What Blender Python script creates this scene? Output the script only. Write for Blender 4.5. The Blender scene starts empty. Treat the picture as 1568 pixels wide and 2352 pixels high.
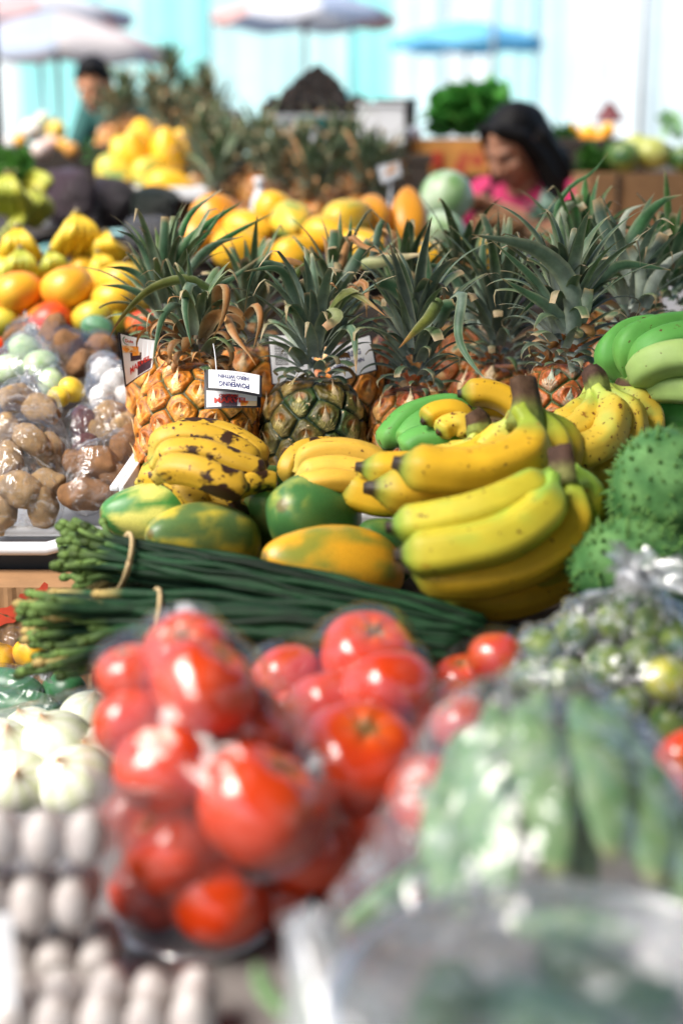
import bpy, bmesh, math, random
import numpy as np
from mathutils import Vector, Matrix, Euler, noise
R = math.radians
rng = np.random.default_rng(11)
random.seed(11)
S = bpy.context.scene
COL = S.collection

# ------------------------------------------------------------------ camera
PITCH = R(14.0)
CT, ST = math.cos(PITCH), math.sin(PITCH)
FP = 50.0 / 36.0 * 2352.0          # focal length in units of the 1568 x 2352 survey of the place
CAMZ = 1.25

def P(x, y, d):
    """surveyed direction (x, y) at distance d along the lens axis -> world point"""
    v = (1176.0 - y) / FP
    return Vector(((x - 784.0) / FP * d, d * (CT + ST * v), CAMZ + d * (-ST + CT * v)))

def PZ(x, y, z):
    """where the ray (x, y) meets height z"""
    v = (1176.0 - y) / FP
    return P(x, y, (z - CAMZ) / (-ST + CT * v))

def L(n, d):
    return n * d / FP

cam = bpy.data.cameras.new('camera')
camo = bpy.data.objects.new('camera', cam)
COL.objects.link(camo)
camo.location = (0, 0, CAMZ)
camo.rotation_euler = (R(90) - PITCH, 0, 0)
cam.sensor_fit = 'VERTICAL'
cam.sensor_height = 36
cam.lens = 50
cam.clip_start = 0.02
cam.clip_end = 2000
cam.dof.use_dof = True
cam.dof.focus_distance = 1.605
cam.dof.aperture_fstop = 2.5
S.camera = camo

# ------------------------------------------------------------------ scene graph
def tag(o, label=None, cat=None, group=None, kind=None):
    if label: o['label'] = label
    if cat: o['category'] = cat
    if group: o['group'] = group
    if kind: o['kind'] = kind
    return o

def empty(name, loc, label, cat, group=None, rot=None):
    o = bpy.data.objects.new(name, None)
    COL.objects.link(o)
    o.empty_display_size = 0.02
    o.location = loc
    if rot is not None: o.rotation_euler = rot
    return tag(o, label, cat, group)

def mesh(name, V, Fc, cols=None, smooth=True):
    me = bpy.data.meshes.new(name)
    V = np.asarray(V, float)
    me.from_pydata(V.tolist(), [], [tuple(int(i) for i in f) for f in Fc])
    if smooth and len(me.polygons):
        me.polygons.foreach_set('use_smooth', [True] * len(me.polygons))
    if cols is not None:
        c = np.ones((len(V), 4)); c[:, :3] = np.asarray(cols)[:, :3]
        a = me.attributes.new('Col', 'FLOAT_COLOR', 'POINT')
        a.data.foreach_set('color', c.ravel())
    me.update()
    return me

def put(name, me, m=None, parent=None, loc=(0, 0, 0), rot=None, scale=None):
    o = bpy.data.objects.new(name, me)
    if m is not None and len(me.materials) == 0: me.materials.append(m)
    COL.objects.link(o)
    if parent is not None: o.parent = parent
    o.location = loc
    if rot is not None: o.rotation_euler = rot
    if scale is not None: o.scale = scale if hasattr(scale, '__len__') else (scale,) * 3
    return o

def world_part(name, V, Fc, m, parent=None, cols=None, smooth=True, origin=None):
    """V in world space; the object is placed at its parent's (unrotated) base or at its own base"""
    V = np.asarray(V, float)
    if parent is not None:
        base = np.array(parent.location)
        p = parent.parent
        while p is not None:
            base = base + np.array(p.location); p = p.parent
        return put(name, mesh(name, V - base, Fc, cols, smooth), m, parent)
    if origin is None:
        origin = np.array([(V[:, 0].min() + V[:, 0].max()) / 2, (V[:, 1].min() + V[:, 1].max()) / 2, V[:, 2].min()])
    return put(name, mesh(name, V - np.asarray(origin), Fc, cols, smooth), m, None, origin)

def dup(o, loc=None, rot=None, scale=None, label=None, group=None):
    c = o.copy(); COL.objects.link(c)
    if loc is not None: c.location = loc
    if rot is not None: c.rotation_euler = rot
    if scale is not None: c.scale = scale if hasattr(scale, '__len__') else (scale,) * 3
    if label: c['label'] = label
    if group: c['group'] = group
    for ch in list(o.children):
        k = ch.copy(); COL.objects.link(k); k.parent = c
        for g in list(ch.children):
            q = g.copy(); COL.objects.link(q); q.parent = k
    return c

class MB:
    """collects verts, faces and colours of one mesh"""
    def __init__(s): s.V = []; s.F = []; s.C = []
    def add(s, V, Fc, C=None):
        n = len(s.V)
        s.V.extend([tuple(v) for v in V])
        s.F.extend([tuple(i + n for i in f) for f in Fc])
        if C is None: C = [(1, 1, 1)] * len(V)
        s.C.extend([tuple(c[:3]) for c in C])
        return s
    def box(s, lo, hi, bev=0.0, col=None):
        x0, y0, z0 = lo; x1, y1, z1 = hi
        bm = bmesh.new()
        bmesh.ops.create_cube(bm, size=1)
        for v in bm.verts:
            v.co = Vector(((x0 + x1) / 2 + v.co.x * (x1 - x0), (y0 + y1) / 2 + v.co.y * (y1 - y0), (z0 + z1) / 2 + v.co.z * (z1 - z0)))
        if bev > 0:
            bmesh.ops.bevel(bm, geom=list(bm.edges), offset=bev, segments=2, profile=0.6, affect='EDGES')
        bm.verts.index_update()
        V = [tuple(v.co) for v in bm.verts]; Fc = [[v.index for v in f.verts] for f in bm.faces]
        bm.free()
        return s.add(V, Fc, [col] * len(V) if col else None)
    def tube(s, path, rad, n=10, col=None, **k):
        V, Fc, sp, ph = tube(path, rad, n, **k)
        return s.add(V, Fc, [col] * len(V) if col else None)
    def put(s, name, m, parent=None, cols=False, smooth=True, origin=None):
        return world_part(name, s.V, s.F, m, parent, s.C if cols else None, smooth, origin)
    def local(s, name, cols=False, smooth=True):
        return mesh(name, s.V, s.F, s.C if cols else None, smooth)

def unit(v):
    v = np.asarray(v, float); n = np.linalg.norm(v)
    return v / n if n > 1e-12 else v

def catmull(pts, n):
    pts = [np.asarray(p, float) for p in pts]
    pts = [2 * pts[0] - pts[1]] + pts + [2 * pts[-1] - pts[-2]]
    m = len(pts) - 3
    out = []
    for i in range(n):
        t = i / (n - 1) * m
        k = min(int(t), m - 1); u = t - k
        a, b, c, d = pts[k:k + 4]
        out.append(0.5 * (2 * b + (c - a) * u + (2 * a - 5 * b + 4 * c - d) * u * u + (3 * b - a - 3 * c + d) * u ** 3))
    out = np.array(out)
    seg = np.r_[0, np.cumsum(np.linalg.norm(np.diff(out, axis=0), axis=1))]   # even spacing
    tt = np.linspace(0, seg[-1], n)
    return np.stack([np.interp(tt, seg, out[:, j]) for j in range(3)], 1)

def frames(path):
    T = np.gradient(path, axis=0)
    T /= np.maximum(np.linalg.norm(T, axis=1)[:, None], 1e-9)
    up = np.array([0, 0, 1.0]) if abs(T[0][2]) < 0.9 else np.array([0, 1.0, 0])
    N = [unit(np.cross(np.cross(T[0], up), T[0]))]
    for i in range(1, len(path)):
        v = N[-1] - T[i] * np.dot(N[-1], T[i]); N.append(unit(v))
    N = np.array(N)
    return T, N, np.cross(T, N)

def tube(path, rad, n=10, prof=None, caps=True):
    path = np.asarray(path, float); K = len(path)
    rad = np.full(K, rad) if np.isscalar(rad) else np.asarray(rad, float)
    T, N, B = frames(path)
    ph = np.arange(n) / n * 2 * np.pi
    pr = np.ones(n) if prof is None else prof(ph)
    V = path[:, None, :] + rad[:, None, None] * pr[None, :, None] * (np.cos(ph)[None, :, None] * N[:, None, :] + np.sin(ph)[None, :, None] * B[:, None, :])
    V = V.reshape(-1, 3)
    Fc = []
    for k in range(K - 1):
        for i in range(n):
            j = (i + 1) % n
            Fc.append((k * n + i, k * n + j, (k + 1) * n + j, (k + 1) * n + i))
    if caps:
        Fc.append(tuple(range(n - 1, -1, -1))); Fc.append(tuple((K - 1) * n + i for i in range(n)))
    s = np.repeat(np.linspace(0, 1, K), n); phs = np.tile(ph, K)
    return V, Fc, s, phs

def lathe(prof, n=32, closed=False):
    """prof: list of (r, z)"""
    V = []; Fc = []
    for r, z in prof:
        for i in range(n):
            a = 2 * math.pi * i / n
            V.append((r * math.cos(a), r * math.sin(a), z))
    K = len(prof)
    for k in range(K - 1 + (1 if closed else 0)):
        k2 = (k + 1) % K
        for i in range(n):
            j = (i + 1) % n
            Fc.append((k * n + i, k * n + j, k2 * n + j, k2 * n + i))
    if not closed:
        if prof[0][0] > 1e-6: Fc.append(tuple(range(n - 1, -1, -1)))
        if prof[-1][0] > 1e-6: Fc.append(tuple((K - 1) * n + i for i in range(n)))
    return np.array(V), Fc

def nz(v, s=1.0, o=0.0):
    return noise.noise(Vector((v[0] * s + o, v[1] * s + o * 1.7, v[2] * s - o)))

def lerp(a, b, t):
    a = np.asarray(a, float); b = np.asarray(b, float)
    return a + (b - a) * np.asarray(t)[..., None] if np.ndim(t) else a + (b - a) * t

def sstep(a, b, x):
    t = np.clip((np.asarray(x, float) - a) / (b - a), 0, 1)
    return t * t * (3 - 2 * t)

# ------------------------------------------------------------------ materials
def nt(name):
    m = bpy.data.materials.new(name); m.use_nodes = True
    t = m.node_tree; t.nodes.clear()
    out = t.nodes.new('ShaderNodeOutputMaterial')
    return m, t, out

def node(t, kind, **k):
    n = t.nodes.new(kind)
    for a, b in k.items(): setattr(n, a, b)
    return n

def mixrgb(t, a, b, fac, blend='MIX'):
    n = t.nodes.new('ShaderNodeMix'); n.data_type = 'RGBA'; n.blend_type = blend
    for sock, v in ((n.inputs[0], fac), (n.inputs[6], a), (n.inputs[7], b)):
        if hasattr(v, 'is_linked'): t.links.new(v, sock)
        elif np.isscalar(v): sock.default_value = v
        else: sock.default_value = (v[0], v[1], v[2], 1)
    return n.outputs[2]

def noise_tex(t, scale, detail=4, rough=0.6, coord='Object', stretch=None, dist=0.0):
    tc = node(t, 'ShaderNodeTexCoord')
    mp = node(t, 'ShaderNodeMapping')
    if stretch: mp.inputs['Scale'].default_value = stretch
    t.links.new(tc.outputs[coord], mp.inputs['Vector'])
    n = node(t, 'ShaderNodeTexNoise')
    n.inputs['Scale'].default_value = scale; n.inputs['Detail'].default_value = detail
    n.inputs['Roughness'].default_value = rough; n.inputs['Distortion'].default_value = dist
    t.links.new(mp.outputs['Vector'], n.inputs['Vector'])
    return n.outputs['Fac']

def ramp(t, fac, lo, hi):
    n = node(t, 'ShaderNodeMapRange')
    n.interpolation_type = 'SMOOTHSTEP'
    n.inputs['From Min'].default_value = lo; n.inputs['From Max'].default_value = hi
    t.links.new(fac, n.inputs['Value'])
    return n.outputs['Result']

def pmat(name, color=(0.5, 0.5, 0.5), attr=False, rough=0.5, spec=0.5, vary=None, bump=None, spots=(), sss=0.0, coat=0.0, metal=0.0, trans=0.0, sheen=0.0):
    """vary=(scale, amount); bump=(scale, strength, distance); spots=[(scale, lo, hi, colour, stretch)]"""
    m, t, out = nt(name)
    b = node(t, 'ShaderNodeBsdfPrincipled')
    if attr:
        at = node(t, 'ShaderNodeAttribute'); at.attribute_name = 'Col'
        c = at.outputs['Color']
    else:
        rgb = node(t, 'ShaderNodeRGB'); rgb.outputs[0].default_value = (*color, 1); c = rgb.outputs[0]
    if vary:
        f = ramp(t, noise_tex(t, vary[0], 5), 0.25, 0.75)
        hs = node(t, 'ShaderNodeHueSaturation')
        mr = node(t, 'ShaderNodeMapRange')
        mr.inputs['To Min'].default_value = 1 - vary[1]; mr.inputs['To Max'].default_value = 1 + vary[1]
        t.links.new(f, mr.inputs['Value'])
        t.links.new(mr.outputs['Result'], hs.inputs['Value'])
        t.links.new(c, hs.inputs['Color']); c = hs.outputs['Color']
    for sp in spots:
        f = ramp(t, noise_tex(t, sp[0], 3, 0.55, stretch=sp[4] if len(sp) > 4 else None), sp[1], sp[2])
        c = mixrgb(t, c, sp[3], f)
    t.links.new(c, b.inputs['Base Color'])
    b.inputs['Roughness'].default_value = rough
    b.inputs['Specular IOR Level'].default_value = spec
    b.inputs['Metallic'].default_value = metal
    if sss:
        b.inputs['Subsurface Weight'].default_value = sss
        b.inputs['Subsurface Radius'].default_value = (0.01, 0.005, 0.003)
        b.inputs['Subsurface Scale'].default_value = 0.6
    if coat:
        b.inputs['Coat Weight'].default_value = coat; b.inputs['Coat Roughness'].default_value = 0.12
    if sheen: b.inputs['Sheen Weight'].default_value = sheen
    if bump:
        bp = node(t, 'ShaderNodeBump')
        bp.inputs['Strength'].default_value = bump[1]; bp.inputs['Distance'].default_value = bump[2]
        t.links.new(noise_tex(t, bump[0], 5), bp.inputs['Height'])
        t.links.new(bp.outputs['Normal'], b.inputs['Normal'])
    sh = b.outputs[0]
    if trans:
        tr = node(t, 'ShaderNodeBsdfTranslucent'); t.links.new(c, tr.inputs['Color'])
        mx = node(t, 'ShaderNodeMixShader'); mx.inputs[0].default_value = trans
        t.links.new(sh, mx.inputs[1]); t.links.new(tr.outputs[0], mx.inputs[2]); sh = mx.outputs[0]
    t.links.new(sh, out.inputs['Surface'])
    return m

def film(name, patch=0.0, haze=0.018, gloss=0.03, rough=0.1, wrinkle=(18, 0.8, 0.004), tint=(0.97, 0.97, 0.97), fres=0.42, stretch=None):
    """thin clear plastic: see-through, glossy where it creases, a little milky"""
    m, t, out = nt(name)
    bp = node(t, 'ShaderNodeBump')
    bp.inputs['Strength'].default_value = wrinkle[1]; bp.inputs['Distance'].default_value = wrinkle[2]
    t.links.new(noise_tex(t, wrinkle[0], 3, 0.5, stretch=stretch, dist=1.2), bp.inputs['Height'])
    lw = node(t, 'ShaderNodeLayerWeight'); lw.inputs['Blend'].default_value = 0.35
    t.links.new(bp.outputs['Normal'], lw.inputs['Normal'])
    mr = node(t, 'ShaderNodeMapRange')
    mr.inputs['From Min'].default_value = 0.1; mr.inputs['From Max'].default_value = 1.0
    mr.inputs['To Min'].default_value = gloss; mr.inputs['To Max'].default_value = fres
    pw = node(t, 'ShaderNodeMath', operation='POWER'); pw.inputs[1].default_value = 2.2
    t.links.new(lw.outputs['Facing'], pw.inputs[0]); t.links.new(pw.outputs[0], mr.inputs['Value'])
    mr.inputs['From Min'].default_value = 0.0
    tr = node(t, 'ShaderNodeBsdfTransparent'); tr.inputs['Color'].default_value = (*tint, 1)
    gl = node(t, 'ShaderNodeBsdfGlossy'); gl.inputs['Roughness'].default_value = rough
    gl.inputs['Color'].default_value = (0.95, 0.95, 0.95, 1)
    t.links.new(bp.outputs['Normal'], gl.inputs['Normal'])
    df = node(t, 'ShaderNodeBsdfDiffuse'); df.inputs['Color'].default_value = (0.85, 0.86, 0.88, 1)
    tl = node(t, 'ShaderNodeBsdfTranslucent'); tl.inputs['Color'].default_value = (0.85, 0.86, 0.88, 1)
    m0 = node(t, 'ShaderNodeMixShader'); m0.inputs[0].default_value = 0.5
    t.links.new(df.outputs[0], m0.inputs[1]); t.links.new(tl.outputs[0], m0.inputs[2])
    m1 = node(t, 'ShaderNodeMixShader'); m1.inputs[0].default_value = haze
    if patch:                                          # creases scatter more light than the stretched parts
        h1 = ramp(t, noise_tex(t, wrinkle[0] * 1.6, 4, 0.65, stretch=stretch, dist=2.0), 0.50, 0.66)
        mh = node(t, 'ShaderNodeMapRange'); mh.inputs['To Min'].default_value = haze * 0.5; mh.inputs['To Max'].default_value = patch
        t.links.new(h1, mh.inputs['Value']); t.links.new(mh.outputs['Result'], m1.inputs[0])
    t.links.new(tr.outputs[0], m1.inputs[1]); t.links.new(m0.outputs[0], m1.inputs[2])
    m2 = node(t, 'ShaderNodeMixShader')
    t.links.new(mr.outputs['Result'], m2.inputs[0])
    t.links.new(m1.outputs[0], m2.inputs[1]); t.links.new(gl.outputs[0], m2.inputs[2])
    t.links.new(m2.outputs[0], out.inputs['Surface'])
    return m

M = {}
M['banana'] = pmat('banana_skin', attr=True, rough=0.54, spec=0.3, vary=(30, 0.10), bump=(160, 0.12, 0.001),
                   spots=[(150, 0.665, 0.71, (0.10, 0.035, 0.008)), (34, 0.66, 0.76, (0.40, 0.17, 0.012)), (30, 0.69, 0.73, (0.12, 0.045, 0.01), (1, 3, 1))], sss=0.06)
M['banana_spotted'] = pmat('spotted_banana_skin', attr=True, rough=0.54, spec=0.3, vary=(30, 0.12), bump=(160, 0.12, 0.001),
                   spots=[(170, 0.61, 0.66, (0.13, 0.04, 0.008)), (45, 0.68, 0.74, (0.22, 0.07, 0.01))], sss=0.06)
M['banana_over'] = pmat('overripe_banana_skin', attr=True, rough=0.5, spec=0.35, vary=(30, 0.15), bump=(120, 0.2, 0.001),
                   spots=[(120, 0.60, 0.66, (0.06, 0.022, 0.008)), (26, 0.53, 0.58, (0.035, 0.014, 0.006), (1, 1, 1.8))])
M['banana_green'] = pmat('green_banana_skin', attr=True, rough=0.54, spec=0.3, vary=(26, 0.12), bump=(150, 0.12, 0.001),
                   spots=[(110, 0.67, 0.71, (0.09, 0.035, 0.01))], sss=0.05)
M['banana_stem'] = pmat('banana_stem', attr=True, rough=0.8, spec=0.2, vary=(90, 0.35), bump=(120, 0.6, 0.003))
M['pine'] = pmat('pineapple_rind', attr=True, rough=0.42, spec=0.45, vary=(120, 0.42), bump=(220, 0.7, 0.002),
                 spots=[(210, 0.62, 0.70, (0.10, 0.045, 0.015)), (170, 0.66, 0.74, (0.70, 0.50, 0.26))])
M['crown'] = pmat('pineapple_leaf', attr=True, rough=0.5, spec=0.3, vary=(60, 0.28), bump=(300, 0.25, 0.0008, ), trans=0.12)
M['papaya'] = pmat('papaya_skin', attr=True, rough=0.36, spec=0.45, vary=(24, 0.12), bump=(70, 0.12, 0.0015),
                   spots=[(90, 0.68, 0.73, (0.03, 0.05, 0.012))])
M['tomato'] = pmat('tomato_skin', attr=True, rough=0.16, spec=0.55, vary=(20, 0.06), coat=0.5)
M['potato'] = pmat('potato_skin', attr=True, rough=0.75, spec=0.25, vary=(40, 0.35), bump=(70, 0.8, 0.003),
                   spots=[(55, 0.60, 0.70, (0.16, 0.085, 0.04)), (120, 0.66, 0.72, (0.10, 0.05, 0.025))])
M['smooth_fruit'] = pmat('smooth_fruit_skin', attr=True, rough=0.35, spec=0.4, vary=(18, 0.12), sss=0.04)
M['onion'] = pmat('onion_skin', attr=True, rough=0.35, spec=0.45, vary=(30, 0.08), bump=(60, 0.1, 0.001))
M['egg'] = pmat('eggshell', attr=True, rough=0.42, spec=0.4, vary=(60, 0.10), bump=(300, 0.1, 0.0006),
                   spots=[(150, 0.66, 0.72, (0.22, 0.17, 0.15))])
M['bean'] = pmat('long_bean_skin', attr=True, rough=0.6, spec=0.15, vary=(50, 0.25), bump=(110, 0.4, 0.002))
M['pod'] = pmat('pea_pod_skin', attr=True, rough=0.4, spec=0.4, vary=(40, 0.15), bump=(70, 0.2, 0.002), trans=0.15)
M['soursop'] = pmat('soursop_rind', attr=True, rough=0.6, spec=0.25, vary=(35, 0.3), bump=(160, 0.4, 0.002), spots=[(60, 0.66, 0.72, (0.02, 0.03, 0.012))])
M['leaf'] = pmat('vegetable_leaf', attr=True, rough=0.45, spec=0.4, vary=(20, 0.25), trans=0.25)
M['tie'] = pmat('straw_tie', (0.55, 0.40, 0.20), rough=0.7, vary=(120, 0.25), bump=(200, 0.5, 0.001))
M['film'] = film('clear_plastic_film', patch=0.07)
M['film_hazy'] = film('hazy_plastic_film', patch=0.30, haze=0.05, gloss=0.05, rough=0.12, wrinkle=(34, 1.0, 0.006))
M['film_crinkled'] = film('crinkled_plastic_film', patch=0.75, haze=0.10, gloss=0.09, rough=0.14, wrinkle=(30, 1.0, 0.008), fres=0.7)
M['film_soft'] = film('cloudy_plastic_film', patch=0.42, haze=0.10, gloss=0.07, rough=0.14, wrinkle=(22, 1.0, 0.008), fres=0.7)
M['film_knot'] = film('bunched_plastic_film', haze=0.45, gloss=0.25, rough=0.15, wrinkle=(60, 1.0, 0.004), fres=0.85)
M['cup'] = film('clear_cup_plastic', haze=0.015, gloss=0.03, rough=0.05, wrinkle=(5, 0.1, 0.002), fres=0.40)
M['cuprim'] = film('thick_cup_plastic', haze=0.35, gloss=0.3, rough=0.1, wrinkle=(8, 0.1, 0.002), fres=0.9)
M['white_plastic'] = pmat('white_plastic', (0.72, 0.73, 0.75), rough=0.35, vary=(6, 0.06), bump=(30, 0.05, 0.002))
M['grey_plastic'] = pmat('grey_plastic', (0.30, 0.31, 0.33), rough=0.4, vary=(6, 0.1))
M['black_plastic'] = pmat('black_plastic', (0.012, 0.012, 0.014), rough=0.5, vary=(10, 0.2))
M['dark_wood'] = pmat('dark_wood', (0.035, 0.025, 0.018), rough=0.7, vary=(14, 0.4), bump=(40, 0.4, 0.003))
M['table'] = pmat('table_laminate', (0.21, 0.195, 0.185), rough=0.45, vary=(9, 0.12), bump=(80, 0.1, 0.001))
M['card'] = pmat('corrugated_cardboard', (0.28, 0.15, 0.065), rough=0.85, vary=(22, 0.14), bump=(120, 0.3, 0.002))
M['card_orange'] = pmat('printed_cardboard', (0.50, 0.22, 0.045), rough=0.7, vary=(9, 0.25), bump=(80, 0.3, 0.002), spots=[(7, 0.58, 0.64, (0.42, 0.07, 0.03))])
M['red_print'] = pmat('red_print', (0.45, 0.045, 0.015), rough=0.7, vary=(30, 0.3))
M['paper'] = pmat('tag_paper', (0.80, 0.80, 0.82), rough=0.45, spec=0.4, vary=(20, 0.03))
M['ink_black'] = pmat('black_ink', (0.012, 0.012, 0.016), rough=0.4)
M['ink_blue'] = pmat('blue_ink', (0.007, 0.018, 0.13), rough=0.45)
M['ink_red'] = pmat('red_ink', (0.55, 0.03, 0.015), rough=0.45, vary=(300, 0.2))
M['ink_orange'] = pmat('orange_ink', (0.80, 0.28, 0.03), rough=0.45, vary=(120, 0.3), spots=[(90, 0.5, 0.62, (0.85, 0.62, 0.35))])
M['ink_plum'] = pmat('plum_ink', (0.06, 0.03, 0.045), rough=0.45, vary=(150, 0.3))
M['ink_green'] = pmat('green_ink', (0.06, 0.20, 0.08), rough=0.45)
M['ink_yellow'] = pmat('yellow_ink', (0.85, 0.60, 0.05), rough=0.45)
M['ink_grey'] = pmat('grey_ink', (0.35, 0.35, 0.40), rough=0.45)
M['metal'] = pmat('galvanised_metal', (0.35, 0.36, 0.38), rough=0.4, metal=0.8, vary=(30, 0.1))
M['dark_metal'] = pmat('dark_painted_metal', (0.03, 0.03, 0.035), rough=0.5, vary=(20, 0.2))
M['concrete'] = pmat('market_concrete', (0.11, 0.105, 0.10), rough=0.85, vary=(1.5, 0.2), bump=(12, 0.3, 0.01), spots=[(0.9, 0.55, 0.75, (0.07, 0.068, 0.065))])
# ------------------------------------------------------------------ blob bodies (people)
_ico = None
def ico():
    global _ico
    if _ico is None:
        bm = bmesh.new(); bmesh.ops.create_icosphere(bm, subdivisions=2, radius=1)
        _ico = np.array([tuple(v.co) for v in bm.verts]); bm.free()
    return _ico

def hull(pts):
    bm = bmesh.new()
    for p in pts: bm.verts.new(p)
    r = bmesh.ops.convex_hull(bm, input=list(bm.verts))
    for v in [g for g in r['geom_interior'] if isinstance(g, bmesh.types.BMVert)]: bm.verts.remove(v)
    bm.verts.index_update()
    V = [tuple(v.co) for v in bm.verts]; Fc = [[v.index for v in f.verts] for f in bm.faces]
    bm.free()
    return V, Fc

def cap(p0, p1, r0, r1):
    return hull(np.vstack([np.array(p0) + ico() * r0, np.array(p1) + ico() * r1]))

def ell(c, r, rot=None):
    pts = ico() * np.array(r)
    if rot is not None: pts = pts @ np.array(Euler(rot).to_matrix()).T
    return hull(np.array(c) + pts)

def fuse(prims, voxel, smooth=6, name='body'):
    b = MB()
    for V, Fc in prims: b.add(V, Fc)
    me = b.local(name)
    o = bpy.data.objects.new('fuse_tmp', me); COL.objects.link(o)
    r = o.modifiers.new('r', 'REMESH'); r.mode = 'VOXEL'; r.voxel_size = voxel
    s = o.modifiers.new('s', 'SMOOTH'); s.iterations = smooth; s.factor = 0.5
    dg = bpy.context.evaluated_depsgraph_get()
    out = bpy.data.meshes.new_from_object(o.evaluated_get(dg))
    bpy.data.objects.remove(o); bpy.data.meshes.remove(me)
    out.name = name
    out.polygons.foreach_set('use_smooth', [True] * len(out.polygons))
    return out

_txt = {}
def text_geo(body):
    if body not in _txt:
        cu = bpy.data.curves.new('t', 'FONT'); cu.body = body; cu.align_x = 'CENTER'; cu.align_y = 'CENTER'; cu.resolution_u = 3; cu.offset = 0.028
        o = bpy.data.objects.new('text_tmp', cu); COL.objects.link(o)
        dg = bpy.context.evaluated_depsgraph_get()
        me = bpy.data.meshes.new_from_object(o.evaluated_get(dg))
        V = np.array([tuple(v.co) for v in me.vertices]); Fc = [tuple(p.vertices) for p in me.polygons]
        bpy.data.objects.remove(o); bpy.data.curves.remove(cu); bpy.data.meshes.remove(me)
        lo, hi = V.min(0), V.max(0)
        V[:, 0] -= (lo[0] + hi[0]) / 2; V[:, 1] -= (lo[1] + hi[1]) / 2
        _txt[body] = (V / np.array([hi[0] - lo[0], hi[1] - lo[1], 1]), Fc)
    return _txt[body]

# texts that are used later, made while the scene is still light
for _w in ('POWERING', 'the', 'HERO WITHIN', 'CAPTAIN', 'MARVEL', 'Dole', 'the power in every bite'): text_geo(_w)

# ------------------------------------------------------------------ fruit meshes (local space, z = long axis)
def ellip_mesh(name, prof, n_lon, colf, deform=None, rows=24):
    V = []; Fc = []
    for k in range(rows + 1):
        a = math.pi * k / rows
        for i in range(n_lon):
            b = 2 * math.pi * i / n_lon
            r, z = prof(a)
            V.append([r * math.cos(b), r * math.sin(b), z])
    for k in range(rows):
        for i in range(n_lon):
            j = (i + 1) % n_lon
            Fc.append((k * n_lon + i, (k + 1) * n_lon + i, (k + 1) * n_lon + j, k * n_lon + j))
    V = np.array(V)
    aa = np.repeat(np.arange(rows + 1) / rows * math.pi, n_lon); bb = np.tile(np.arange(n_lon) / n_lon * 2 * math.pi, rows + 1)
    if deform: V = deform(V, aa, bb)
    C = np.array([colf(V[i], aa[i], bb[i]) for i in range(len(V))])
    return mesh(name, V, Fc, C)

def tomato_mesh(seed, base=(0.58, 0.038, 0.003)):
    lob = 5
    def prof(a): return math.sin(a), 0.86 * math.cos(a)
    def deform(V, a, b):
        V = V.copy()
        w = np.exp(-(a / 0.45) ** 2)
        V[:, 2] -= 0.20 * w * (1 + 0.25 * np.cos(lob * b))
        k = 1 + 0.025 * np.cos(lob * b + seed) * np.sin(a)
        V[:, 0] *= k; V[:, 1] *= k
        return V
    def colf(v, a, b):
        n = nz(v, 1.3, seed)
        c = lerp(base, (0.64, 0.075, 0.008), max(0, n) * 0.7)
        if a < 0.22: c = lerp(c, (0.16, 0.14, 0.03), 0.8)
        elif a < 0.6: c = lerp(c, (0.70, 0.16, 0.02), (0.6 - a) * 1.2)
        return c
    return ellip_mesh('tomato', prof, 36, colf, deform)

def potato_mesh(seed, base=(0.45, 0.29, 0.14), el=1.4, amp=0.15):
    def prof(a): return math.sin(a) ** 0.9, el * math.cos(a)
    def deform(V, a, b):
        return np.array([v * (1 + amp * nz(v, 1.1, seed * 3.1) * 1.6 + 0.03 * nz(v, 4, seed)) for v in V])
    def colf(v, a, b):
        return np.array(base) * (1 + 0.35 * nz(v, 2.2, seed)) + np.array((0.03, 0.01, 0)) * nz(v, 5, seed)
    return ellip_mesh('potato', prof, 28, colf, deform)

def onion_mesh(seed, base=(0.66, 0.70, 0.46)):
    def prof(a):
        r = math.sin(a); z = 0.92 * math.cos(a)
        if a < 0.5: r = r * (0.55 + 0.9 * a); z += (0.5 - a) ** 2 * 1.1
        return r, z
    def colf(v, a, b):
        c = lerp(base, (0.78, 0.78, 0.66), 0.5 + 0.5 * math.sin(b * 9 + seed))
        if a < 0.35: c = lerp(c, (0.50, 0.22, 0.07), 1 - a / 0.35)
        if a > 2.85: c = (0.45, 0.30, 0.14)
        return c
    return ellip_mesh('onion', prof, 32, colf)

def egg_mesh(seed):
    def prof(a): return math.sin(a) ** 0.9 * (1 - 0.08 * math.cos(a)), 1.44 * math.cos(a)
    def colf(v, a, b):
        c = np.array((0.52, 0.475, 0.45)) * (1 + 0.15 * nz(v, 1.2, seed * 2))
        return lerp(c, (0.36, 0.27, 0.25), max(0, nz(v, 2.4, seed)) * 0.9)
    return ellip_mesh('egg', prof, 24, colf, rows=18)

def mango_mesh(seed, a0, a1, el=1.35):
    def prof(a): return math.sin(a) * (1 + 0.12 * math.cos(a)), el * math.cos(a)
    def deform(V, a, b):
        V = V.copy(); V[:, 0] += 0.16 * (V[:, 2] / el) ** 2; V[:, 1] *= 0.84; return V
    def colf(v, a, b):
        t = np.clip(0.5 + 0.55 * v[0] + 0.8 * nz(v, 1.0, seed * 5), 0, 1)
        return lerp(a0, a1, t)
    return ellip_mesh('mango', prof, 24, colf, deform, rows=20)

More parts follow.
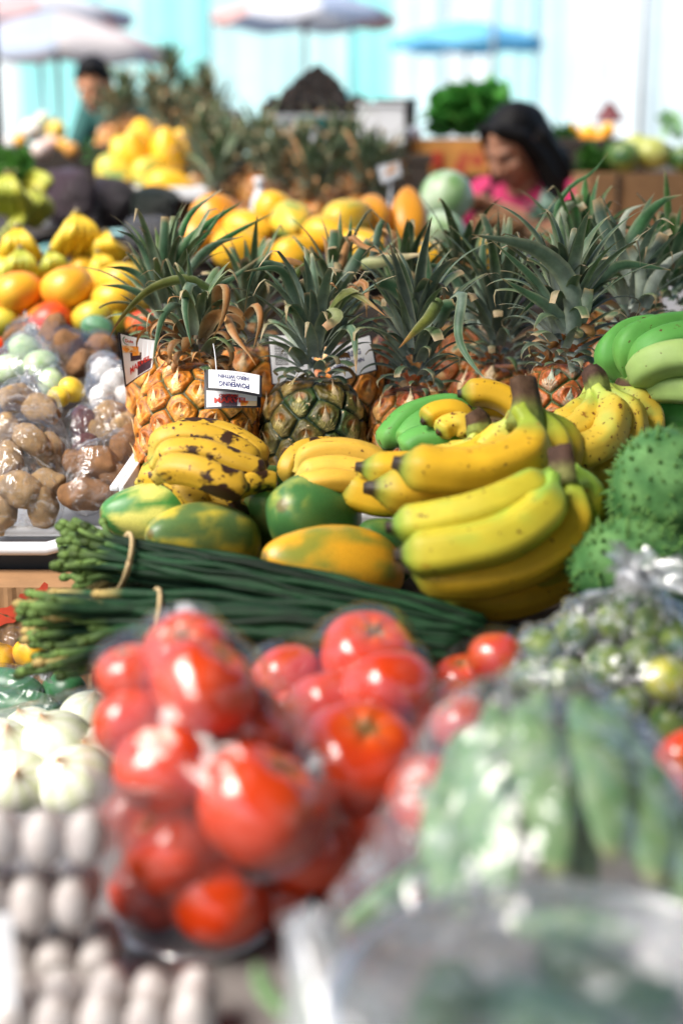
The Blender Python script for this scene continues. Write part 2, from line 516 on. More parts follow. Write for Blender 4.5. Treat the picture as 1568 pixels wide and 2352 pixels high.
def papaya_mesh(seed, green, yellow, mix=0.5, el=1.55, neck=0.25):
    def prof(a):
        c = math.cos(a); return math.sin(a) ** 0.92 * (1 - neck * c - 0.05 * c * c), el * c
    def deform(V, a, b):
        k = 1 + 0.028 * np.cos(5 * b + seed); V = V.copy(); V[:, 0] *= k; V[:, 1] *= k
        V = np.array([v * (1 + 0.03 * nz(v, 0.9, seed * 3)) for v in V])
        return V
    def colf(v, a, b):
        n = nz((v[0], v[1], v[2] * 0.5), 2.0, seed * 4) + 0.6 * nz((v[0] * 4.5, v[1] * 4.5, v[2] * 1.6), 1, seed) + 0.25 * nz(v, 9, seed)
        t = float(sstep(-0.42, 0.48, n + (mix - 0.5) * 1.4))
        c = lerp(green, yellow, t)
        if a < 0.12: c = lerp(c, (0.12, 0.08, 0.02), 0.8)
        return c
    return ellip_mesh('papaya', prof, 32, colf, deform, rows=30)

def gourd_mesh(name, seed, c0, c1, el=1.0, ribs=0, rib=0.0, stripe=0):
    def prof(a): return math.sin(a), el * math.cos(a)
    def deform(V, a, b):
        V = V.copy()
        if ribs:
            k = 1 - rib * np.abs(np.cos(ribs * b / 2)) ** 3; V[:, 0] *= k; V[:, 1] *= k
        return np.array([v * (1 + 0.03 * nz(v, 1.2, seed)) for v in V])
    def colf(v, a, b):
        t = 0.5 + 0.9 * nz(v, 1.5, seed * 2.2)
        if stripe: t = 0.5 + 0.5 * math.sin(b * stripe + 2 * nz(v, 2, seed)) * 0.8 + 0.3 * nz(v, 3, seed)
        return lerp(c0, c1, float(np.clip(t, 0, 1)))
    return ellip_mesh(name, prof, 32, colf, deform)

# ------------------------------------------------------------------ pineapple
PAL_ORANGE = dict(skin=(0.68, 0.25, 0.02), skin2=(0.50, 0.12, 0.014), rim=(0.06, 0.065, 0.014), bract=(0.74, 0.43, 0.12), eye=(0.22, 0.06, 0.016), dry=(0.68, 0.48, 0.26))
PAL_GREEN = dict(skin=(0.035, 0.07, 0.018), skin2=(0.24, 0.13, 0.022), rim=(0.010, 0.030, 0.011), bract=(0.50, 0.40, 0.13), eye=(0.40, 0.14, 0.025), dry=(0.50, 0.38, 0.24))
PAL_RUST = dict(skin=(0.42, 0.15, 0.025), skin2=(0.30, 0.065, 0.02), rim=(0.10, 0.08, 0.018), bract=(0.58, 0.40, 0.15), eye=(0.28, 0.06, 0.025), dry=(0.55, 0.42, 0.26))
PAL_SILVER = dict(skin=(0.46, 0.13, 0.03), skin2=(0.36, 0.07, 0.02), rim=(0.06, 0.10, 0.03), bract=(0.42, 0.46, 0.32), eye=(0.30, 0.06, 0.02), dry=(0.50, 0.52, 0.40))

def pine_body(Rr, H, seed, pal, e=0.040, nu=280, nv=210, spike=1.0):
    r0 = np.random.default_rng(seed)
    u = np.linspace(0, 1, nv)
    def rp(u):
        q = np.abs(2 * u - 1)
        return Rr * (1 - q ** 3.4) ** 0.5 * (1.0 - 0.10 * (u - 0.4))
    rr = np.maximum(rp(u), 0.0); zz = u * H
    ds = np.sqrt(np.gradient(rr) ** 2 + np.gradient(zz) ** 2)
    A = np.cumsum(2 * np.pi * rr * ds); A -= A[0]
    ne = int(A[-1] / (e * e * 0.93))
    ak = (np.arange(ne) + 0.5) / ne * A[-1]
    uk = np.interp(ak, A, u)
    th = np.arange(ne) * 2.399963 + seed
    rk = rp(uk)
    E = np.stack([rk * np.cos(th), rk * np.sin(th), uk * H], 1)
    Th = np.arange(nu) / nu * 2 * np.pi
    V = np.stack([(rr[:, None] * np.cos(Th)), (rr[:, None] * np.sin(Th)), np.repeat(zz[:, None], nu, 1)], 2).reshape(-1, 3)
    drdz = np.gradient(rr, zz)
    nr = 1 / np.sqrt(1 + drdz ** 2); nzv = -drdz * nr
    N = np.stack([nr[:, None] * np.cos(Th), nr[:, None] * np.sin(Th), np.repeat(nzv[:, None], nu, 1)], 2).reshape(-1, 3)
    D = np.linalg.norm(V[:, None, :] - E[None], axis=2)
    o = np.argsort(D, axis=1)[:, :2]
    d1 = np.take_along_axis(D, o[:, :1], 1)[:, 0]; d2 = np.take_along_axis(D, o[:, 1:2], 1)[:, 0]
    k = o[:, 0]
    edge = (d2 - d1) / e
    tang = np.stack([-np.sin(th), np.cos(th), np.zeros(ne)], 1)
    nk = np.stack([np.cos(th) * np.interp(uk, u, nr), np.sin(th) * np.interp(uk, u, nr), np.interp(uk, u, nzv)], 1)
    upk = np.cross(nk, tang)
    rel = V - E[k]
    lu = np.einsum('ij,ij->i', rel, tang[k]) / e; lv = np.einsum('ij,ij->i', rel, upk[k]) / e
    rad_ = np.sqrt(lu ** 2 + (lv + 0.02) ** 2)
    h = 0.0046 * sstep(0.0, 0.20, edge) + 0.0016 * np.clip(1 - (rad_ / 0.5) ** 2, 0, 1)
    ring = np.exp(-((rad_ - 0.27) / 0.05) ** 2) * sstep(-0.22, 0.02, lv)
    h += 0.0013 * ring
    h -= 0.0022 * np.exp(-((lu / 0.14) ** 2 + ((lv - 0.02) / 0.14) ** 2))
    h += 0.0018 * np.exp(-((lu / 0.3) ** 2 + ((lv + 0.22) / 0.16) ** 2))
    jit = np.array([nz(v, 90, seed) for v in V])
    h += 0.0009 * jit
    ends = sstep(0, 0.06, np.minimum(np.repeat(u, nu), 1 - np.repeat(u, nu)))
    er = r0.random(ne)
    big = np.array([nz(p, 14, seed + 3) for p in E])
    skink = lerp(pal['skin'], pal['skin2'], np.clip(er * 0.8 + big * 0.9, 0, 1))
    C = skink[k]
    C = lerp(C, np.array(pal['eye']), 0)  if False else C
    C = C + (np.array(pal['eye']) - C) * (np.exp(-((lu / 0.17) ** 2 + ((lv - 0.12) / 0.12) ** 2)) * 0.9)[:, None]
    fib = np.array([math.sin(24 * math.atan2(a_, b_ + 0.55) + 40 * c_) for a_, b_, c_ in zip(lu, lv, er[k])])
    C = C + (np.array(pal['rim']) * 0.8 + np.array(pal['skin2']) * 0.3 - C) * (np.exp(-((rad_ - 0.36) / 0.045) ** 2) * 0.75 * sstep(-0.25, 0.0, lv))[:, None]
    h += 0.0005 * fib * sstep(0.12, -0.1, lv) * sstep(0.05, 0.3, edge)
    br = (0.62 + 0.38 * fib) * sstep(0.09, 0.02, lv) * sstep(1.2, 0.7, np.abs(lu) / (0.05 + 0.62 * np.maximum(0.07 - lv, 0.0))) * (0.75 + 0.25 * er[k]) * (0.85 + 0.4 * jit)
    C = C + (np.array(pal['bract']) - C) * np.clip(br, 0, 1)[:, None]
    V2 = V + N * (h * (0.3 + 0.7 * ends))[:, None]
    ri = sstep(0.15, 0.04, edge)
    C = C + (np.array(pal['rim']) - C) * ri[:, None]
    C *= (1 + 0.25 * jit)[:, None]
    Fc = []
    for a in range(nv - 1):
        for i in range(nu):
            j = (i + 1) % nu
            Fc.append((a * nu + i, a * nu + j, (a + 1) * nu + j, (a + 1) * nu + i))
    b = MB(); b.add(V2, Fc, np.clip(C, 0.002, 1))
    for q in range(ne):                       # the dry bract of each eye, curling up to a point
        if uk[q] < 0.04: continue
        c0 = E[q]; n_, t_, u_ = nk[q], tang[q], upk[q]
        w = e * (0.15 + 0.07 * er[q]); s_ = e * spike * (0.72 + 0.5 * er[q] + (0.12 if uk[q] > 0.86 else 0))
        tw = (r0.random() - 0.5) * 0.35
        pts = []
        for f, ww, hh in ((-0.36, 1.0, 0.0052), (-0.18, 0.85, 0.0090), (0.0, 0.45, 0.0100), (0.14, 0.18, 0.0110), (0.30, 0.02, 0.0135)):
            pc = c0 + u_ * f * s_ + n_ * (hh - 0.0022) * (0.9 + 0.3 * er[q]) + t_ * tw * max(0, f) * e
            pts.append((pc - t_ * w * ww - n_ * 0.0025 * ww, pc + n_ * 0.0006, pc + t_ * w * ww - n_ * 0.0025 * ww))
        Vb = [p for tri in pts for p in tri]
        Fb = []
        for a in range(4):
            for i in range(2): Fb.append((a * 3 + i, a * 3 + i + 1, a * 3 + i + 4, a * 3 + i + 3))
        cb = lerp(pal['bract'], pal['dry'], er[q]) * 1.05
        Cb = [cb * 0.85] * 3 + [cb] * 3 + [cb * 1.05] * 3 + [np.array(pal['dry'])] * 3 + [np.array((0.42, 0.26, 0.12))] * 3
        b.add(Vb, Fb, Cb)
    return b.local('pineapple_body', cols=True)

def blade(path, side, w, gut=0.22, cut=False, c0=(0.2, 0.24, 0.2), c1=(0.05, 0.11, 0.05), tip=(0.32, 0.20, 0.09), tipn=0.12, r=random, jag=0.0, twist=0.0):
    """one strap leaf; returns V, F, C"""
    K = len(path); path = np.asarray(path)
    T = np.gradient(path, axis=0); T /= np.maximum(np.linalg.norm(T, axis=1)[:, None], 1e-9)
    V = []; C = []
    cs = (-1, -0.5, 0, 0.5, 1)
    for k in range(K):
        s = k / (K - 1)
        sd = unit(side - T[k] * np.dot(side, T[k]))
        n = np.cross(sd, T[k])
        if twist:
            a = twist * s; sd, n = sd * math.cos(a) + n * math.sin(a), n * math.cos(a) - sd * math.sin(a)
        ww = w * (0.80 + 0.35 * math.sin(min(1, s * 2.2) * math.pi / 2) * 0.6) * ((1 - s ** 2.2 * 0.35) if cut else max(0.02, (1 - s ** 1.9)))
        g = gut * (1 - 0.5 * s)
        for c in cs:
            e = (random.random() - 0.5) * 0.03 * w
            V.append(path[k] + sd * c * (ww / 2 + (e if abs(c) == 1 else 0)) + n * g * ww * (c * c - 0.4))
            cc = lerp(c0, c1, min(1, s * 1.9))
            if abs(c) == 1: cc = lerp(cc, (0.34, 0.36, 0.22), 0.45)
            t_ = float(sstep(1 - tipn, 1.0, s + (0.04 if abs(c) == 1 else 0)))
            C.append(lerp(cc, tip, t_))
    Fc = []
    for k in range(K - 1):
        for i in range(4): Fc.append((k * 5 + i, k * 5 + i + 1, k * 5 + 6 + i, k * 5 + 5 + i))
    return V, Fc, C

GREY = ((0.22, 0.27, 0.21), (0.062, 0.108, 0.050))
FRESH = ((0.22, 0.28, 0.20), (0.035, 0.13, 0.035))
PALE = ((0.42, 0.46, 0.40), (0.10, 0.16, 0.10))
def crown_mb(b, seed, n=62, Lmax=0.17, w=0.024, base_r=0.022, brown=0.08, cut=0.3, upright=1.0, palette=GREY, height=0.05, droop=1.0):
    rs = random.Random(seed)
    for i in range(n):
        t = i / (n - 1)
        az = i * 2.399963 + seed + rs.uniform(-0.25, 0.25)
        rad = np.array([math.cos(az), math.sin(az), 0]); side = np.array([-math.sin(az), math.cos(az), 0])
        ln = Lmax * (0.15 + 0.85 * math.sin(min(1, t * 1.25) * math.pi / 2) ** 1.3) * rs.uniform(0.72, 1.12)
        if t > 0.9: ln *= 0.75
        ph0 = R(76 - 69 * t ** 0.8) / upright + rs.uniform(-0.14, 0.14)
        bend = (R(58) * (1 - t) + R(34)) * droop * rs.uniform(0.3, 1.5)
        ct = rs.random() < cut
        dry = rs.random() < brown * (1.6 - t)
        if dry: bend *= 2.2; ln *= 0.85
        if ct: ln *= rs.uniform(0.5, 0.8)
        K = 16
        p = np.array([0, 0, height * t]) + rad * base_r * (1 - t * 0.85)
        path = [p]
        wob = rs.uniform(-0.5, 0.5)
        kink = rs.uniform(0.72, 0.9) if rs.random() < 0.45 else 2.0; kang = rs.uniform(0.6, 1.9)
        for k in range(1, K):
            s = (k - 0.5) / (K - 1)
            a = ph0 + bend * s ** 1.6 + (kang * min(1, (s - kink) / 0.07) if s > kink else 0)
            d = np.array([0, 0, math.cos(a)]) + rad * math.sin(a) + side * wob * s * 0.35
            p = p + unit(d) * ln / (K - 1); path.append(p)
        v = rs.uniform(0.65, 1.3)
        c0, c1 = np.array(palette[0]) * v, np.array(palette[1]) * v
        c1 = lerp(c1, (0.10, 0.17, 0.035), rs.random() * 0.45)
        tipn = rs.uniform(0.05, 0.22) if kink > 1 else 1.12 - kink
        if dry:
            c0 = lerp(c0, (0.30, 0.17, 0.075), 0.7); c1 = np.array((0.30, 0.14, 0.05)) * rs.uniform(0.6, 1.2); tipn = 0.5
        V, Fc, C = blade(path, side, w * rs.uniform(0.75, 1.2) * (0.8 + 0.35 * t), gut=rs.uniform(0.16, 0.34), cut=ct, c0=c0, c1=c1,
                         tip=(0.40, 0.30, 0.17) if not dry else (0.42, 0.22, 0.08), tipn=tipn, twist=rs.uniform(-0.5, 0.5) * (3 if dry else 1))
        b.add(V, Fc, C)
    return b

# ------------------------------------------------------------------ banana
STY = {
    'yellow':  dict(neck=(0.30, 0.38, 0.04), body=(0.66, 0.385, 0.02), tip=(0.16, 0.24, 0.03), end=(0.03, 0.02, 0.012), mat='banana'),
    'lemon':   dict(neck=(0.42, 0.50, 0.09), body=(0.64, 0.44, 0.045), tip=(0.30, 0.36, 0.05), end=(0.03, 0.02, 0.012), mat='banana_spotted'),
    'turning': dict(neck=(0.26, 0.42, 0.055), body=(0.50, 0.42, 0.03), tip=(0.13, 0.25, 0.03), end=(0.03, 0.02, 0.012), mat='banana'),
    'over':    dict(neck=(0.46, 0.33, 0.05), body=(0.54, 0.32, 0.025), tip=(0.25, 0.17, 0.03), end=(0.02, 0.012, 0.008), mat='banana_over'),
    'pale':    dict(neck=(0.55, 0.40, 0.07), body=(0.64, 0.38, 0.045), tip=(0.45, 0.33, 0.06), end=(0.03, 0.02, 0.012), mat='banana'),
    'green':   dict(neck=(0.14, 0.33, 0.06), body=(0.10, 0.32, 0.06), tip=(0.16, 0.34, 0.07), end=(0.03, 0.02, 0.012), mat='banana_green'),
    'lime':    dict(neck=(0.20, 0.38, 0.09), body=(0.33, 0.47, 0.14), tip=(0.34, 0.45, 0.14), end=(0.05, 0.03, 0.015), mat='banana_green'),
}
def banana(pts, r, style, parent, neck=0.16, neck_r=0.36, tipl=0.14, flip=0.0):
    st = STY[style]
    path = catmull([np.array(P(*p)) for p in pts], 34)
    s = np.linspace(0, 1, 34)
    rad = r * (neck_r + (1 - neck_r) * sstep(neck * 0.35, neck * 2.0, s))
    rad *= 1 - 0.72 * sstep(1 - tipl, 0.985, s) ** 1.3
    rad[-1] *= 0.9; rad[-2] = max(rad[-2], r * 0.30); rad *= 1 + 0.025 * np.array([nz(p_, 45, r * 900) for p_ in path])
    sd = random.uniform(0, 6)
    V, Fc, sp, ph = tube(path, rad, 20, prof=lambda p: 1 + 0.07 * np.cos(5 * p + sd) + 0.012 * np.cos(10 * p + 2 * sd))
    nn = np.array([nz(v, 22, sd) for v in V])
    C = lerp(np.array(st['neck']), np.array(st['body']), sstep(neck * 0.7, neck * 2.3, sp + 0.05 * nn))
    C = C + (np.array(st['tip']) - C) * sstep(1 - tipl * 1.3, 0.97, sp + 0.03 * nn)[:, None]
    C = C + (np.array(st['end']) - C) * sstep(0.952, 0.968, sp)[:, None]
    if style in ('turning', 'lemon'):
        g_ = sstep(0.05, 0.5, np.array([nz((p_ * 0.7, s_ * 3.0, sd), 1.6, sd) for p_, s_ in zip(ph, sp)])) * (1 - sp) * 1.2
        C = C + (np.array(st['neck']) - C) * np.clip(g_, 0, 0.85)[:, None]
    ridge = np.clip(np.cos(5 * ph + sd), 0, 1) ** 8
    C = C * (1 - 0.10 * ridge * sstep(0.1, 0.3, sp))[:, None] * (1 + 0.10 * nn)[:, None]
    return world_part('banana', V, Fc, M[st['mat']], parent, np.clip(C, 0.003, 1))

def hand(label, base, bananas, stem=None, group=None, stemcol=((0.20, 0.24, 0.05), (0.075, 0.042, 0.024))):
    """bananas: list of (points, radius, style, options)"""
    root = empty('banana_hand', P(*base), label, 'bananas', group)
    for b in bananas:
        banana(b[0], b[1], b[2], root, **(b[3] if len(b) > 3 else {}))
    if stem:
        path = catmull([np.array(P(*p)) for p in stem[0]], 9)
        rr = np.interp(np.linspace(0, 1, 9), np.linspace(0, 1, len(stem[1])), stem[1])
        sd = random.uniform(0, 9)
        V, Fc, sp, ph = tube(path, rr, 14, prof=lambda p: 1 + 0.14 * np.cos(3 * p + sd) + 0.08 * np.cos(7 * p))
        C = lerp(np.array(stemcol[0]), np.array(stemcol[1]), sstep(0.25, 0.6, sp))
        world_part('stem', V, Fc, M['banana_stem'], root, C)
    return root

# ------------------------------------------------------------------ plastic bags
def bag_mesh(spheres, knot=None, lat=36, lon=64, wr=0.004, pad=0.003, seed=1, axis=None, neckr=0.010, zmin=None):
    """tight plastic skin round a heap of balls, pulled to a knot; V in world space"""
    c = np.array([s[0] for s in spheres], float); r = np.array([s[1] for s in spheres], float) + pad
    if knot is not None:
        c = np.vstack([c, np.array(knot)]); r = np.r_[r, neckr]
    ctr = np.average(c, axis=0, weights=r ** 2)
    ax = unit(np.array(knot) - ctr) if knot is not None else (unit(axis) if axis is not None else np.array([0, 0, 1.0]))
    t1 = unit(np.cross(ax, [0.3, 1, 0.2])); t2 = np.cross(ax, t1)
    g = np.arange(700); ph = g * 2.399963; zz = 1 - 2 * (g + 0.5) / 700
    Nn = np.stack([np.sqrt(1 - zz ** 2) * np.cos(ph), np.sqrt(1 - zz ** 2) * np.sin(ph), zz], 1)
    H = ((c - ctr) @ Nn.T + r[:, None]).max(0)
    V = []; rs = seed * 7.3
    D = []
    for a in range(lat + 1):
        th = math.pi * a / lat
        for i in range(lon):
            b = 2 * math.pi * i / lon
            D.append(ax * math.cos(th) + (t1 * math.cos(b) + t2 * math.sin(b)) * math.sin(th))
    D = np.array(D)
    dots = D @ Nn.T
    rad = np.where(dots > 0.05, H[None, :] / np.maximum(dots, 0.05), 1e9).min(1)
    # exact exit from the balls, to let the film sag between them
    ex = np.zeros(len(D))
    for ci, ri in zip(c - ctr, r):
        bdot = D @ ci; disc = bdot ** 2 - (ci @ ci) + ri * ri
        ex = np.maximum(ex, np.where(disc > 0, bdot + np.sqrt(np.maximum(disc, 0)), 0))
    rad = np.maximum(rad * 0.80 + 0.20 * np.maximum(ex, 0), ex + 0.0005)
    k = 0
    for a in range(lat + 1):
        th = math.pi * a / lat
        for i in range(lon):
            b = 2 * math.pi * i / lon
            amp = wr * math.sin(th) ** 0.6
            w = amp * (abs(nz((math.cos(b) * 3.2, math.sin(b) * 3.2, th * 0.7), 1, rs)) * 1.6 + 0.7 * nz(D[k] * 6, 1, rs) * 0.6) * (1.6 if th < 0.9 else 0.7)
            p = ctr + D[k] * (rad[k] + w)
            if zmin is not None and p[2] < zmin: p[2] = zmin
            V.append(p); k += 1
    Fc = []
    for a in range(lat):
        for i in range(lon):
            j = (i + 1) % lon
            Fc.append((a * lon + i, (a + 1) * lon + i, (a + 1) * lon + j, a * lon + j))
    return np.array(V), Fc, ctr, ax

def knot_mb(p, ax, size, seed, tails=9):
    rs = random.Random(seed); b = MB(); p = np.array(p); ax = unit(ax)
    t1 = unit(np.cross(ax, [0.2, 1, 0.4])); t2 = np.cross(ax, t1)
    b.tube([p + size * 0.28 * (t1 * math.cos(a) + t2 * math.sin(a)) + ax * size * 0.12 * math.sin(2 * a) for a in np.linspace(0, 6.6, 22)], size * 0.17, 8)
    b.tube([p - ax * size * 0.3, p, p + ax * size * 0.35], [size * 0.2, size * 0.28, size * 0.16], 10)
    for k in range(tails):                                     # ruffled ears of film above the knot
        a = rs.uniform(0, 6.28); d = unit(ax * rs.uniform(0.3, 1.0) + (t1 * math.cos(a) + t2 * math.sin(a)) * rs.uniform(0.4, 1.1))
        q = unit(np.cross(d, [rs.random(), rs.random(), rs.random()]))
        ln = size * rs.uniform(0.7, 1.5); path = []; rows = []
        for m_ in range(7):
            s = m_ / 6; c = p + d * ln * s + ax * -0.25 * size * s * s
            wv = size * (0.10 + 0.42 * s)
            rows.append([c + q * wv * u + np.cross(d, q) * math.sin(u * 5 + k + s * 4) * size * 0.10 * s for u in np.linspace(-1, 1, 7)])
        V = [v for r_ in rows for v in r_]
        b.add(V, [(i * 7 + j, i * 7 + j + 1, i * 7 + j + 8, i * 7 + j + 7) for i in range(6) for j in range(6)])
    return b

def bag(label, spheres, knot=None, seed=1, mat='film', wr=0.004, knot_size=0.02, group=None, **k):
    V, Fc, ctr, ax = bag_mesh(spheres, knot, seed=seed, wr=wr, **k)
    base = np.array([V[:, 0].mean(), V[:, 1].mean(), V[:, 2].min()])
    root = empty('plastic_bag', base, label, 'bag', group)
    world_part('film', V, Fc, M[mat], root)
    if knot is not None:
        knot_mb(knot, ax, knot_size, seed).put('knot', M['film_knot'], root)
    return root

def fruit(me, name, label, cat, x, y, d, r, rot=None, m=None, group=None, sc=(1, 1, 1)):
    if rot is None: rot = (random.uniform(0, 6.28), random.uniform(0, 6.28), random.uniform(0, 6.28))
    o = put(name, me, m, None, P(x, y, d), rot, (r * sc[0], r * sc[1], r * sc[2]))
    return tag(o, label, cat, group)

def axis_rot(a, b, roll=0.0):
    """euler that turns +Z onto the direction a -> b"""
    q = (Vector(b) - Vector(a)).to_track_quat('Z', 'Y')
    return (q.to_matrix() @ Matrix.Rotation(roll, 3, 'Z')).to_euler()

def table(name, label, cat, x0, x1, y0, y1, z, m, legm, th=0.03, skirt=0.0):
    root = empty(name, ((x0 + x1) / 2, (y0 + y1) / 2, 0), label, cat)
    MB().box((x0, y0, z - th), (x1, y1, z), 0.004).put('tabletop', m, root, smooth=False)
    for lx in (x0 + 0.05, x1 - 0.05):
        for ly in (y0 + 0.05, y1 - 0.05):
            MB().box((lx - 0.02, ly - 0.02, 0), (lx + 0.02, ly + 0.02, z - th), 0.003).put('leg', legm, root, smooth=False)
    if skirt:
        MB().box((x0 + 0.01, y0 + 0.004, z - th - skirt), (x1 - 0.01, y0 + 0.02, z - th), 0.002).put('apron', m, root, smooth=False)
    return root
SUN = (52.0, -125.0, 1.5, 34.0)      # elevation, compass rotation, strength, softness
SKYS = 0.05
EXPO = 2.32
ROOF = (-1.15, 8.0, -8.0, 3.4)  # extents of the unseen roof, placed to control sun and skylight
# ================================================================== PEOPLE (built first, while the scene is light)
SKIN = pmat('skin', attr=True, rough=0.5, spec=0.35, vary=(30, 0.06), sss=0.08)
HAIR = pmat('black_hair', (0.004, 0.0035, 0.0035), rough=0.6, spec=0.15, vary=(60, 0.4), bump=(160, 0.5, 0.003))
EYE = pmat('eye', (0.02, 0.012, 0.01), rough=0.15)
LIP = pmat('lips', (0.30, 0.10, 0.08), rough=0.45)

def person(label, loc, yaw, J, shirt_col, trouser_col, hair_prims, skin=(0.40, 0.205, 0.125), head_rot=(0, 0, 0), sleeve=0.55, group=None):
    """J: joints in a frame that faces -Y, z up from the floor"""
    root = empty('person', loc, label, 'person', group, rot=(0, 0, yaw))
    v = {k: np.array(a, float) for k, a in J.items()}
    hd = v['head']; HR = np.array(Euler(head_rot).to_matrix())
    h = lambda p: hd + HR @ np.array(p)
    pr = []
    # trunk and neck
    pr += [cap(v['pelvis'], v['waist'], 0.125, 0.112), cap(v['waist'], v['chest'], 0.112, 0.125)]
    for s in ('l', 'r'):
        pr += [cap(v['pelvis'], v['hip_' + s], 0.11, 0.088), cap(v['waist'], v['chest'] + (v['sh_' + s] - v['chest']) * 0.5, 0.10, 0.095),
               cap(v['chest'], v['sh_' + s], 0.10, 0.058),
               cap(v['sh_' + s], v['el_' + s], 0.050, 0.039), cap(v['el_' + s], v['wr_' + s], 0.039, 0.026),
               cap(v['hip_' + s], v['kn_' + s], 0.085, 0.055), cap(v['kn_' + s], v['an_' + s], 0.054, 0.036),
               cap(v['an_' + s], v['an_' + s] + np.array((0, -0.15, -0.035)), 0.036, 0.026)]
        w, e = v['wr_' + s], v['el_' + s]
        f = unit(w - e); sd = unit(np.cross(f, [0, 0.4, 1])); up = np.cross(sd, f)
        sg = 1 if s == 'l' else -1
        pr.append(hull(np.vstack([w + ico() * 0.024, w + f * 0.075 + sd * 0.026 + ico() * 0.013, w + f * 0.075 - sd * 0.026 + ico() * 0.013])))
        for q, ln in zip((-1.5, -0.5, 0.5, 1.5), (0.062, 0.074, 0.070, 0.055)):
            a = w + f * 0.078 + sd * q * 0.0185
            b_ = a + f * ln * 0.5 - up * 0.010 + sd * q * 0.003; c_ = b_ + f * ln * 0.42 - up * 0.024
            pr += [cap(a, b_, 0.0088, 0.0080), cap(b_, c_, 0.0080, 0.0066)]
        a = w + f * 0.025 + sd * sg * 0.024; b_ = a + f * 0.030 + sd * sg * 0.026 - up * 0.008
        pr += [cap(a, b_, 0.012, 0.0098), cap(b_, b_ + f * 0.028 + sd * sg * 0.002 - up * 0.012, 0.0096, 0.0075)]
    pr += [cap(v['chest'] + (v['neck'] - v['chest']) * 0.3, v['neck'], 0.075, 0.055), cap(v['neck'], h((0, 0.02, -0.05)), 0.053, 0.052)]
    # head: skull, jaw, cheeks, brow, nose, chin, ears
    pr += [ell(h((0, 0.012, 0.03)), (0.074, 0.094, 0.088), head_rot), ell(h((0, -0.022, -0.045)), (0.058, 0.062, 0.066), head_rot),
           ell(h((0, -0.058, -0.092)), (0.024, 0.022, 0.018), head_rot)]
    for s in (-1, 1):
        pr += [ell(h((s * 0.040, -0.058, -0.025)), (0.024, 0.022, 0.022), head_rot), ell(h((s * 0.078, 0.012, -0.005)), (0.010, 0.020, 0.031), head_rot),
               cap(h((s * 0.014, -0.079, 0.022)), h((s * 0.046, -0.068, 0.020)), 0.008, 0.007)]
    pr += [cap(h((0, -0.080, 0.012)), h((0, -0.103, -0.032)), 0.0085, 0.0125), cap(h((-0.012, -0.090, -0.036)), h((0.012, -0.090, -0.036)), 0.009, 0.009)]
    me = fuse(pr, 0.0062, 5, 'body')
    V = np.array([tuple(x.co) for x in me.vertices])
    C = np.array([np.array(skin) * (1 + 0.12 * nz(p, 6, 2)) for p in V])
    c4 = np.ones((len(V), 4)); c4[:, :3] = C
    a = me.attributes.new('Col', 'FLOAT_COLOR', 'POINT'); a.data.foreach_set('color', c4.ravel())
    put('body', me, SKIN, root)
    for s in (-1, 1):
        b = MB(); e, Fc = ell(h((s * 0.030, -0.070, 0.004)), (0.0145, 0.010, 0.0065), head_rot); b.add(e, Fc)
        put('eye', b.local('eye'), EYE, root)
    b = MB()
    for dz, rr in ((-0.060, 0.0052), (-0.068, 0.0062)):
        p = [h((x, -0.086 + 6 * x * x, dz)) for x in np.linspace(-0.024, 0.024, 9)]
        b.tube(p, [rr * max(0.25, math.sin(math.pi * (i + 0.6) / 9.2)) for i in range(9)], 8)
    put('mouth', b.local('mouth'), LIP, root)
    # clothes follow the body
    sp = [cap(v['pelvis'] + np.array((0, 0, 0.02)), v['waist'], 0.142, 0.130), cap(v['waist'], v['chest'], 0.130, 0.142), cap(v['chest'], v['chest'] + (v['neck'] - v['chest']) * 0.55, 0.12, 0.075)]
    for s in ('l', 'r'):
        sp += [cap(v['waist'], v['chest'] + (v['sh_' + s] - v['chest']) * 0.5, 0.118, 0.114), cap(v['chest'], v['sh_' + s], 0.116, 0.072),
               cap(v['sh_' + s], v['sh_' + s] + (v['el_' + s] - v['sh_' + s]) * sleeve, 0.070, 0.062)]
    ms = pmat('shirt_cloth', shirt_col, rough=0.8, vary=(12, 0.15), bump=(14, 0.6, 0.012), sheen=0.2)
    put('shirt', fuse(sp, 0.009, 6, 'shirt'), ms, root)
    tp = [cap(v['pelvis'] - np.array((0, 0, 0.03)), v['pelvis'] + np.array((0, 0, 0.03)), 0.135, 0.135)]
    for s in ('l', 'r'):
        tp += [cap(v['pelvis'], v['hip_' + s], 0.125, 0.105), cap(v['hip_' + s], v['kn_' + s], 0.103, 0.074), cap(v['kn_' + s], v['an_' + s] + np.array((0, 0, 0.03)), 0.074, 0.060)]
    put('trousers', fuse(tp, 0.010, 6, 'trousers'), pmat('trouser_cloth', trouser_col, rough=0.85, vary=(12, 0.2), bump=(20, 0.4, 0.008)), root)
    put('hair', fuse(hair_prims(h, head_rot, v), 0.007, 3, 'hair'), HAIR, root)
    return root

def hair_short(h, hr, v):
    p = [ell(h((0, 0.022, 0.050)), (0.083, 0.098, 0.084), hr), ell(h((0, -0.035, 0.098)), (0.062, 0.045, 0.030), hr)]
    p += [cap(h((s * 0.072, 0.02, 0.045)), h((s * 0.074, 0.03, -0.005)), 0.018, 0.012) for s in (-1, 1)]
    p.append(cap(h((0, 0.085, 0.03)), h((0, 0.075, -0.035)), 0.045, 0.035))
    return p

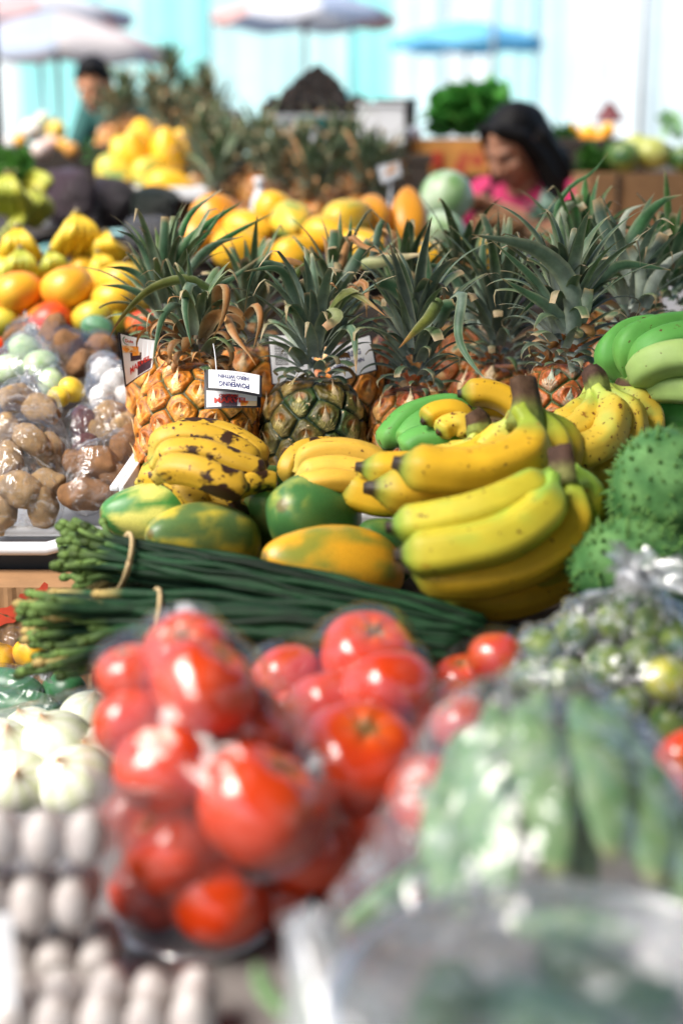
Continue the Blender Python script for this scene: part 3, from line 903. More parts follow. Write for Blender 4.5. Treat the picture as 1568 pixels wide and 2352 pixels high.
def hair_long(h, hr, v):
    p = [ell(h((0, 0.026, 0.048)), (0.082, 0.099, 0.080), hr)]
    p.append(cap(h((0, 0.08, 0.03)), h((0, 0.11, -0.16)), 0.066, 0.066))
    p.append(cap(h((0.0, 0.12, -0.14)), v['chest'] + np.array((0, 0.15, -0.05)), 0.068, 0.06))
    for s in (-1, 1):
        q = [h((s * 0.030, -0.062, 0.092)), h((s * 0.074, -0.022, 0.045)), h((s * 0.092, 0.0, -0.05)), h((s * 0.112, -0.005, -0.15)), v['chest'] + np.array((s * 0.115, -0.105, 0.06)), v['chest'] + np.array((s * 0.10, -0.145, -0.12))]
        rr = [0.020, 0.024, 0.030, 0.036, 0.036, 0.014]
        p += [cap(q[i], q[i + 1], rr[i], rr[i + 1]) for i in range(5)]
        p.append(cap(h((s * 0.07, 0.05, 0.0)), h((s * 0.095, 0.06, -0.17)), 0.036, 0.042))
    return p

pm = P(214, 196, 6.5)
person('man in a teal T-shirt with short black hair, bending over the stall', (pm.x + 0.19, pm.y + 0.33, 0), R(-30),
       dict(pelvis=(0, 0.12, 1.00), waist=(0, 0.08, 1.17), chest=(0, -0.06, 1.375), neck=(0, -0.26, 1.50), head=(0, -0.375, pm.z),
            sh_l=(0.185, -0.165, 1.47), sh_r=(-0.185, -0.165, 1.47), el_l=(0.24, -0.22, 1.21), el_r=(-0.245, -0.27, 1.21), wr_l=(0.18, -0.42, 1.10), wr_r=(-0.20, -0.44, 1.12),
            hip_l=(0.09, 0.12, 0.97), hip_r=(-0.09, 0.12, 0.97), kn_l=(0.10, 0.06, 0.53), kn_r=(-0.10, 0.07, 0.53), an_l=(0.11, 0.10, 0.08), an_r=(-0.11, 0.10, 0.08)),
       (0.003, 0.075, 0.066), (0.03, 0.035, 0.05), hair_short, head_rot=(R(22), 0, R(30)), skin=(0.50, 0.23, 0.12))

pw = P(1182, 332, 4.3)
person('woman in a magenta top with long black hair, head bowed', (pw.x + 0.07, pw.y + 0.13, 0), R(-38),
       dict(pelvis=(0, 0.09, 0.70), waist=(0, 0.08, 0.85), chest=(0, 0.01, 1.045), neck=(0, -0.045, 1.16), head=(0, -0.115, pw.z - 0.005),
            sh_l=(0.17, 0.0, 1.125), sh_r=(-0.17, 0.0, 1.125), el_l=(0.25, -0.10, 0.99), el_r=(-0.24, -0.12, 0.99), wr_l=(0.07, -0.29, 1.10), wr_r=(-0.07, -0.31, 1.10),
            hip_l=(0.09, 0.08, 0.67), hip_r=(-0.09, 0.08, 0.67), kn_l=(0.11, -0.14, 0.42), kn_r=(-0.11, -0.14, 0.42), an_l=(0.12, 0.04, 0.08), an_r=(-0.12, 0.04, 0.08)),
       (0.40, 0.006, 0.08), (0.02, 0.022, 0.04), hair_long, head_rot=(R(32), 0, R(-12)), sleeve=0.8, skin=(0.42, 0.21, 0.13))

# ================================================================== GROUND AND STALL FURNITURE
V = [(-400, -60, 0), (400, -60, 0), (400, 900, 0), (-400, 900, 0)]
tag(put('ground', mesh('ground', V, [(0, 1, 2, 3)], smooth=False), M['concrete']), kind='structure')

TZ = 0.755
table('front_table', 'grey laminate stall table under the tomatoes and eggs', 'table', -0.62, 1.15, 0.33, 1.02, TZ, M['table'], M['dark_wood'], skirt=0.08)
# dark stepped shelf that carries beans, papayas and bananas
sx0, sx1 = -0.185, 1.15
sh = empty('display_shelf', ((sx0 + sx1) / 2, 1.28, 0), 'dark wooden shelf under the papayas and banana hands', 'shelf')
MB().box((sx0, 1.04, 0.74), (sx1, 1.50, 0.775), 0.004).put('shelf_board', M['dark_wood'], sh, smooth=False)
MB().box((-0.17, 1.24, 0.777), (sx1, 1.50, 0.835), 0.004).put('riser', M['dark_wood'], sh, smooth=False)
for lx in (sx0 + 0.04, sx1 - 0.04):
    for ly in (1.07, 1.46):
        MB().box((lx - 0.02, ly - 0.02, 0), (lx + 0.02, ly + 0.02, 0.74), 0.003).put('leg', M['dark_wood'], sh, smooth=False)
# pineapple table with its white tray
table('pineapple_table', 'dark table under the white pineapple tray', 'table', -0.26, 1.25, 1.52, 2.25, 0.825, M['dark_wood'], M['dark_wood'])
tx0 = P(312, 1000, 1.66).x
tr = empty('display_tray', ((tx0 + 1.1) / 2, 1.85, 0.825), 'white plastic tray under the pineapples', 'tray')
TRZ = 0.845
MB().box((tx0, 1.535, 0.827), (1.1, 2.2, TRZ), 0.003).put('tray_base', M['white_plastic'], tr, smooth=False)
MB().box((tx0 - 0.006, 1.53, 0.827), (tx0, 2.2, 0.898), 0.002).box((tx0 - 0.016, 1.53, 0.892), (tx0 - 0.006, 2.2, 0.898), 0.002).put('tray_wall', M['white_plastic'], tr, smooth=False)
MB().box((tx0, 1.525, 0.827), (1.1, 1.533, 0.865), 0.002).put('tray_lip', M['white_plastic'], tr, smooth=False)

# table with potatoes
pt0 = P(80, 1208, 1.74)
table('vegetable_table', 'dark table under the bagged potatoes', 'table', -1.35, -0.275, pt0.y + 0.02, 2.50, 0.775, M['black_plastic'], M['dark_wood'])
t2 = empty('metal_tray', (-0.8, pt0.y + 0.35, 0.777), 'pale metal tray with a rolled rim under the bagged potatoes', 'tray')
MB().box((-1.3, pt0.y + 0.012, 0.778), (-0.29, 2.42, 0.796), 0.003).put('tray_base', M['grey_plastic'], t2, smooth=False)
MB().tube([(-1.3, pt0.y, 0.806), (-0.8, pt0.y - 0.004, 0.806), (-0.29, pt0.y, 0.806)], 0.0065, 10).tube([(-1.3, pt0.y - 0.004, 0.786), (-0.36, pt0.y - 0.008, 0.786), (-0.345, pt0.y - 0.008, 0.790), (-0.29, pt0.y - 0.006, 0.793)], 0.0085, 10).put('rim', M['white_plastic'], t2)
# low table with onions and cucumbers
table('low_table', 'low dark table under the bagged onions and cucumbers', 'table', -1.15, -0.38, 1.05, 1.74, 0.625, M['black_plastic'], M['dark_wood'])
cb = empty('cardboard_box', (-0.72, pt0.y - 0.02, 0.627), 'brown corrugated box with red print, under the metal tray', 'box')
b0 = (-1.1, pt0.y - 0.07, 0.627); b1 = (-0.30, pt0.y + 0.012, 0.755)
bx = MB()
nv_ = 160                                                  # fluted front
front = []
for i in range(nv_):
    x = b0[0] + (b1[0] - b0[0]) * i / (nv_ - 1)
    y = b0[1] + 0.0012 * math.sin(i * 1.6)
    front += [(x, y, b0[2]), (x, y, b1[2])]
bx.add(front, [(2 * i, 2 * i + 2, 2 * i + 3, 2 * i + 1) for i in range(nv_ - 1)])
bx.box((b0[0], b0[1] + 0.003, b0[2]), (b1[0], b1[1] - 0.004, b1[2]), 0.002)
bx.put('box_body', M['card'], cb, smooth=False)
for (x, y, w, h, a) in ((30, 1398, 22, 16, 0.2), (68, 1362, 14, 12, 0.1), (105, 1352, 16, 20, -0.2), (8, 1420, 26, 14, 0.1)):
    c = PZ(x, y, 0.70); d = 1.70
    p = P(x, y, d); pts = []
    for i in range(14):
        aa = 2 * math.pi * i / 14; rr = 1 + 0.35 * math.sin(3 * aa + x)
        pts.append((p.x + L(w, d) * rr * math.cos(aa), b0[1] - 0.0022, p.z + L(h, d) * rr * math.sin(aa)))
    world_part('printed_mark', pts, [tuple(range(13, -1, -1))], M['red_print'], cb, smooth=False)

# ================================================================== PINEAPPLES
PB = {}
def pine(label, x, y, d, Rr, H, seed, pal, crown, lean=(0, 0), leaves=(), e=0.040, spin=0.0, group='pineapples standing in the front tray', zfix=None):
    """(x, y, d) = where the crown springs from the fruit; leaves: extra strap leaves, surveyed one by one"""
    rot = Euler((lean[0], lean[1], spin))
    top = P(x, y, d)
    ax = rot.to_matrix() @ Vector((0, 0, 1))
    base = top - ax * H
    root = empty('pineapple', base, label, 'pineapple', group, rot)
    put('body', pine_body(Rr, H, seed, pal, e), M['pine'], root)
    b = MB()
    crown_mb(b, seed, **crown)
    inv = Matrix.LocRotScale(None, rot, None).to_3x3().inverted()
    for lf in leaves:
        pts = lf[0]; w = lf[1]; o = lf[2] if len(lf) > 2 else {}
        path = catmull([np.array(inv @ (P(*p) - base)) for p in pts], 14)
        path[:, 2] += H * 0  # already local
        T = path[-1] - path[0]
        view = np.array(inv @ (Vector(P(*pts[len(pts) // 2])) - Vector((0, 0, CAMZ))))
        side = unit(np.cross(T, view))
        V, Fc, C = blade(path - np.array([0, 0, H]), side * o.get('face', 1), w, gut=o.get('gut', 0.25), cut=o.get('cut', False),
                         c0=o.get('c0', (0.20, 0.25, 0.21)), c1=o.get('c1', (0.05, 0.11, 0.055)), tip=o.get('tip', (0.40, 0.28, 0.14)), tipn=o.get('tipn', 0.12), twist=o.get('twist', 0.0))
        b.add(V, Fc, C)
    me = b.local('pineapple_crown', cols=True)
    put('crown', me, M['crown'], root, (0, 0, H - 0.004))
    return root

CUT = dict(cut=True, tipn=0.06)
FR = dict(c1=(0.035, 0.14, 0.04), c0=(0.16, 0.24, 0.14))
BR = dict(c0=(0.34, 0.18, 0.07), c1=(0.32, 0.14, 0.045), tip=(0.42, 0.24, 0.10), tipn=0.4, twist=1.2, gut=0.5)
OL = dict(c1=(0.14, 0.15, 0.03), c0=(0.10, 0.15, 0.05), tip=(0.36, 0.16, 0.05), tipn=0.35)
def hgt(x, y, d): return P(x, y, d).z - TRZ - 0.002

d = 1.70
pine('broad orange pineapple with a withered brown crown and a folded tag', 452, 838, d, 0.0690, hgt(455, 838, d), 3, PAL_ORANGE,
     dict(n=74, Lmax=0.115, w=0.0155, base_r=0.030, brown=0.42, cut=0.25, height=0.055, droop=1.7, upright=0.92), lean=(R(-2), R(1)), e=0.0325,
     leaves=[([(500, 700, 1.66), (505, 655, 1.64), (525, 655, 1.62), (515, 720, 1.61), (485, 775, 1.61)], 0.017, BR), ([(520, 720, 1.66), (540, 760, 1.63), (570, 800, 1.62), (590, 835, 1.61)], 0.012, BR),
             ([(470, 690, 1.68), (440, 640, 1.66), (425, 700, 1.64), (440, 790, 1.63)], 0.013, dict(tip=(0.05, 0.1, 0.04))), ([(430, 700, 1.70), (400, 690, 1.66), (370, 730, 1.63), (350, 830, 1.62)], 0.012, {}),
             ([(560, 720, 1.68), (590, 690, 1.66), (600, 730, 1.64), (580, 800, 1.63)], 0.013, BR),
             ([(490, 660, 1.70), (430, 632, 1.68), (340, 660, 1.66), (270, 735, 1.64), (246, 785, 1.63)], 0.013, dict(OL, twist=0.6))])
d = 1.86
pine('orange pineapple behind the broad one, with a tall splayed green crown', 388, 790, d, 0.056, hgt(368, 790, d), 5, PAL_ORANGE,
     dict(n=52, Lmax=0.14, w=0.0155, base_r=0.024, brown=0.10, cut=0.2, height=0.085, palette=GREY), lean=(R(-3), R(-3)),
     leaves=[([(378, 690, 1.84), (374, 610, 1.83), (377, 540, 1.82), (379, 490, 1.82)], 0.0155, CUT), ([(366, 690, 1.85), (350, 620, 1.83), (315, 545, 1.82), (268, 522, 1.80)], 0.0145, dict(tipn=0.05)),
             ([(362, 690, 1.85), (335, 640, 1.83), (295, 612, 1.82), (242, 606, 1.80)], 0.0125, dict(tipn=0.1)), ([(360, 700, 1.84), (330, 672, 1.81), (285, 652, 1.80), (232, 648, 1.79)], 0.0125, {}),
             ([(388, 640, 1.86), (420, 560, 1.87), (480, 505, 1.88), (562, 452, 1.90)], 0.0155, FR), ([(388, 660, 1.86), (415, 600, 1.87), (470, 535, 1.88), (520, 465, 1.88)], 0.0125, FR),
             ([(390, 670, 1.86), (430, 610, 1.87), (510, 545, 1.89), (630, 480, 1.92)], 0.0125, FR), ([(385, 640, 1.86), (405, 560, 1.87), (440, 480, 1.88), (512, 426, 1.90)], 0.0125, dict(tip=(0.62, 0.52, 0.36), tipn=0.35, **FR)),
             ([(392, 680, 1.85), (430, 620, 1.84), (480, 560, 1.84), (560, 535, 1.84)], 0.014, dict(tipn=0.2)), ([(395, 690, 1.85), (450, 660, 1.83), (520, 640, 1.83), (600, 580, 1.83)], 0.014, dict(tipn=0.25))])
d = 1.72
pine('dark green and yellow pineapple with a neat blue-grey crown', 722, 872, d, 0.0605, hgt(722, 872, d), 8, PAL_GREEN,
     dict(n=70, Lmax=0.135, w=0.0155, base_r=0.026, brown=0.06, cut=0.22, height=0.075, palette=((0.27, 0.32, 0.29), (0.075, 0.12, 0.085))), lean=(R(-1), R(1)), e=0.0345,
     leaves=[([(735, 760, 1.69), (770, 690, 1.67), (800, 660, 1.66), (850, 690, 1.64), (885, 718, 1.63)], 0.014, dict(OL, twist=0.9)), ([(705, 760, 1.69), (690, 710, 1.67), (660, 705, 1.65), (640, 740, 1.63)], 0.017, dict(tip=(0.38, 0.18, 0.08))),
             ([(690, 740, 1.70), (670, 660, 1.68), (640, 610, 1.66), (560, 615, 1.65)], 0.016, {}), ([(720, 700, 1.72), (660, 615, 1.70), (600, 600, 1.68), (575, 640, 1.66), (560, 720, 1.65)], 0.013, dict(tipn=0.2)),
             ([(760, 770, 1.69), (790, 740, 1.67), (812, 760, 1.65), (818, 850, 1.64)], 0.013, dict(tip=(0.36, 0.2, 0.1), tipn=0.3)), ([(745, 720, 1.70), (765, 700, 1.67), (775, 720, 1.655), (745, 745, 1.65)], 0.015, dict(c1=(0.24, 0.27, 0.12), tip=(0.45, 0.25, 0.13), tipn=0.25, cut=True)),
             ([(740, 720, 1.74), (800, 660, 1.73), (835, 640, 1.72), (842, 720, 1.70)], 0.016, BR)])
d = 1.73
pine('rust-orange pineapple with a big dark grey-green crown', 955, 892, d, 0.0565, hgt(955, 892, d), 12, PAL_RUST,
     dict(n=74, Lmax=0.142, w=0.0155, base_r=0.026, brown=0.04, cut=0.4, height=0.09, palette=((0.21, 0.25, 0.23), (0.060, 0.090, 0.068)), droop=1.25), lean=(R(-1), R(-1)), e=0.0325,
     leaves=[([(970, 760, 1.68), (1000, 700, 1.66), (970, 740, 1.64), (920, 790, 1.625)], 0.010, {}), ([(1010, 680, 1.66), (985, 720, 1.635), (950, 755, 1.62), (915, 792, 1.61)], 0.016, OL),
             ([(975, 760, 1.70), (985, 680, 1.70), (976, 610, 1.70), (972, 570, 1.70)], 0.0185, CUT), ([(955, 750, 1.70), (940, 690, 1.69), (900, 650, 1.68), (862, 642, 1.67)], 0.020, CUT),
             ([(1020, 700, 1.68), (1060, 660, 1.66), (1050, 760, 1.64), (1085, 830, 1.62), (1120, 868, 1.60)], 0.015, dict(tipn=0.1)), ([(1000, 740, 1.69), (1020, 700, 1.67), (1045, 690, 1.655)], 0.020, CUT)])
d = 1.90
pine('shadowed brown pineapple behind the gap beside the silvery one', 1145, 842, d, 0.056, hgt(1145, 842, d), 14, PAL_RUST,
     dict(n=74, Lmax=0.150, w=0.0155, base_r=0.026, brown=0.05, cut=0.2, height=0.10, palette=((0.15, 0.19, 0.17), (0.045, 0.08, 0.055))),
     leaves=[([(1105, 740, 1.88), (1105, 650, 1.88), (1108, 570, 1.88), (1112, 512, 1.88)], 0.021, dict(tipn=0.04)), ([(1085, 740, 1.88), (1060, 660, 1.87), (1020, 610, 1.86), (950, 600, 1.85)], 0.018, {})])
d = 1.68
pine('silvery-scaled pineapple with reddish eyes and a bushy pale crown', 1288, 838, d, 0.0475, hgt(1288, 838, d), 21, PAL_SILVER,
     dict(n=80, Lmax=0.135, w=0.0155, base_r=0.024, brown=0.03, cut=0.35, height=0.095, palette=((0.36, 0.40, 0.37), (0.085, 0.125, 0.09)), droop=1.3), e=0.031, lean=(R(0), R(2)),
     leaves=[([(1310, 760, 1.64), (1318, 690, 1.63), (1295, 620, 1.62), (1220, 560, 1.60), (1082, 530, 1.58)], 0.026, dict(tipn=0.04, c1=(0.08, 0.12, 0.08))), ([(1330, 740, 1.65), (1345, 690, 1.63), (1352, 655, 1.62)], 0.016, dict(cut=True, c1=(0.30, 0.36, 0.28), c0=(0.3, 0.36, 0.3))),
             ([(1300, 730, 1.64), (1250, 690, 1.62), (1200, 660, 1.61), (1150, 630, 1.60)], 0.015, {}), ([(1310, 700, 1.66), (1370, 640, 1.66), (1430, 600, 1.66), (1540, 612, 1.66)], 0.018, dict(tipn=0.05)),
             ([(1300, 750, 1.64), (1230, 640, 1.62), (1180, 590, 1.61), (1130, 545, 1.60)], 0.014, {}), ([(1290, 740, 1.66), (1270, 690, 1.64), (1235, 680, 1.63), (1190, 720, 1.62)], 0.014, {})])
d = 1.92
pine('pineapple standing behind the dark green one, only its ragged crown showing', 775, 790, d, 0.058, hgt(775, 790, d), 31, PAL_ORANGE,
     dict(n=48, Lmax=0.13, w=0.0155, brown=0.12, cut=0.3, height=0.09),
     leaves=[([(770, 640, 1.88), (766, 580, 1.88), (768, 520, 1.88)], 0.018, CUT), ([(795, 630, 1.88), (802, 560, 1.88), (806, 486, 1.88)], 0.011, FR), ([(790, 640, 1.87), (820, 590, 1.86), (850, 545, 1.85)], 0.018, CUT),
             ([(780, 620, 1.87), (800, 540, 1.86), (830, 555, 1.85), (900, 580, 1.84)], 0.013, BR), ([(830, 600, 1.86), (890, 590, 1.85), (975, 575, 1.84)], 0.018, dict(c0=(0.3, 0.33, 0.14), c1=(0.42, 0.40, 0.2), tip=(0.55, 0.42, 0.25), tipn=0.5)),
             ([(850, 620, 1.90), (870, 520, 1.90), (885, 500, 1.90), (905, 560, 1.89)], 0.013, dict(tipn=0.3)), ([(740, 660, 1.86), (700, 680, 1.83), (670, 650, 1.82), (700, 600, 1.81), (745, 585, 1.80)], 0.017, dict(c1=(0.10, 0.14, 0.03)))])
d = 2.0
for lb, x, y, sd in (('pineapple behind the withered crown, showing a strip of orange rind', 580, 800, 33), ('pineapple in the back row behind the rust-orange one', 930, 760, 35), ('pineapple in the back row before the white cabbage', 1060, 740, 36)):
    pine(lb, x, y, d, 0.056, hgt(x, y, d), sd, PAL_ORANGE if sd == 33 else PAL_RUST, dict(n=46, Lmax=0.125, w=0.0155, brown=0.06, cut=0.3, height=0.09))
d = 1.86
pine('pineapple nearest the tray corner, with upright pale cut leaves', 1440, 770, d, 0.052, hgt(1440, 770, d), 41, PAL_SILVER,
     dict(n=50, Lmax=0.125, w=0.0155, brown=0.02, cut=0.4, height=0.09, palette=PALE),
     leaves=[([(1430, 640, 1.84), (1405, 560, 1.84), (1380, 490, 1.84), (1370, 450, 1.84)], 0.020, dict(cut=True, c1=(0.06, 0.10, 0.07))), ([(1440, 640, 1.85), (1425, 540, 1.85), (1440, 480, 1.85), (1485, 460, 1.85)], 0.017, dict(c1=(0.42, 0.46, 0.36), c0=(0.35, 0.4, 0.32), tipn=0.1)),
             ([(1455, 640, 1.84), (1450, 560, 1.83), (1475, 500, 1.82), (1520, 455, 1.80), (1566, 440, 1.79)], 0.026, dict(c1=(0.05, 0.14, 0.05))), ([(1450, 620, 1.83), (1455, 570, 1.82), (1475, 538, 1.81)], 0.020, dict(cut=True, c1=(0.50, 0.54, 0.42), c0=(0.3, 0.36, 0.25))),
             ([(1480, 680, 1.82), (1490, 600, 1.81), (1525, 530, 1.80)], 0.020, dict(cut=True, c1=(0.07, 0.10, 0.075))), ([(1480, 700, 1.82), (1500, 640, 1.80), (1540, 590, 1.79), (1590, 560, 1.78)], 0.018, dict(c1=(0.3, 0.34, 0.28))),
             ([(1470, 690, 1.82), (1470, 620, 1.81), (1445, 560, 1.80)], 0.016, dict(cut=True, c1=(0.36, 0.42, 0.33)))])
d = 2.0
pine('pineapple behind the pale cut crown, one leaf curling high above it', 1330, 700, d, 0.055, hgt(1330, 700, d), 43, PAL_RUST,
     dict(n=50, Lmax=0.135, w=0.0155, brown=0.02, cut=0.3, height=0.09, palette=FRESH),
     leaves=[([(1325, 600, 1.97), (1290, 530, 1.96), (1275, 480, 1.95), (1310, 420, 1.94), (1360, 390, 1.94), (1396, 342, 1.94)], 0.011, dict(tipn=0.03, **FR)), ([(1325, 600, 1.97), (1318, 520, 1.97), (1330, 440, 1.97)], 0.016, dict(cut=True, **FR)),
             ([(1315, 600, 1.96), (1285, 520, 1.95), (1300, 470, 1.94), (1330, 462, 1.93), (1340, 475, 1.93)], 0.016, dict(cut=True, c1=(0.42, 0.48, 0.33))), ([(1330, 610, 1.97), (1350, 520, 1.97), (1395, 435, 1.97)], 0.020, dict(c1=(0.28, 0.36, 0.25)))])
pine('pineapple at the far corner of the tray, beside the green bananas', 1530, 720, 2.0, 0.055, hgt(1530, 720, 2.0), 44, PAL_RUST, dict(n=50, Lmax=0.135, w=0.0155, brown=0.02, cut=0.3, height=0.09, palette=FRESH))

# ---- paper tags hanging on the crowns
def quad(b, tl, tr_, br, bl, th, n=10, bow=0.0):
    """thin card between four corners, bowed a little; returns a function (u, v, lift) -> point"""
    tl, tr_, br, bl = [np.array(q) for q in (tl, tr_, br, bl)]
    nrm = unit(np.cross(tr_ - tl, bl - tl)); 
    if np.dot(nrm, np.array((0, -1, 0))) < 0: nrm = -nrm
    f = lambda u, v, l=0.0: (tl * (1 - u) + tr_ * u) * (1 - v) + (bl * (1 - u) + br * u) * v + nrm * (bow * math.sin(math.pi * u) + l)
    V = [f(i / n, j, l) for l in (0, -th) for j in (0, 1) for i in range(n + 1)]
    m = n + 1; Fc = []
    for i in range(n):
        Fc += [(i, m + i, m + i + 1, i + 1), (2 * m + i, 2 * m + i + 1, 3 * m + i + 1, 3 * m + i), (i, i + 1, 2 * m + i + 1, 2 * m + i), (m + i, 3 * m + i, 3 * m + i + 1, m + i + 1)]
    Fc += [(0, 2 * m, 3 * m, m), (n, m + n, 3 * m + n, 2 * m + n)]
    b.add(V, Fc)
    return f

def rect(f, u0, v0, u1, v1, lift, name, m, parent, n=8):
    V = [f(u0 + (u1 - u0) * i / n, v, lift) for v in (v0, v1) for i in range(n + 1)]
    return world_part(name, V, [(i, n + 1 + i, n + 2 + i, i + 1) for i in range(n)], m, parent, smooth=False)

def words_on(f, body, u, v, w, h, lift, m, parent, turn=False, name='lettering', skew=0.0):
    T, Fc = text_geo(body)
    pts = []
    for p in T:
        a, b_ = (p[0], p[1]) if not turn else (-p[0], -p[1])
        pts.append(f(u + a * w, v - b_ * h + skew * a, lift))
    return world_part(name, pts, Fc, m, parent, smooth=False)

# folded tag on the broad pineapple
dt = 1.600
tg = empty('paper_tag', P(535, 940, dt), 'folded white tag with upside-down blue words, on the broad pineapple', 'price tag')
b = MB(); f = quad(b, P(469, 852, dt + 0.012), P(601, 866, dt + 0.014), P(599, 936, dt), P(470, 940, dt), 0.0007, bow=0.002)
b.put('back_panel', M['ink_black'], tg, smooth=False)
rect(f, 0.035, 0.30, 0.93, 0.955, 0.0006, 'print', M['paper'], tg)
rect(f, 0.30, 0.62, 0.58, 0.955, 0.0009, 'print', M['ink_plum'], tg)
rect(f, 0.64, 0.80, 0.93, 0.955, 0.0010, 'print', M['ink_orange'], tg)
words_on(f, 'CAPTAIN', 0.43, 0.655, 0.34, 0.085, 0.0013, M['ink_red'], tg)
words_on(f, 'MARVEL', 0.47, 0.785, 0.60, 0.15, 0.0014, M['ink_red'], tg)
b = MB(); f = quad(b, P(473, 849, dt - 0.004), P(602, 863, dt - 0.002), P(601, 912, dt - 0.016), P(474, 896, dt - 0.017), 0.0007, bow=0.003)
b.tube([f(0, 0, -0.002), P(470.5, 848, dt + 0.004), P(470, 852, dt + 0.012)], 0.0006, 6)
b.put('flap', M['ink_black'], tg, smooth=False)
rect(f, 0.045, 0.01, 0.955, 0.90, 0.0006, 'print', M['paper'], tg)
words_on(f, 'the power in every bite', 0.48, 0.115, 0.46, 0.075, 0.0009, M['ink_grey'], tg, turn=True)
words_on(f, 'HERO WITHIN', 0.49, 0.30, 0.54, 0.19, 0.0009, M['ink_blue'], tg, turn=True)
words_on(f, 'the', 0.49, 0.47, 0.08, 0.10, 0.0009, M['ink_blue'], tg, turn=True)
words_on(f, 'POWERING', 0.50, 0.66, 0.54, 0.24, 0.0009, M['ink_blue'], tg, turn=True)
MB().tube(catmull([P(490, 790, 1.63), P(494, 815, 1.61), P(497, 848, dt - 0.004), P(498, 856, dt - 0.006)], 10), 0.0006, 6).put('tag_string', M['white_plastic'], tg)
# torn tag hanging behind
dt = 1.70
tg = empty('paper_tag', P(290, 888, dt), 'torn white tag with a small red logo, hanging off the orange pineapple', 'price tag')
b = MB(); f = quad(b, P(272, 763, dt), P(366, 782, dt + 0.03), P(350, 846, dt + 0.02), P(288, 890, dt), 0.0007, bow=-0.004)
b.put('back_panel', M['ink_black'], tg, smooth=False)
rect(f, 0.05, 0.025, 0.97, 0.965, 0.0006, 'print', M['paper'], tg)
rect(f, 0.05, 0.235, 0.52, 0.37, 0.0009, 'print', M['ink_orange'], tg)
rect(f, 0.28, 0.38, 0.60, 0.56, 0.0009, 'print', M['ink_plum'], tg)
rect(f, 0.34, 0.36, 0.56, 0.45, 0.0011, 'print', M['ink_orange'], tg)
rect(f, 0.50, 0.60, 0.92, 0.93, 0.0009, 'print', M['ink_plum'], tg)
words_on(f, 'MARVEL', 0.55, 0.66, 0.62, 0.15, 0.0012, M['ink_red'], tg, skew=-0.20)
words_on(f, 'Dole', 0.27, 0.135, 0.22, 0.065, 0.0011, M['ink_red'], tg)
V = []
for i in range(15):
    a = 2.2 + 2.4 * i / 14
    for rr in (1.0, 0.88): V.append(f(0.26 + 0.17 * rr * math.cos(a) * (1 if rr == 1 else 0.97), 0.13 - 0.095 * rr * math.sin(a), 0.0010))
world_part('logo_ring', V, [(2 * i, 2 * i + 1, 2 * i + 3, 2 * i + 2) for i in range(14)], M['ink_green'], tg, smooth=False)
rect(f, 0.245, 0.12, 0.275, 0.145, 0.0013, 'logo_sun', M['ink_yellow'], tg, n=2)
# barcode tag and its other half behind the green pineapple's crown
dt = 1.80
tg = empty('paper_tag', P(700, 880, dt), 'pale tag with a barcode, tucked behind the blue-grey crown', 'price tag')
b = MB(); f = quad(b, P(614, 768, dt), P(720, 770, dt + 0.01), P(722, 880, dt), P(624, 884, dt), 0.0007)
b.put('back_panel', M['ink_black'], tg, smooth=False)
rect(f, 0.03, 0.02, 0.99, 0.98, 0.0006, 'print', M['paper'], tg)
vv = 0.18
rb = random.Random(4)
while vv < 0.62:
    w_ = rb.choice((0.008, 0.012, 0.02)); rect(f, 0.13, vv, 0.42, vv + w_, 0.0009, 'barcode_bar', M['ink_black'], tg, n=1); vv += w_ + rb.choice((0.010, 0.014, 0.022))
tg = empty('paper_tag', P(800, 880, dt), 'shaded tag reading HERO WITHIN, between the blue-grey and dark crowns', 'price tag')
b = MB(); f = quad(b, P(748, 800, dt), P(852, 768, dt), P(868, 850, dt - 0.01), P(764, 882, dt - 0.01), 0.0007)
b.put('back_panel', M['ink_black'], tg, smooth=False)
rect(f, 0.02, 0.02, 0.96, 0.97, 0.0006, 'print', M['paper'], tg)
words_on(f, 'POWERING', 0.40, 0.36, 0.62, 0.16, 0.0009, M['ink_blue'], tg)
words_on(f, 'the', 0.42, 0.48, 0.10, 0.06, 0.0009, M['ink_blue'], tg)
words_on(f, 'HERO WITHIN', 0.42, 0.60, 0.66, 0.12, 0.0009, M['ink_blue'], tg)

# ================================================================== BANANAS
G = 'banana hands laid along the shelf'
O = dict(neck=0.10, neck_r=0.5)
hand('overripe banana hand blotched brown-black, below the withered pineapple', (470, 1110, 1.50), [
    ([(352, 1062, 1.50), (375, 1014, 1.50), (450, 1002, 1.50), (540, 1032, 1.50), (600, 1082, 1.50)], 0.0150, 'over', O),
    ([(380, 1022, 1.54), (430, 990, 1.55), (510, 997, 1.55), (580, 1034, 1.54), (612, 1072, 1.53)], 0.0140, 'over', O),
    ([(355, 1074, 1.46), (390, 1044, 1.45), (470, 1044, 1.45), (550, 1072, 1.45), (622, 1100, 1.46)], 0.0150, 'over', O),
    ([(358, 1100, 1.42), (395, 1078, 1.41), (455, 1084, 1.40), (520, 1110, 1.40), (572, 1120, 1.41)], 0.0158, 'over', O),
    ([(520, 1132, 1.44), (560, 1114, 1.44), (600, 1104, 1.45), (636, 1110, 1.46)], 0.0119, 'over', O)],
    stem=([(360, 1082, 1.47), (345, 1097, 1.49), (338, 1107, 1.50)], (0.016, 0.014, 0.012)), group=G)
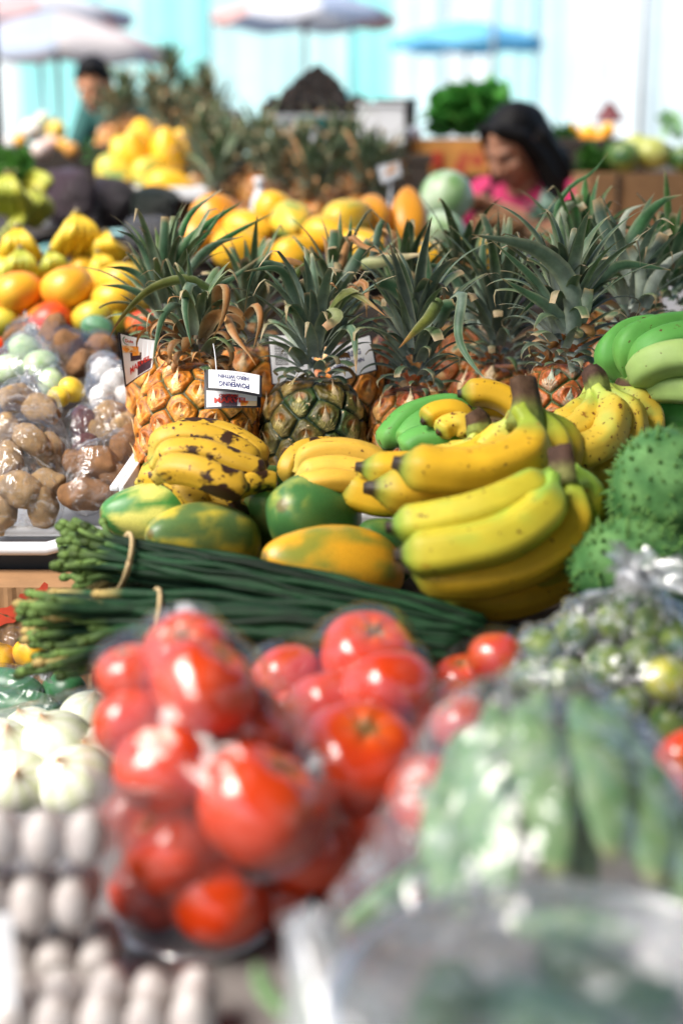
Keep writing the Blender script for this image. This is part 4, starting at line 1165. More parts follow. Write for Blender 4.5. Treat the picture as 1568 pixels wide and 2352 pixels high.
hand('brown overripe banana hand lying lowest, behind the striped papaya', (470, 1180, 1.47), [
    ([(322, 1114, 1.48), (352, 1096, 1.47), (400, 1112, 1.46), (450, 1154, 1.45), (470, 1179, 1.45)], 0.0155, 'over', O),
    ([(400, 1119, 1.48), (450, 1122, 1.47), (510, 1154, 1.46), (548, 1194, 1.46), (555, 1214, 1.46)], 0.0148, 'over', O),
    ([(460, 1132, 1.50), (520, 1139, 1.50), (570, 1169, 1.49), (590, 1209, 1.48)], 0.0148, 'over', O),
    ([(470, 1164, 1.52), (530, 1164, 1.52), (590, 1194, 1.51), (600, 1234, 1.50)], 0.0148, 'over', O)], group=G)
hand('pale yellow banana hand at the foot of the dark green pineapple', (780, 1090, 1.46), [
    ([(668, 1118, 1.52), (662, 1075, 1.52), (690, 1042, 1.53), (730, 1032, 1.54), (780, 1030, 1.55)], 0.0126, 'over', O),
    ([(684, 1090, 1.48), (710, 1050, 1.48), (770, 1036, 1.48), (840, 1048, 1.48), (890, 1078, 1.48)], 0.0139, 'pale', O),
    ([(680, 1108, 1.44), (715, 1082, 1.44), (775, 1074, 1.44), (840, 1086, 1.44), (885, 1102, 1.45)], 0.0129, 'pale', O),
    ([(674, 1122, 1.42), (715, 1110, 1.41), (770, 1104, 1.41), (830, 1112, 1.42)], 0.0116, 'pale', O)], group=G)
hand('big yellow banana hand with an upright stalk, on top of the heap', (1080, 1160, 1.36), [
    ([(1190, 935, 1.37), (1215, 985, 1.36), (1200, 1045, 1.34), (1090, 1085, 1.32), (980, 1080, 1.31), (900, 1062, 1.31)], 0.0224, 'yellow', dict(neck=0.13)),
    ([(1212, 930, 1.40), (1262, 985, 1.40), (1262, 1050, 1.39), (1160, 1105, 1.38), (1020, 1130, 1.36), (835, 1120, 1.35)], 0.0216, 'yellow', dict(neck=0.12)),
    ([(1180, 945, 1.42), (1160, 1010, 1.42), (1050, 1065, 1.41), (900, 1080, 1.40), (815, 1072, 1.40)], 0.0176, 'yellow', dict(neck=0.12)),
    ([(1222, 940, 1.43), (1285, 990, 1.44), (1285, 1060, 1.44), (1200, 1130, 1.43), (1060, 1160, 1.42), (940, 1150, 1.41)], 0.0207, 'yellow', dict(neck=0.12)),
    ([(1150, 1080, 1.46), (1000, 1130, 1.44), (880, 1145, 1.42), (760, 1108, 1.42)], 0.0194, 'yellow', dict(neck=0.10)),
    ([(1176, 950, 1.40), (1150, 1000, 1.41), (1090, 1040, 1.42), (1010, 1050, 1.43)], 0.0150, 'lemon', dict(neck=0.14))],
    stem=([(1200, 985, 1.385), (1205, 940, 1.39), (1203, 905, 1.395), (1196, 872, 1.40)], (0.0185, 0.0150, 0.0125, 0.0125)), group=G)
hand('green-flushed banana hand with a dark cut stalk, in front of the heap', (1110, 1390, 1.26), [
    ([(1262, 1088, 1.28), (1220, 1120, 1.26), (1120, 1165, 1.245), (1000, 1195, 1.245), (885, 1212, 1.25)], 0.0185, 'turning', dict(neck=0.10)),
    ([(1268, 1092, 1.26), (1250, 1165, 1.24), (1160, 1232, 1.225), (1030, 1265, 1.22), (905, 1276, 1.225)], 0.0211, 'turning', dict(neck=0.11)),
    ([(1300, 1080, 1.29), (1318, 1150, 1.28), (1290, 1240, 1.265), (1180, 1305, 1.25), (1040, 1325, 1.24), (930, 1300, 1.25)], 0.0202, 'yellow', dict(neck=0.12)),
    ([(1312, 1075, 1.33), (1348, 1120, 1.33), (1335, 1220, 1.32), (1270, 1300, 1.31), (1180, 1340, 1.30)], 0.0181, 'turning', dict(neck=0.12)),
    ([(1318, 1260, 1.33), (1270, 1330, 1.32), (1160, 1372, 1.30), (1000, 1360, 1.29)], 0.0202, 'yellow', dict(neck=0.08)),
    ([(1278, 1085, 1.31), (1210, 1180, 1.33), (1090, 1235, 1.34), (960, 1240, 1.34)], 0.0189, 'turning', dict(neck=0.10))],
    stem=([(1288, 1115, 1.285), (1290, 1085, 1.29), (1290, 1058, 1.295), (1284, 1032, 1.30)], (0.0150, 0.0130, 0.0115, 0.0112)), stemcol=((0.16, 0.16, 0.05), (0.07, 0.038, 0.026)), group=G)
hand('freckled lemon-yellow banana hand before the silvery pineapple', (1400, 1100, 1.50), [
    ([(1368, 890, 1.50), (1405, 945, 1.48), (1388, 1010, 1.46), (1330, 1040, 1.45), (1262, 1030, 1.45)], 0.0185, 'lemon', dict(neck=0.14)),
    ([(1358, 895, 1.51), (1352, 950, 1.49), (1320, 985, 1.48), (1262, 1000, 1.48)], 0.0151, 'lemon', dict(neck=0.22)),
    ([(1350, 893, 1.53), (1330, 935, 1.52), (1300, 962, 1.51), (1262, 972, 1.51)], 0.0133, 'lemon', dict(neck=0.25)),
    ([(1392, 888, 1.51), (1440, 945, 1.50), (1445, 1020, 1.49), (1400, 1075, 1.48), (1330, 1095, 1.48)], 0.0181, 'lemon', dict(neck=0.14)),
    ([(1402, 890, 1.53), (1462, 920, 1.53), (1494, 965, 1.53), (1478, 1015, 1.52), (1440, 1070, 1.52)], 0.0159, 'lemon', dict(neck=0.14)),
    ([(1395, 900, 1.55), (1450, 990, 1.56), (1430, 1080, 1.55), (1350, 1120, 1.54)], 0.0172, 'lemon', dict(neck=0.14))],
    stem=([(1376, 905, 1.505), (1372, 888, 1.51), (1365, 868, 1.515), (1352, 848, 1.52)], (0.0125, 0.0140, 0.0135, 0.0100)), stemcol=((0.20, 0.24, 0.06), (0.07, 0.038, 0.026)), group=G)
hand('green banana hand half hidden behind the upright stalk', (980, 1040, 1.53), [
    ([(1090, 945, 1.55), (1020, 940, 1.55), (945, 962, 1.54), (898, 1010, 1.53), (890, 1042, 1.53)], 0.0176, 'green', O),
    ([(1090, 960, 1.52), (1030, 960, 1.52), (965, 985, 1.51), (925, 1035, 1.50)], 0.0176, 'green', O),
    ([(1085, 985, 1.49), (1020, 1005, 1.48), (960, 1020, 1.48), (925, 1050, 1.48)], 0.0172, 'green', O),
    ([(1080, 1000, 1.47), (1050, 950, 1.47), (1000, 950, 1.465), (968, 972, 1.46)], 0.0125, 'yellow', dict(neck=0.1)),
    ([(1080, 1010, 1.45), (1060, 975, 1.45), (1030, 978, 1.45), (1004, 996, 1.445)], 0.0116, 'lemon', dict(neck=0.1))], group=G)
hand('small yellow banana hand with a torn brown stalk, leaning on the upright one', (1060, 1040, 1.44), [
    ([(1096, 985, 1.42), (1075, 1020, 1.42), (1035, 1045, 1.42), (985, 1052, 1.42)], 0.0121, 'lemon', dict(neck=0.35)),
    ([(1100, 985, 1.43), (1100, 1025, 1.43), (1070, 1055, 1.43), (1010, 1062, 1.43)], 0.0121, 'lemon', dict(neck=0.35)),
    ([(1105, 985, 1.44), (1125, 1020, 1.44), (1120, 1055, 1.44), (1070, 1075, 1.44)], 0.0121, 'lemon', dict(neck=0.35))],
    stem=([(1098, 1005, 1.425), (1098, 980, 1.43), (1092, 962, 1.43), (1082, 945, 1.43)], (0.012, 0.013, 0.012, 0.008)), group=G)
hand('orange-yellow banana pair with one dark tip, under the rust-orange pineapple', (1120, 960, 1.50), [
    ([(1215, 985, 1.50), (1180, 930, 1.50), (1120, 902, 1.50), (1050, 904, 1.50)], 0.0149, 'yellow', dict(neck=0.1, tipl=0.2)),
    ([(1215, 1000, 1.52), (1185, 950, 1.52), (1130, 930, 1.52), (1075, 935, 1.52)], 0.0149, 'yellow', dict(neck=0.1, tipl=0.2))], group=G)
hand('bright green banana hand resting beside the silvery pineapple', (1520, 900, 1.62), [
    ([(1446, 885, 1.60), (1408, 850, 1.60), (1400, 805, 1.60), (1445, 765, 1.61), (1530, 752, 1.62)], 0.0163, 'green', dict(neck=0.16)),
    ([(1452, 882, 1.58), (1435, 835, 1.57), (1450, 785, 1.57), (1510, 758, 1.58), (1600, 748, 1.60)], 0.0180, 'green', dict(neck=0.18)),
    ([(1460, 880, 1.56), (1465, 835, 1.54), (1505, 795, 1.53), (1570, 775, 1.53), (1660, 775, 1.54)], 0.0180, 'green', dict(neck=0.18)),
    ([(1468, 880, 1.55), (1490, 840, 1.51), (1550, 820, 1.495), (1640, 820, 1.49)], 0.0198, 'lime', dict(neck=0.12)),
    ([(1470, 897, 1.56), (1505, 892, 1.53), (1560, 893, 1.51), (1650, 900, 1.50)], 0.0163, 'lime', dict(neck=0.16, neck_r=0.25)),
    ([(1440, 890, 1.62), (1400, 875, 1.63), (1385, 850, 1.64), (1400, 830, 1.65)], 0.0123, 'green', {})],
    stem=([(1462, 872, 1.575), (1452, 890, 1.575), (1440, 900, 1.575), (1428, 912, 1.575)], (0.013, 0.0165, 0.017, 0.011)), stemcol=((0.14, 0.20, 0.05), (0.075, 0.042, 0.024)), group=G)
hand('dark green banana hand underneath the bright green one', (1530, 960, 1.58), [
    ([(1470, 920, 1.60), (1500, 935, 1.58), (1560, 930, 1.57), (1640, 935, 1.57)], 0.0179, 'green', dict(neck=0.14)),
    ([(1460, 930, 1.58), (1500, 965, 1.57), (1560, 965, 1.56), (1640, 975, 1.56)], 0.0179, 'green', dict(neck=0.14)),
    ([(1450, 950, 1.58), (1490, 1000, 1.57), (1560, 1005, 1.56), (1640, 1010, 1.56)], 0.0179, 'green', dict(neck=0.14))], group=G)

# ================================================================== PAPAYAS
def papaya(label, x, y, d, r, to, seed, green, yellow, mix, el=1.55, roll=0.0, neck=0.25):
    c = P(x, y, d); e = P(*to)
    o = put('papaya', papaya_mesh(seed, green, yellow, mix, el, neck), M['papaya'], None, c, axis_rot(c, e, roll), r)
    return tag(o, label, 'papaya', 'papayas heaped on the shelf')
YEL = (0.62, 0.48, 0.06); GRN = (0.055, 0.17, 0.035)
papaya('green-striped yellow papaya nearest the tray corner', 372, 1186, 1.47, 0.038, (225, 1178, 1.44), 1, (0.05, 0.20, 0.04), (0.60, 0.56, 0.13), 0.50, 1.75)
papaya('olive and yellow papaya lying on the cut beans', 465, 1244, 1.41, 0.040, (330, 1225, 1.35), 2, (0.09, 0.16, 0.05), (0.55, 0.44, 0.05), 0.42, 1.75)
papaya('large smooth dark green papaya in the middle of the shelf', 716, 1188, 1.43, 0.044, (620, 1150, 1.36), 4, (0.05, 0.15, 0.04), (0.30, 0.34, 0.06), 0.22, 1.35, neck=0.1)
papaya('light green papaya tucked behind the dark green one', 622, 1196, 1.49, 0.034, (600, 1120, 1.45), 5, (0.10, 0.24, 0.05), (0.40, 0.42, 0.10), 0.35, 1.5)
papaya('golden orange papaya half buried in the long beans', 762, 1305, 1.34, 0.042, (610, 1280, 1.30), 6, (0.22, 0.23, 0.03), (0.66, 0.33, 0.02), 0.62, 1.8)
papaya('small dark green papaya under the green-flushed bananas', 878, 1262, 1.41, 0.032, (850, 1230, 1.38), 7, (0.04, 0.12, 0.03), (0.12, 0.2, 0.04), 0.2, 1.4)
papaya('shaded green papaya at the back below the pale bananas', 640, 1130, 1.60, 0.030, (700, 1130, 1.60), 9, (0.04, 0.12, 0.03), (0.12, 0.2, 0.04), 0.2, 1.4)

# ================================================================== LONG BEANS
def bean_bundle(label, ends, tie_at, mid, far, n, seed, d0):
    rs = random.Random(seed)
    root = empty('bean_bundle', P(tie_at[0] + 100, tie_at[1] + tie_at[2], d0), label, 'long beans', 'tied bundles of long beans')
    for i in range(n):
        a = rs.uniform(0, 6.28); q = math.sqrt(rs.random())
        u, w = math.cos(a) * q, math.sin(a) * q                          # place in the bundle's section; w < 0 nearer
        def at(c, sp, dd, extra=0):
            return P(c[0] + rs.uniform(-8, 8), c[1] + u * sp + rs.uniform(-6, 6), c[3] + w * dd)
        st = (rs.uniform(ends[0], ends[1]), ends[2] + (u * 0.5 + 0.5) * (ends[3] - ends[2]) + rs.uniform(-14, 14))
        p0 = np.array(P(st[0], st[1], ends[4] + w * 0.06 + rs.uniform(-0.02, 0.02)))
        pts = [p0, np.array(at(tie_at, tie_at[2], 0.035)), np.array(at(mid, mid[2], 0.045)), np.array(at(far, far[2], 0.05))]
        pts[0] = pts[1] + (pts[0] - pts[1])
        path = catmull(pts, 26)
        for k in range(26): path[k] += np.array((0.2, 0.4, 1)) * 0.0055 * nz((k * 0.22, i * 3.7, seed), 1.0)
        V, Fc, sp, ph = tube(path, 0.0037 * rs.uniform(0.65, 1.35) * np.interp(np.arange(26), [0, 1, 20, 25], [0.8, 1, 1, 0.5]), 8)
        c1 = np.array((0.0045, 0.020, 0.007)) * rs.uniform(0.5, 2.0)
        C = np.repeat(c1[None], len(V), 0) * (1 + 0.25 * np.sin(ph + sp * 8))[:, None]
        cutc = np.array((0.075, 0.12, 0.03)) * rs.uniform(0.4, 2.0) if rs.random() < 0.85 else np.array((0.36, 0.26, 0.09))
        C = C + (cutc - C) * (np.clip((0.055 - sp) / 0.04, 0, 1) ** 0.7 * 0.9)[:, None]
        be = world_part('bean', V, Fc, M['bean'], root, np.clip(C, 0.003, 1))
        hp = path[0]; t0 = unit(path[0] - path[1])                       # the knobbly stalk end
        b = MB(); V2, F2, s2, _ = tube([hp - t0 * 0.001, hp + t0 * 0.003, hp + t0 * 0.007, hp + t0 * 0.010], [0.0034, 0.0044, 0.0041, 0.0022], 8)
        b.add(V2, F2, [cutc * (1 if s_ < 0.6 else 0.7) for s_ in s2])
        b.put('stalk_end', M['bean'], be, cols=True)
    cx, cy, sp = tie_at[:3]
    tt = []
    for k in range(25):
        a = 2 * math.pi * k / 24
        tt.append(P(cx + 14 * math.cos(a) - 0.28 * sp * math.sin(a) * -1, cy + math.sin(a) * (sp + 12) * -1, tie_at[3] - math.cos(a) * 0.046))
    V, Fc, s_, p_ = tube(tt, 0.0026, 8, prof=lambda p: 1 + 0.5 * np.cos(2 * p))
    world_part('straw_tie', V, Fc, M['tie'], root)
    return root
bean_bundle('upper bundle of long beans, its tie below the striped papaya', (140, 240, 1190, 1360, 1.36), (285, 1290, 50, 1.33), (600, 1345, 50, 1.28), (1110, 1450, 40, 1.22), 80, 1, 1.33)
bean_bundle('lower bundle of long beans, its cut ends nearest the onions', (50, 235, 1350, 1560, 1.28), (345, 1440, 72, 1.25), (640, 1440, 58, 1.22), (1060, 1500, 44, 1.17), 96, 2, 1.25)

# ================================================================== SOURSOPS
def soursop(label, x, y, d, r, to, seed):
    """heart-shaped fruit, its hooked spines in spirals"""
    rs = np.random.default_rng(seed)
    me = ellip_mesh('soursop', lambda a: (math.sin(a) ** 0.9 * (1 - 0.15 * math.cos(a)), 1.25 * math.cos(a)), 48,
                    lambda v, a, b_: lerp((0.045, 0.15, 0.04), (0.15, 0.32, 0.10), float(np.clip(0.5 + 0.9 * nz(v, 2.2, seed), 0, 1))),
                    lambda V, a, b_: np.array([v * (1 + 0.20 * nz(v, 0.9, seed) + 0.05 * nz(v, 3, seed)) for v in V]), rows=36)
    b = MB()
    nV = np.array([tuple(v.co) for v in me.vertices]); col = np.zeros(len(nV) * 4); me.attributes['Col'].data.foreach_get('color', col); col = col.reshape(-1, 4)[:, :3]
    b.add(nV, [tuple(p.vertices) for p in me.polygons], col)
    n = 340
    for k in range(n):
        z = 1 - 2 * (k + 0.5) / n; th = k * 2.399963
        dr = np.array((math.sqrt(1 - z * z) * math.cos(th), math.sqrt(1 - z * z) * math.sin(th), z * 1.1))
        i = int(np.argmax(nV @ unit(dr) / np.linalg.norm(nV, axis=1)))
        p = nV[i]; nrm = unit(p * np.array((1, 1, 0.7)))
        bend = np.array((0, 0, -0.5)) + rs.normal(0, 0.2, 3)
        q_ = rs.uniform(0.45, 1.25); p = p + rs.normal(0, 0.03, 3) - nrm * 0.02
        path = [p - nrm * 0.05, p + nrm * 0.05 * q_, p + nrm * 0.12 * q_ + bend * 0.06 * q_, p + nrm * 0.16 * q_ + bend * 0.15 * q_]
        V, Fc, s_, _ = tube(path, [0.055, 0.034, 0.016, 0.003], 6)
        b.add(V, Fc, [lerp((0.08, 0.20, 0.04), (0.03, 0.04, 0.015) if rs.random() < 0.4 else (0.16, 0.30, 0.08), float(q)) for q in s_])
    me2 = b.local('soursop', cols=True)
    c = P(x, y, d)
    return tag(put('soursop', me2, M['soursop'], None, c, axis_rot(c, P(*to)), r), label, 'soursop', 'spiky soursops')
soursop('large pale green spiky soursop below the green bananas', 1530, 1125, 1.30, 0.0520, (1480, 1060, 1.22), 3)
soursop('yellow-green spiky soursop above the bag of limes', 1450, 1310, 1.25, 0.046, (1330, 1290, 1.22), 5)
soursop('shaded soursop wedged between the lemon-yellow bananas and the pale soursop', 1440, 1230, 1.42, 0.044, (1400, 1150, 1.40), 9)

# ================================================================== TOMATOES
TM = [tomato_mesh(s) for s in range(4)]
def tomato(label, x, y, d, rpx, group, i=[0]):
    i[0] += 1
    return fruit(TM[i[0] % 4], 'tomato', label, 'tomato', x, y, d, L(rpx, d), (random.uniform(-0.9, 0.9), random.uniform(-0.9, 0.9), random.uniform(0, 6)), M['tomato'], group)
def spheres(lst, pad=1.0): return [(tuple(P(x, y, d)), L(r, d) * pad) for x, y, d, r in lst]

def cup(label, c, r0, r1, h, group=None):
    root = empty('plastic_cup', c, label, 'cup', group)
    me, Fc = lathe([(0.001, 0.0012), (r0 * 0.97, 0.0012), (r0, 0.004), (r1, h), (r1 + 0.004, h + 0.001), (r1 + 0.004, h + 0.0035), (r1 - 0.001, h + 0.003), (r0 - 0.001, 0.006), (r0 * 0.95, 0.004), (0.001, 0.004)], 56)
    put('cup_wall', mesh('cup_wall', me, Fc), M['cup'], root)
    pr = [(r0 * 0.93 + 0.0045 * math.cos(a), 0.0048 + 0.0042 * math.sin(a)) for a in np.linspace(0, 2 * math.pi, 10)[:-1]]
    V, Fc = lathe(pr, 56, closed=True); put('base_ring', mesh('base_ring', V, Fc), M['cuprim'], root)
    return root

T1 = [('tomato peeking out at the back edge of the heaped cup', 297, 1548, 0.96, 81), ('topmost tomato of the heaped cup, under the white knot', 430, 1500, 0.96, 102), ('round tomato just below the topmost one in the heaped cup', 470, 1575, 0.90, 127),
      ('glossy tomato against the cup wall with two bright glints', 372, 1765, 0.885, 116), ('hazy tomato behind the film in the heaped cup', 585, 1665, 0.93, 107), ('biggest tomato, bulging at the front of the cup', 600, 1850, 0.87, 158),
      ('tomato behind the streaked film at mid-height of the cup', 395, 1945, 0.895, 124), ('large tomato at the bottom of the cup', 495, 2052, 0.905, 132), ('shaded tomato at the bottom of the cup, farthest from the eggs', 590, 2050, 0.955, 118),
      ('tomato hidden low behind the cup wall beside the eggs', 345, 2050, 0.92, 100),
      ('tomato behind the film at the rear edge above the eggs', 300, 1660, 0.95, 90), ('tomato at the side of the heaped cup, level with its glossy one', 300, 1870, 0.93, 86), ('tomato wedged behind the biggest one', 690, 1960, 0.93, 107), ('small tomato seen between the glossy and the hazy ones', 490, 1700, 0.93, 95)]
for a in T1: tomato(a[0], a[1], a[2], a[3], a[4], 'tomatoes in the heaped cup')
cc = PZ(450, 2122, TZ + 0.001)
cup('clear tapered cup packed with tomatoes', (cc.x, cc.y, TZ + 0.001), 0.0535, 0.068, 0.125, 'clear cups of produce')
bag('clear bag knotted over the heaped cup of tomatoes', spheres([a[1:] for a in T1[:7]]), tuple(P(398, 1425, 0.99)), seed=3, wr=0.0045, knot_size=0.014, group='bags over tomatoes', pad=0.0035)

T2 = [('highest tomato of the middle bag', 845, 1505, 1.10, 113), ('dim tomato at the back of the middle bag', 655, 1565, 1.12, 93), ('tomato on the beans side of the middle bag', 755, 1620, 1.05, 104), ('broad tomato in the upper middle bag, below the highest', 890, 1592, 1.04, 119),
      ('large shiny tomato at the centre of the middle bag', 825, 1740, 0.97, 145), ('deep red tomato low in the middle bag', 870, 1880, 0.98, 124), ('tomato squeezed between the two tomato bags', 740, 1860, 1.00, 113), ('tomato at the foot of the middle bag', 790, 1985, 0.97, 107), ('tomato at the rear of the middle bag near the pods', 950, 1760, 1.06, 107), ('dark tomato at the very bottom of the middle bag', 900, 2010, 1.0, 113), ('tomato deep behind the shiny one', 700, 1660, 1.10, 100), ('tomato filling the gap between the heaped cup and the middle bag', 690, 1780, 1.0, 112), ('dim tomato below the bean bundle, between both bags', 625, 1640, 1.12, 88), ('tomato at the pod side of the middle bag, below its top', 960, 1650, 1.08, 84), ('tomato low between the cup and the pod bag', 730, 1930, 1.02, 115)]
for a in T2: tomato(a[0], a[1], a[2], a[3], a[4], 'tomatoes in the middle bag')
bag('clear bag of tomatoes in the middle, knotted towards the front', spheres([a[1:] for a in T2]), tuple(P(718, 1765, 0.90)), seed=5, wr=0.004, knot_size=0.012, group='bags over tomatoes')
T3 = [('bright tomato touching the bag of limes', 1140, 1515, 1.10, 72), ('dull tomato at the back next to the limes', 1060, 1560, 1.12, 66), ('tomato with a round glint just behind the pods', 1052, 1660, 0.99, 74), ('tomato showing above the slope of the pod bag', 985, 1830, 0.90, 100),
      ('tomato at the frame edge beyond the pod bag', 1590, 1760, 0.95, 88)]
for a in T3: tomato(a[0], a[1], a[2], a[3], a[4], 'tomatoes behind the pods')
bag('loose clear bag of tomatoes behind the pods', spheres([a[1:] for a in T3[:4]]), None, seed=8, wr=0.004, group='bags over tomatoes')

# ================================================================== PODS in the near bag
def pod_mesh(seed):
    rs = random.Random(seed)
    path = catmull([(0, 0, -0.5), (0.05, 0.02, -0.2), (0.07, 0.02, 0.15), (0.0, 0, 0.5)], 22)
    s = np.linspace(0, 1, 22)
    rad = 0.155 * np.clip(np.sin(np.pi * np.clip(s * 0.98 + 0.01, 0, 1)), 0.04, 1) ** 0.55
    n = 16; T, N, B = frames(path); V = []; C = []
    for k in range(22):
        bul = 1 + 0.22 * math.sin(k * 1.15) ** 2
        for i in range(n):
            a = 2 * math.pi * i / n
            V.append(path[k] + N[k] * rad[k] * math.cos(a) + B[k] * rad[k] * 0.42 * bul * math.sin(a))
            c = lerp((0.10, 0.25, 0.07), (0.26, 0.40, 0.18), 0.5 + 0.5 * math.sin(a * 2 + seed) * math.sin(k * 1.1))
            C.append(lerp(c, (0.40, 0.40, 0.20), 0.7) if k < 2 or k > 20 else c)
    Fc = [(k * n + i, k * n + (i + 1) % n, (k + 1) * n + (i + 1) % n, (k + 1) * n + i) for k in range(21) for i in range(n)]
    Fc += [tuple(range(n - 1, -1, -1)), tuple(21 * n + i for i in range(n))]
    return mesh('pod', V, Fc, C)
PM = [pod_mesh(s) for s in range(3)]
def pod(label, a, b_, seed, group='green pods in the near bag'):
    pa, pb = P(*a), P(*b_)
    zc = (pb - pa).normalized(); xc = Vector((0, 0, CAMZ)) - (pa + pb) / 2; xc = (xc - zc * xc.dot(zc)).normalized()
    xc = Matrix.Rotation(0.5 * math.sin(seed * 2.3), 3, zc) @ xc
    rot = Matrix((xc, zc.cross(xc), zc)).transposed().to_euler()
    o = put('pod', PM[seed % 3], M['pod'], None, (pa + pb) / 2, rot, ((pb - pa).length * 1.16,) * 3)
    return tag(o, label, 'pod', group)
pods = [('bright pod upright in the middle of the near bag', (1275, 1990, 0.77), (1195, 1640, 0.82)), ('pod bent beside the dark gap in the near bag', (1400, 1950, 0.77), (1330, 1620, 0.83)), ('pale pod along the tomato side of the near bag', (1160, 2060, 0.76), (1085, 1700, 0.82)),
        ('pod under the white crease of the near bag', (1500, 2010, 0.77), (1420, 1700, 0.84)), ('short pod at the foot of the near bag, by the tomatoes', (1060, 2090, 0.77), (990, 1830, 0.80)), 
        ('pod leaning towards the frame edge in the near bag', (1560, 2080, 0.77), (1500, 1800, 0.83)), ('pod deep in the dark middle of the near bag', (1330, 2080, 0.82), (1270, 1760, 0.86)), ('pod at the rear of the near bag, highest of all', (1180, 1880, 0.86), (1240, 1600, 0.86)),
        ('pod lying flat along the base of the near bag', (1180, 2120, 0.76), (1450, 2140, 0.76)), ('pale tip of a pod poking towards the tomato cup', (800, 2120, 0.78), (960, 1990, 0.80)), 
        ('broad pod standing behind the bright one', (1150, 1960, 0.82), (1130, 1640, 0.87)), ('pod beside the dull tomatoes, half hazed by the film', (1010, 1990, 0.83), (1060, 1700, 0.87)), ('pod at the rear, towards the frame edge', (1540, 1990, 0.83), (1490, 1760, 0.88)),
        
        ('pod hanging at the bag side over the dark tomatoes', (1000, 2060, 0.80), (1030, 1780, 0.84)), ('pod between the bright one and the bent one', (1330, 2010, 0.79), (1250, 1680, 0.84)), ('pod just inside the white crease', (1460, 1960, 0.80), (1380, 1640, 0.86))]
for i, (lb, a, b_) in enumerate(pods): pod(lb, a, b_, i)
sp = [(tuple(P(x, y, d)), r) for x, y, d, r in [(1080, 1690, 0.83, 0.022), (1200, 1630, 0.84, 0.020), (1330, 1640, 0.84, 0.018), (1430, 1740, 0.84, 0.02), (1530, 1880, 0.83, 0.022), (1580, 2050, 0.80, 0.03), (1000, 1880, 0.80, 0.02), (980, 2080, 0.78, 0.025), (1200, 2120, 0.74, 0.03), (1480, 2120, 0.75, 0.03), (1250, 1900, 0.78, 0.04), (830, 2090, 0.79, 0.016)]]
bag('big cloudy bag of green pods at the front', sp, None, seed=11, mat='film_soft', wr=0.006, pad=0.004, zmin=TZ + 0.002)

# ---- front tub with greens
tc = PZ(1330, 2330, 0.905)
root = empty('plastic_tub', (tc.x, tc.y, TZ + 0.001), 'wide clear tub of dark greens, nearest the camera', 'tub')
hh = 0.905 - TZ
V, Fc = lathe([(0.001, 0.001), (0.078, 0.001), (0.084, 0.004), (0.100, hh - 0.004), (0.106, hh - 0.003), (0.107, hh), (0.103, hh + 0.002), (0.0985, hh - 0.003), (0.082, 0.006), (0.001, 0.004)], 64)
put('tub_wall', mesh('tub_wall', V, Fc), M['cup'], root)
pr = [(0.1035 + 0.0042 * math.cos(a), hh + 0.0035 * math.sin(a)) for a in np.linspace(0, 2 * math.pi, 10)[:-1]]
V, Fc = lathe(pr, 64, closed=True); put('rim', mesh('rim', V, Fc), M['cuprim'], root)
V, Fc = lathe([(0.101, hh + 0.003), (0.085, hh + 0.010), (0.05, hh + 0.016), (0.02, hh + 0.013), (0.0005, hh + 0.012)], 64)
V = np.array([v + np.array((0, 0, 0.004 * nz(v * 40, 1, 4))) for v in V])
put('cling_film', mesh('cling_film', V, Fc), M['film_hazy'], root)
GR = [pmat('dark_green_stem', (0.02, 0.06, 0.022), rough=0.4, vary=(40, 0.4)), pmat('pale_green_stem', (0.05, 0.11, 0.04), rough=0.4, vary=(40, 0.3))]
rs = random.Random(5)
for i in range(22):
    a = i * 2.4; q = 0.070 * math.sqrt((i + 0.5) / 22)
    p0 = np.array((tc.x + q * math.cos(a), tc.y + q * math.sin(a), TZ + 0.034 + 0.044 * (i % 3)))
    p1 = p0 + np.array((rs.uniform(-0.05, 0.05) - (p0[0] - tc.x) * 0.7, rs.uniform(-0.05, 0.05) - (p0[1] - tc.y) * 0.7, 0.022 + 0.01 * rs.random()))
    pa = catmull([p0, (p0 + p1) / 2 + np.array((rs.uniform(-0.012, 0.012), 0.01, 0)), p1], 14)
    V, Fc, s_, _ = tube(pa, 0.017 * np.sin(np.pi * np.linspace(0.08, 0.92, 14)) ** 0.5, 12)
    o = world_part('okra', V, Fc, GR[i % 2], None)
    tag(o, ('dark' if i % 2 == 0 else 'pale') + ' green okra inside the wide clear tub', 'okra', ('dark' if i % 2 == 0 else 'pale') + ' okra in the tub')
sp = [((tc.x - 0.075, tc.y + 0.02, 0.83), 0.030), ((tc.x - 0.095, tc.y + 0.03, 0.80), 0.024), ((tc.x - 0.075, tc.y - 0.02, 0.80), 0.03), ((tc.x - 0.115, tc.y + 0.02, 0.785), 0.02)]
o = bag('crumpled white plastic bag against the wide tub', sp, tuple(P(705, 2135, 0.66)), seed=14, mat='film_knot', wr=0.006, knot_size=0.012, zmin=TZ + 0.002)
for i, (x, y, dd) in enumerate(((640, 2285, 0.68), (690, 2330, 0.66))):
    fruit(PM[0], 'pod', ('upper' if i == 0 else 'lower') + ' dark pod inside the crumpled white bag', 'pod', x, y, dd, 0.05, m=M['pod'], group='pods in the white bag')

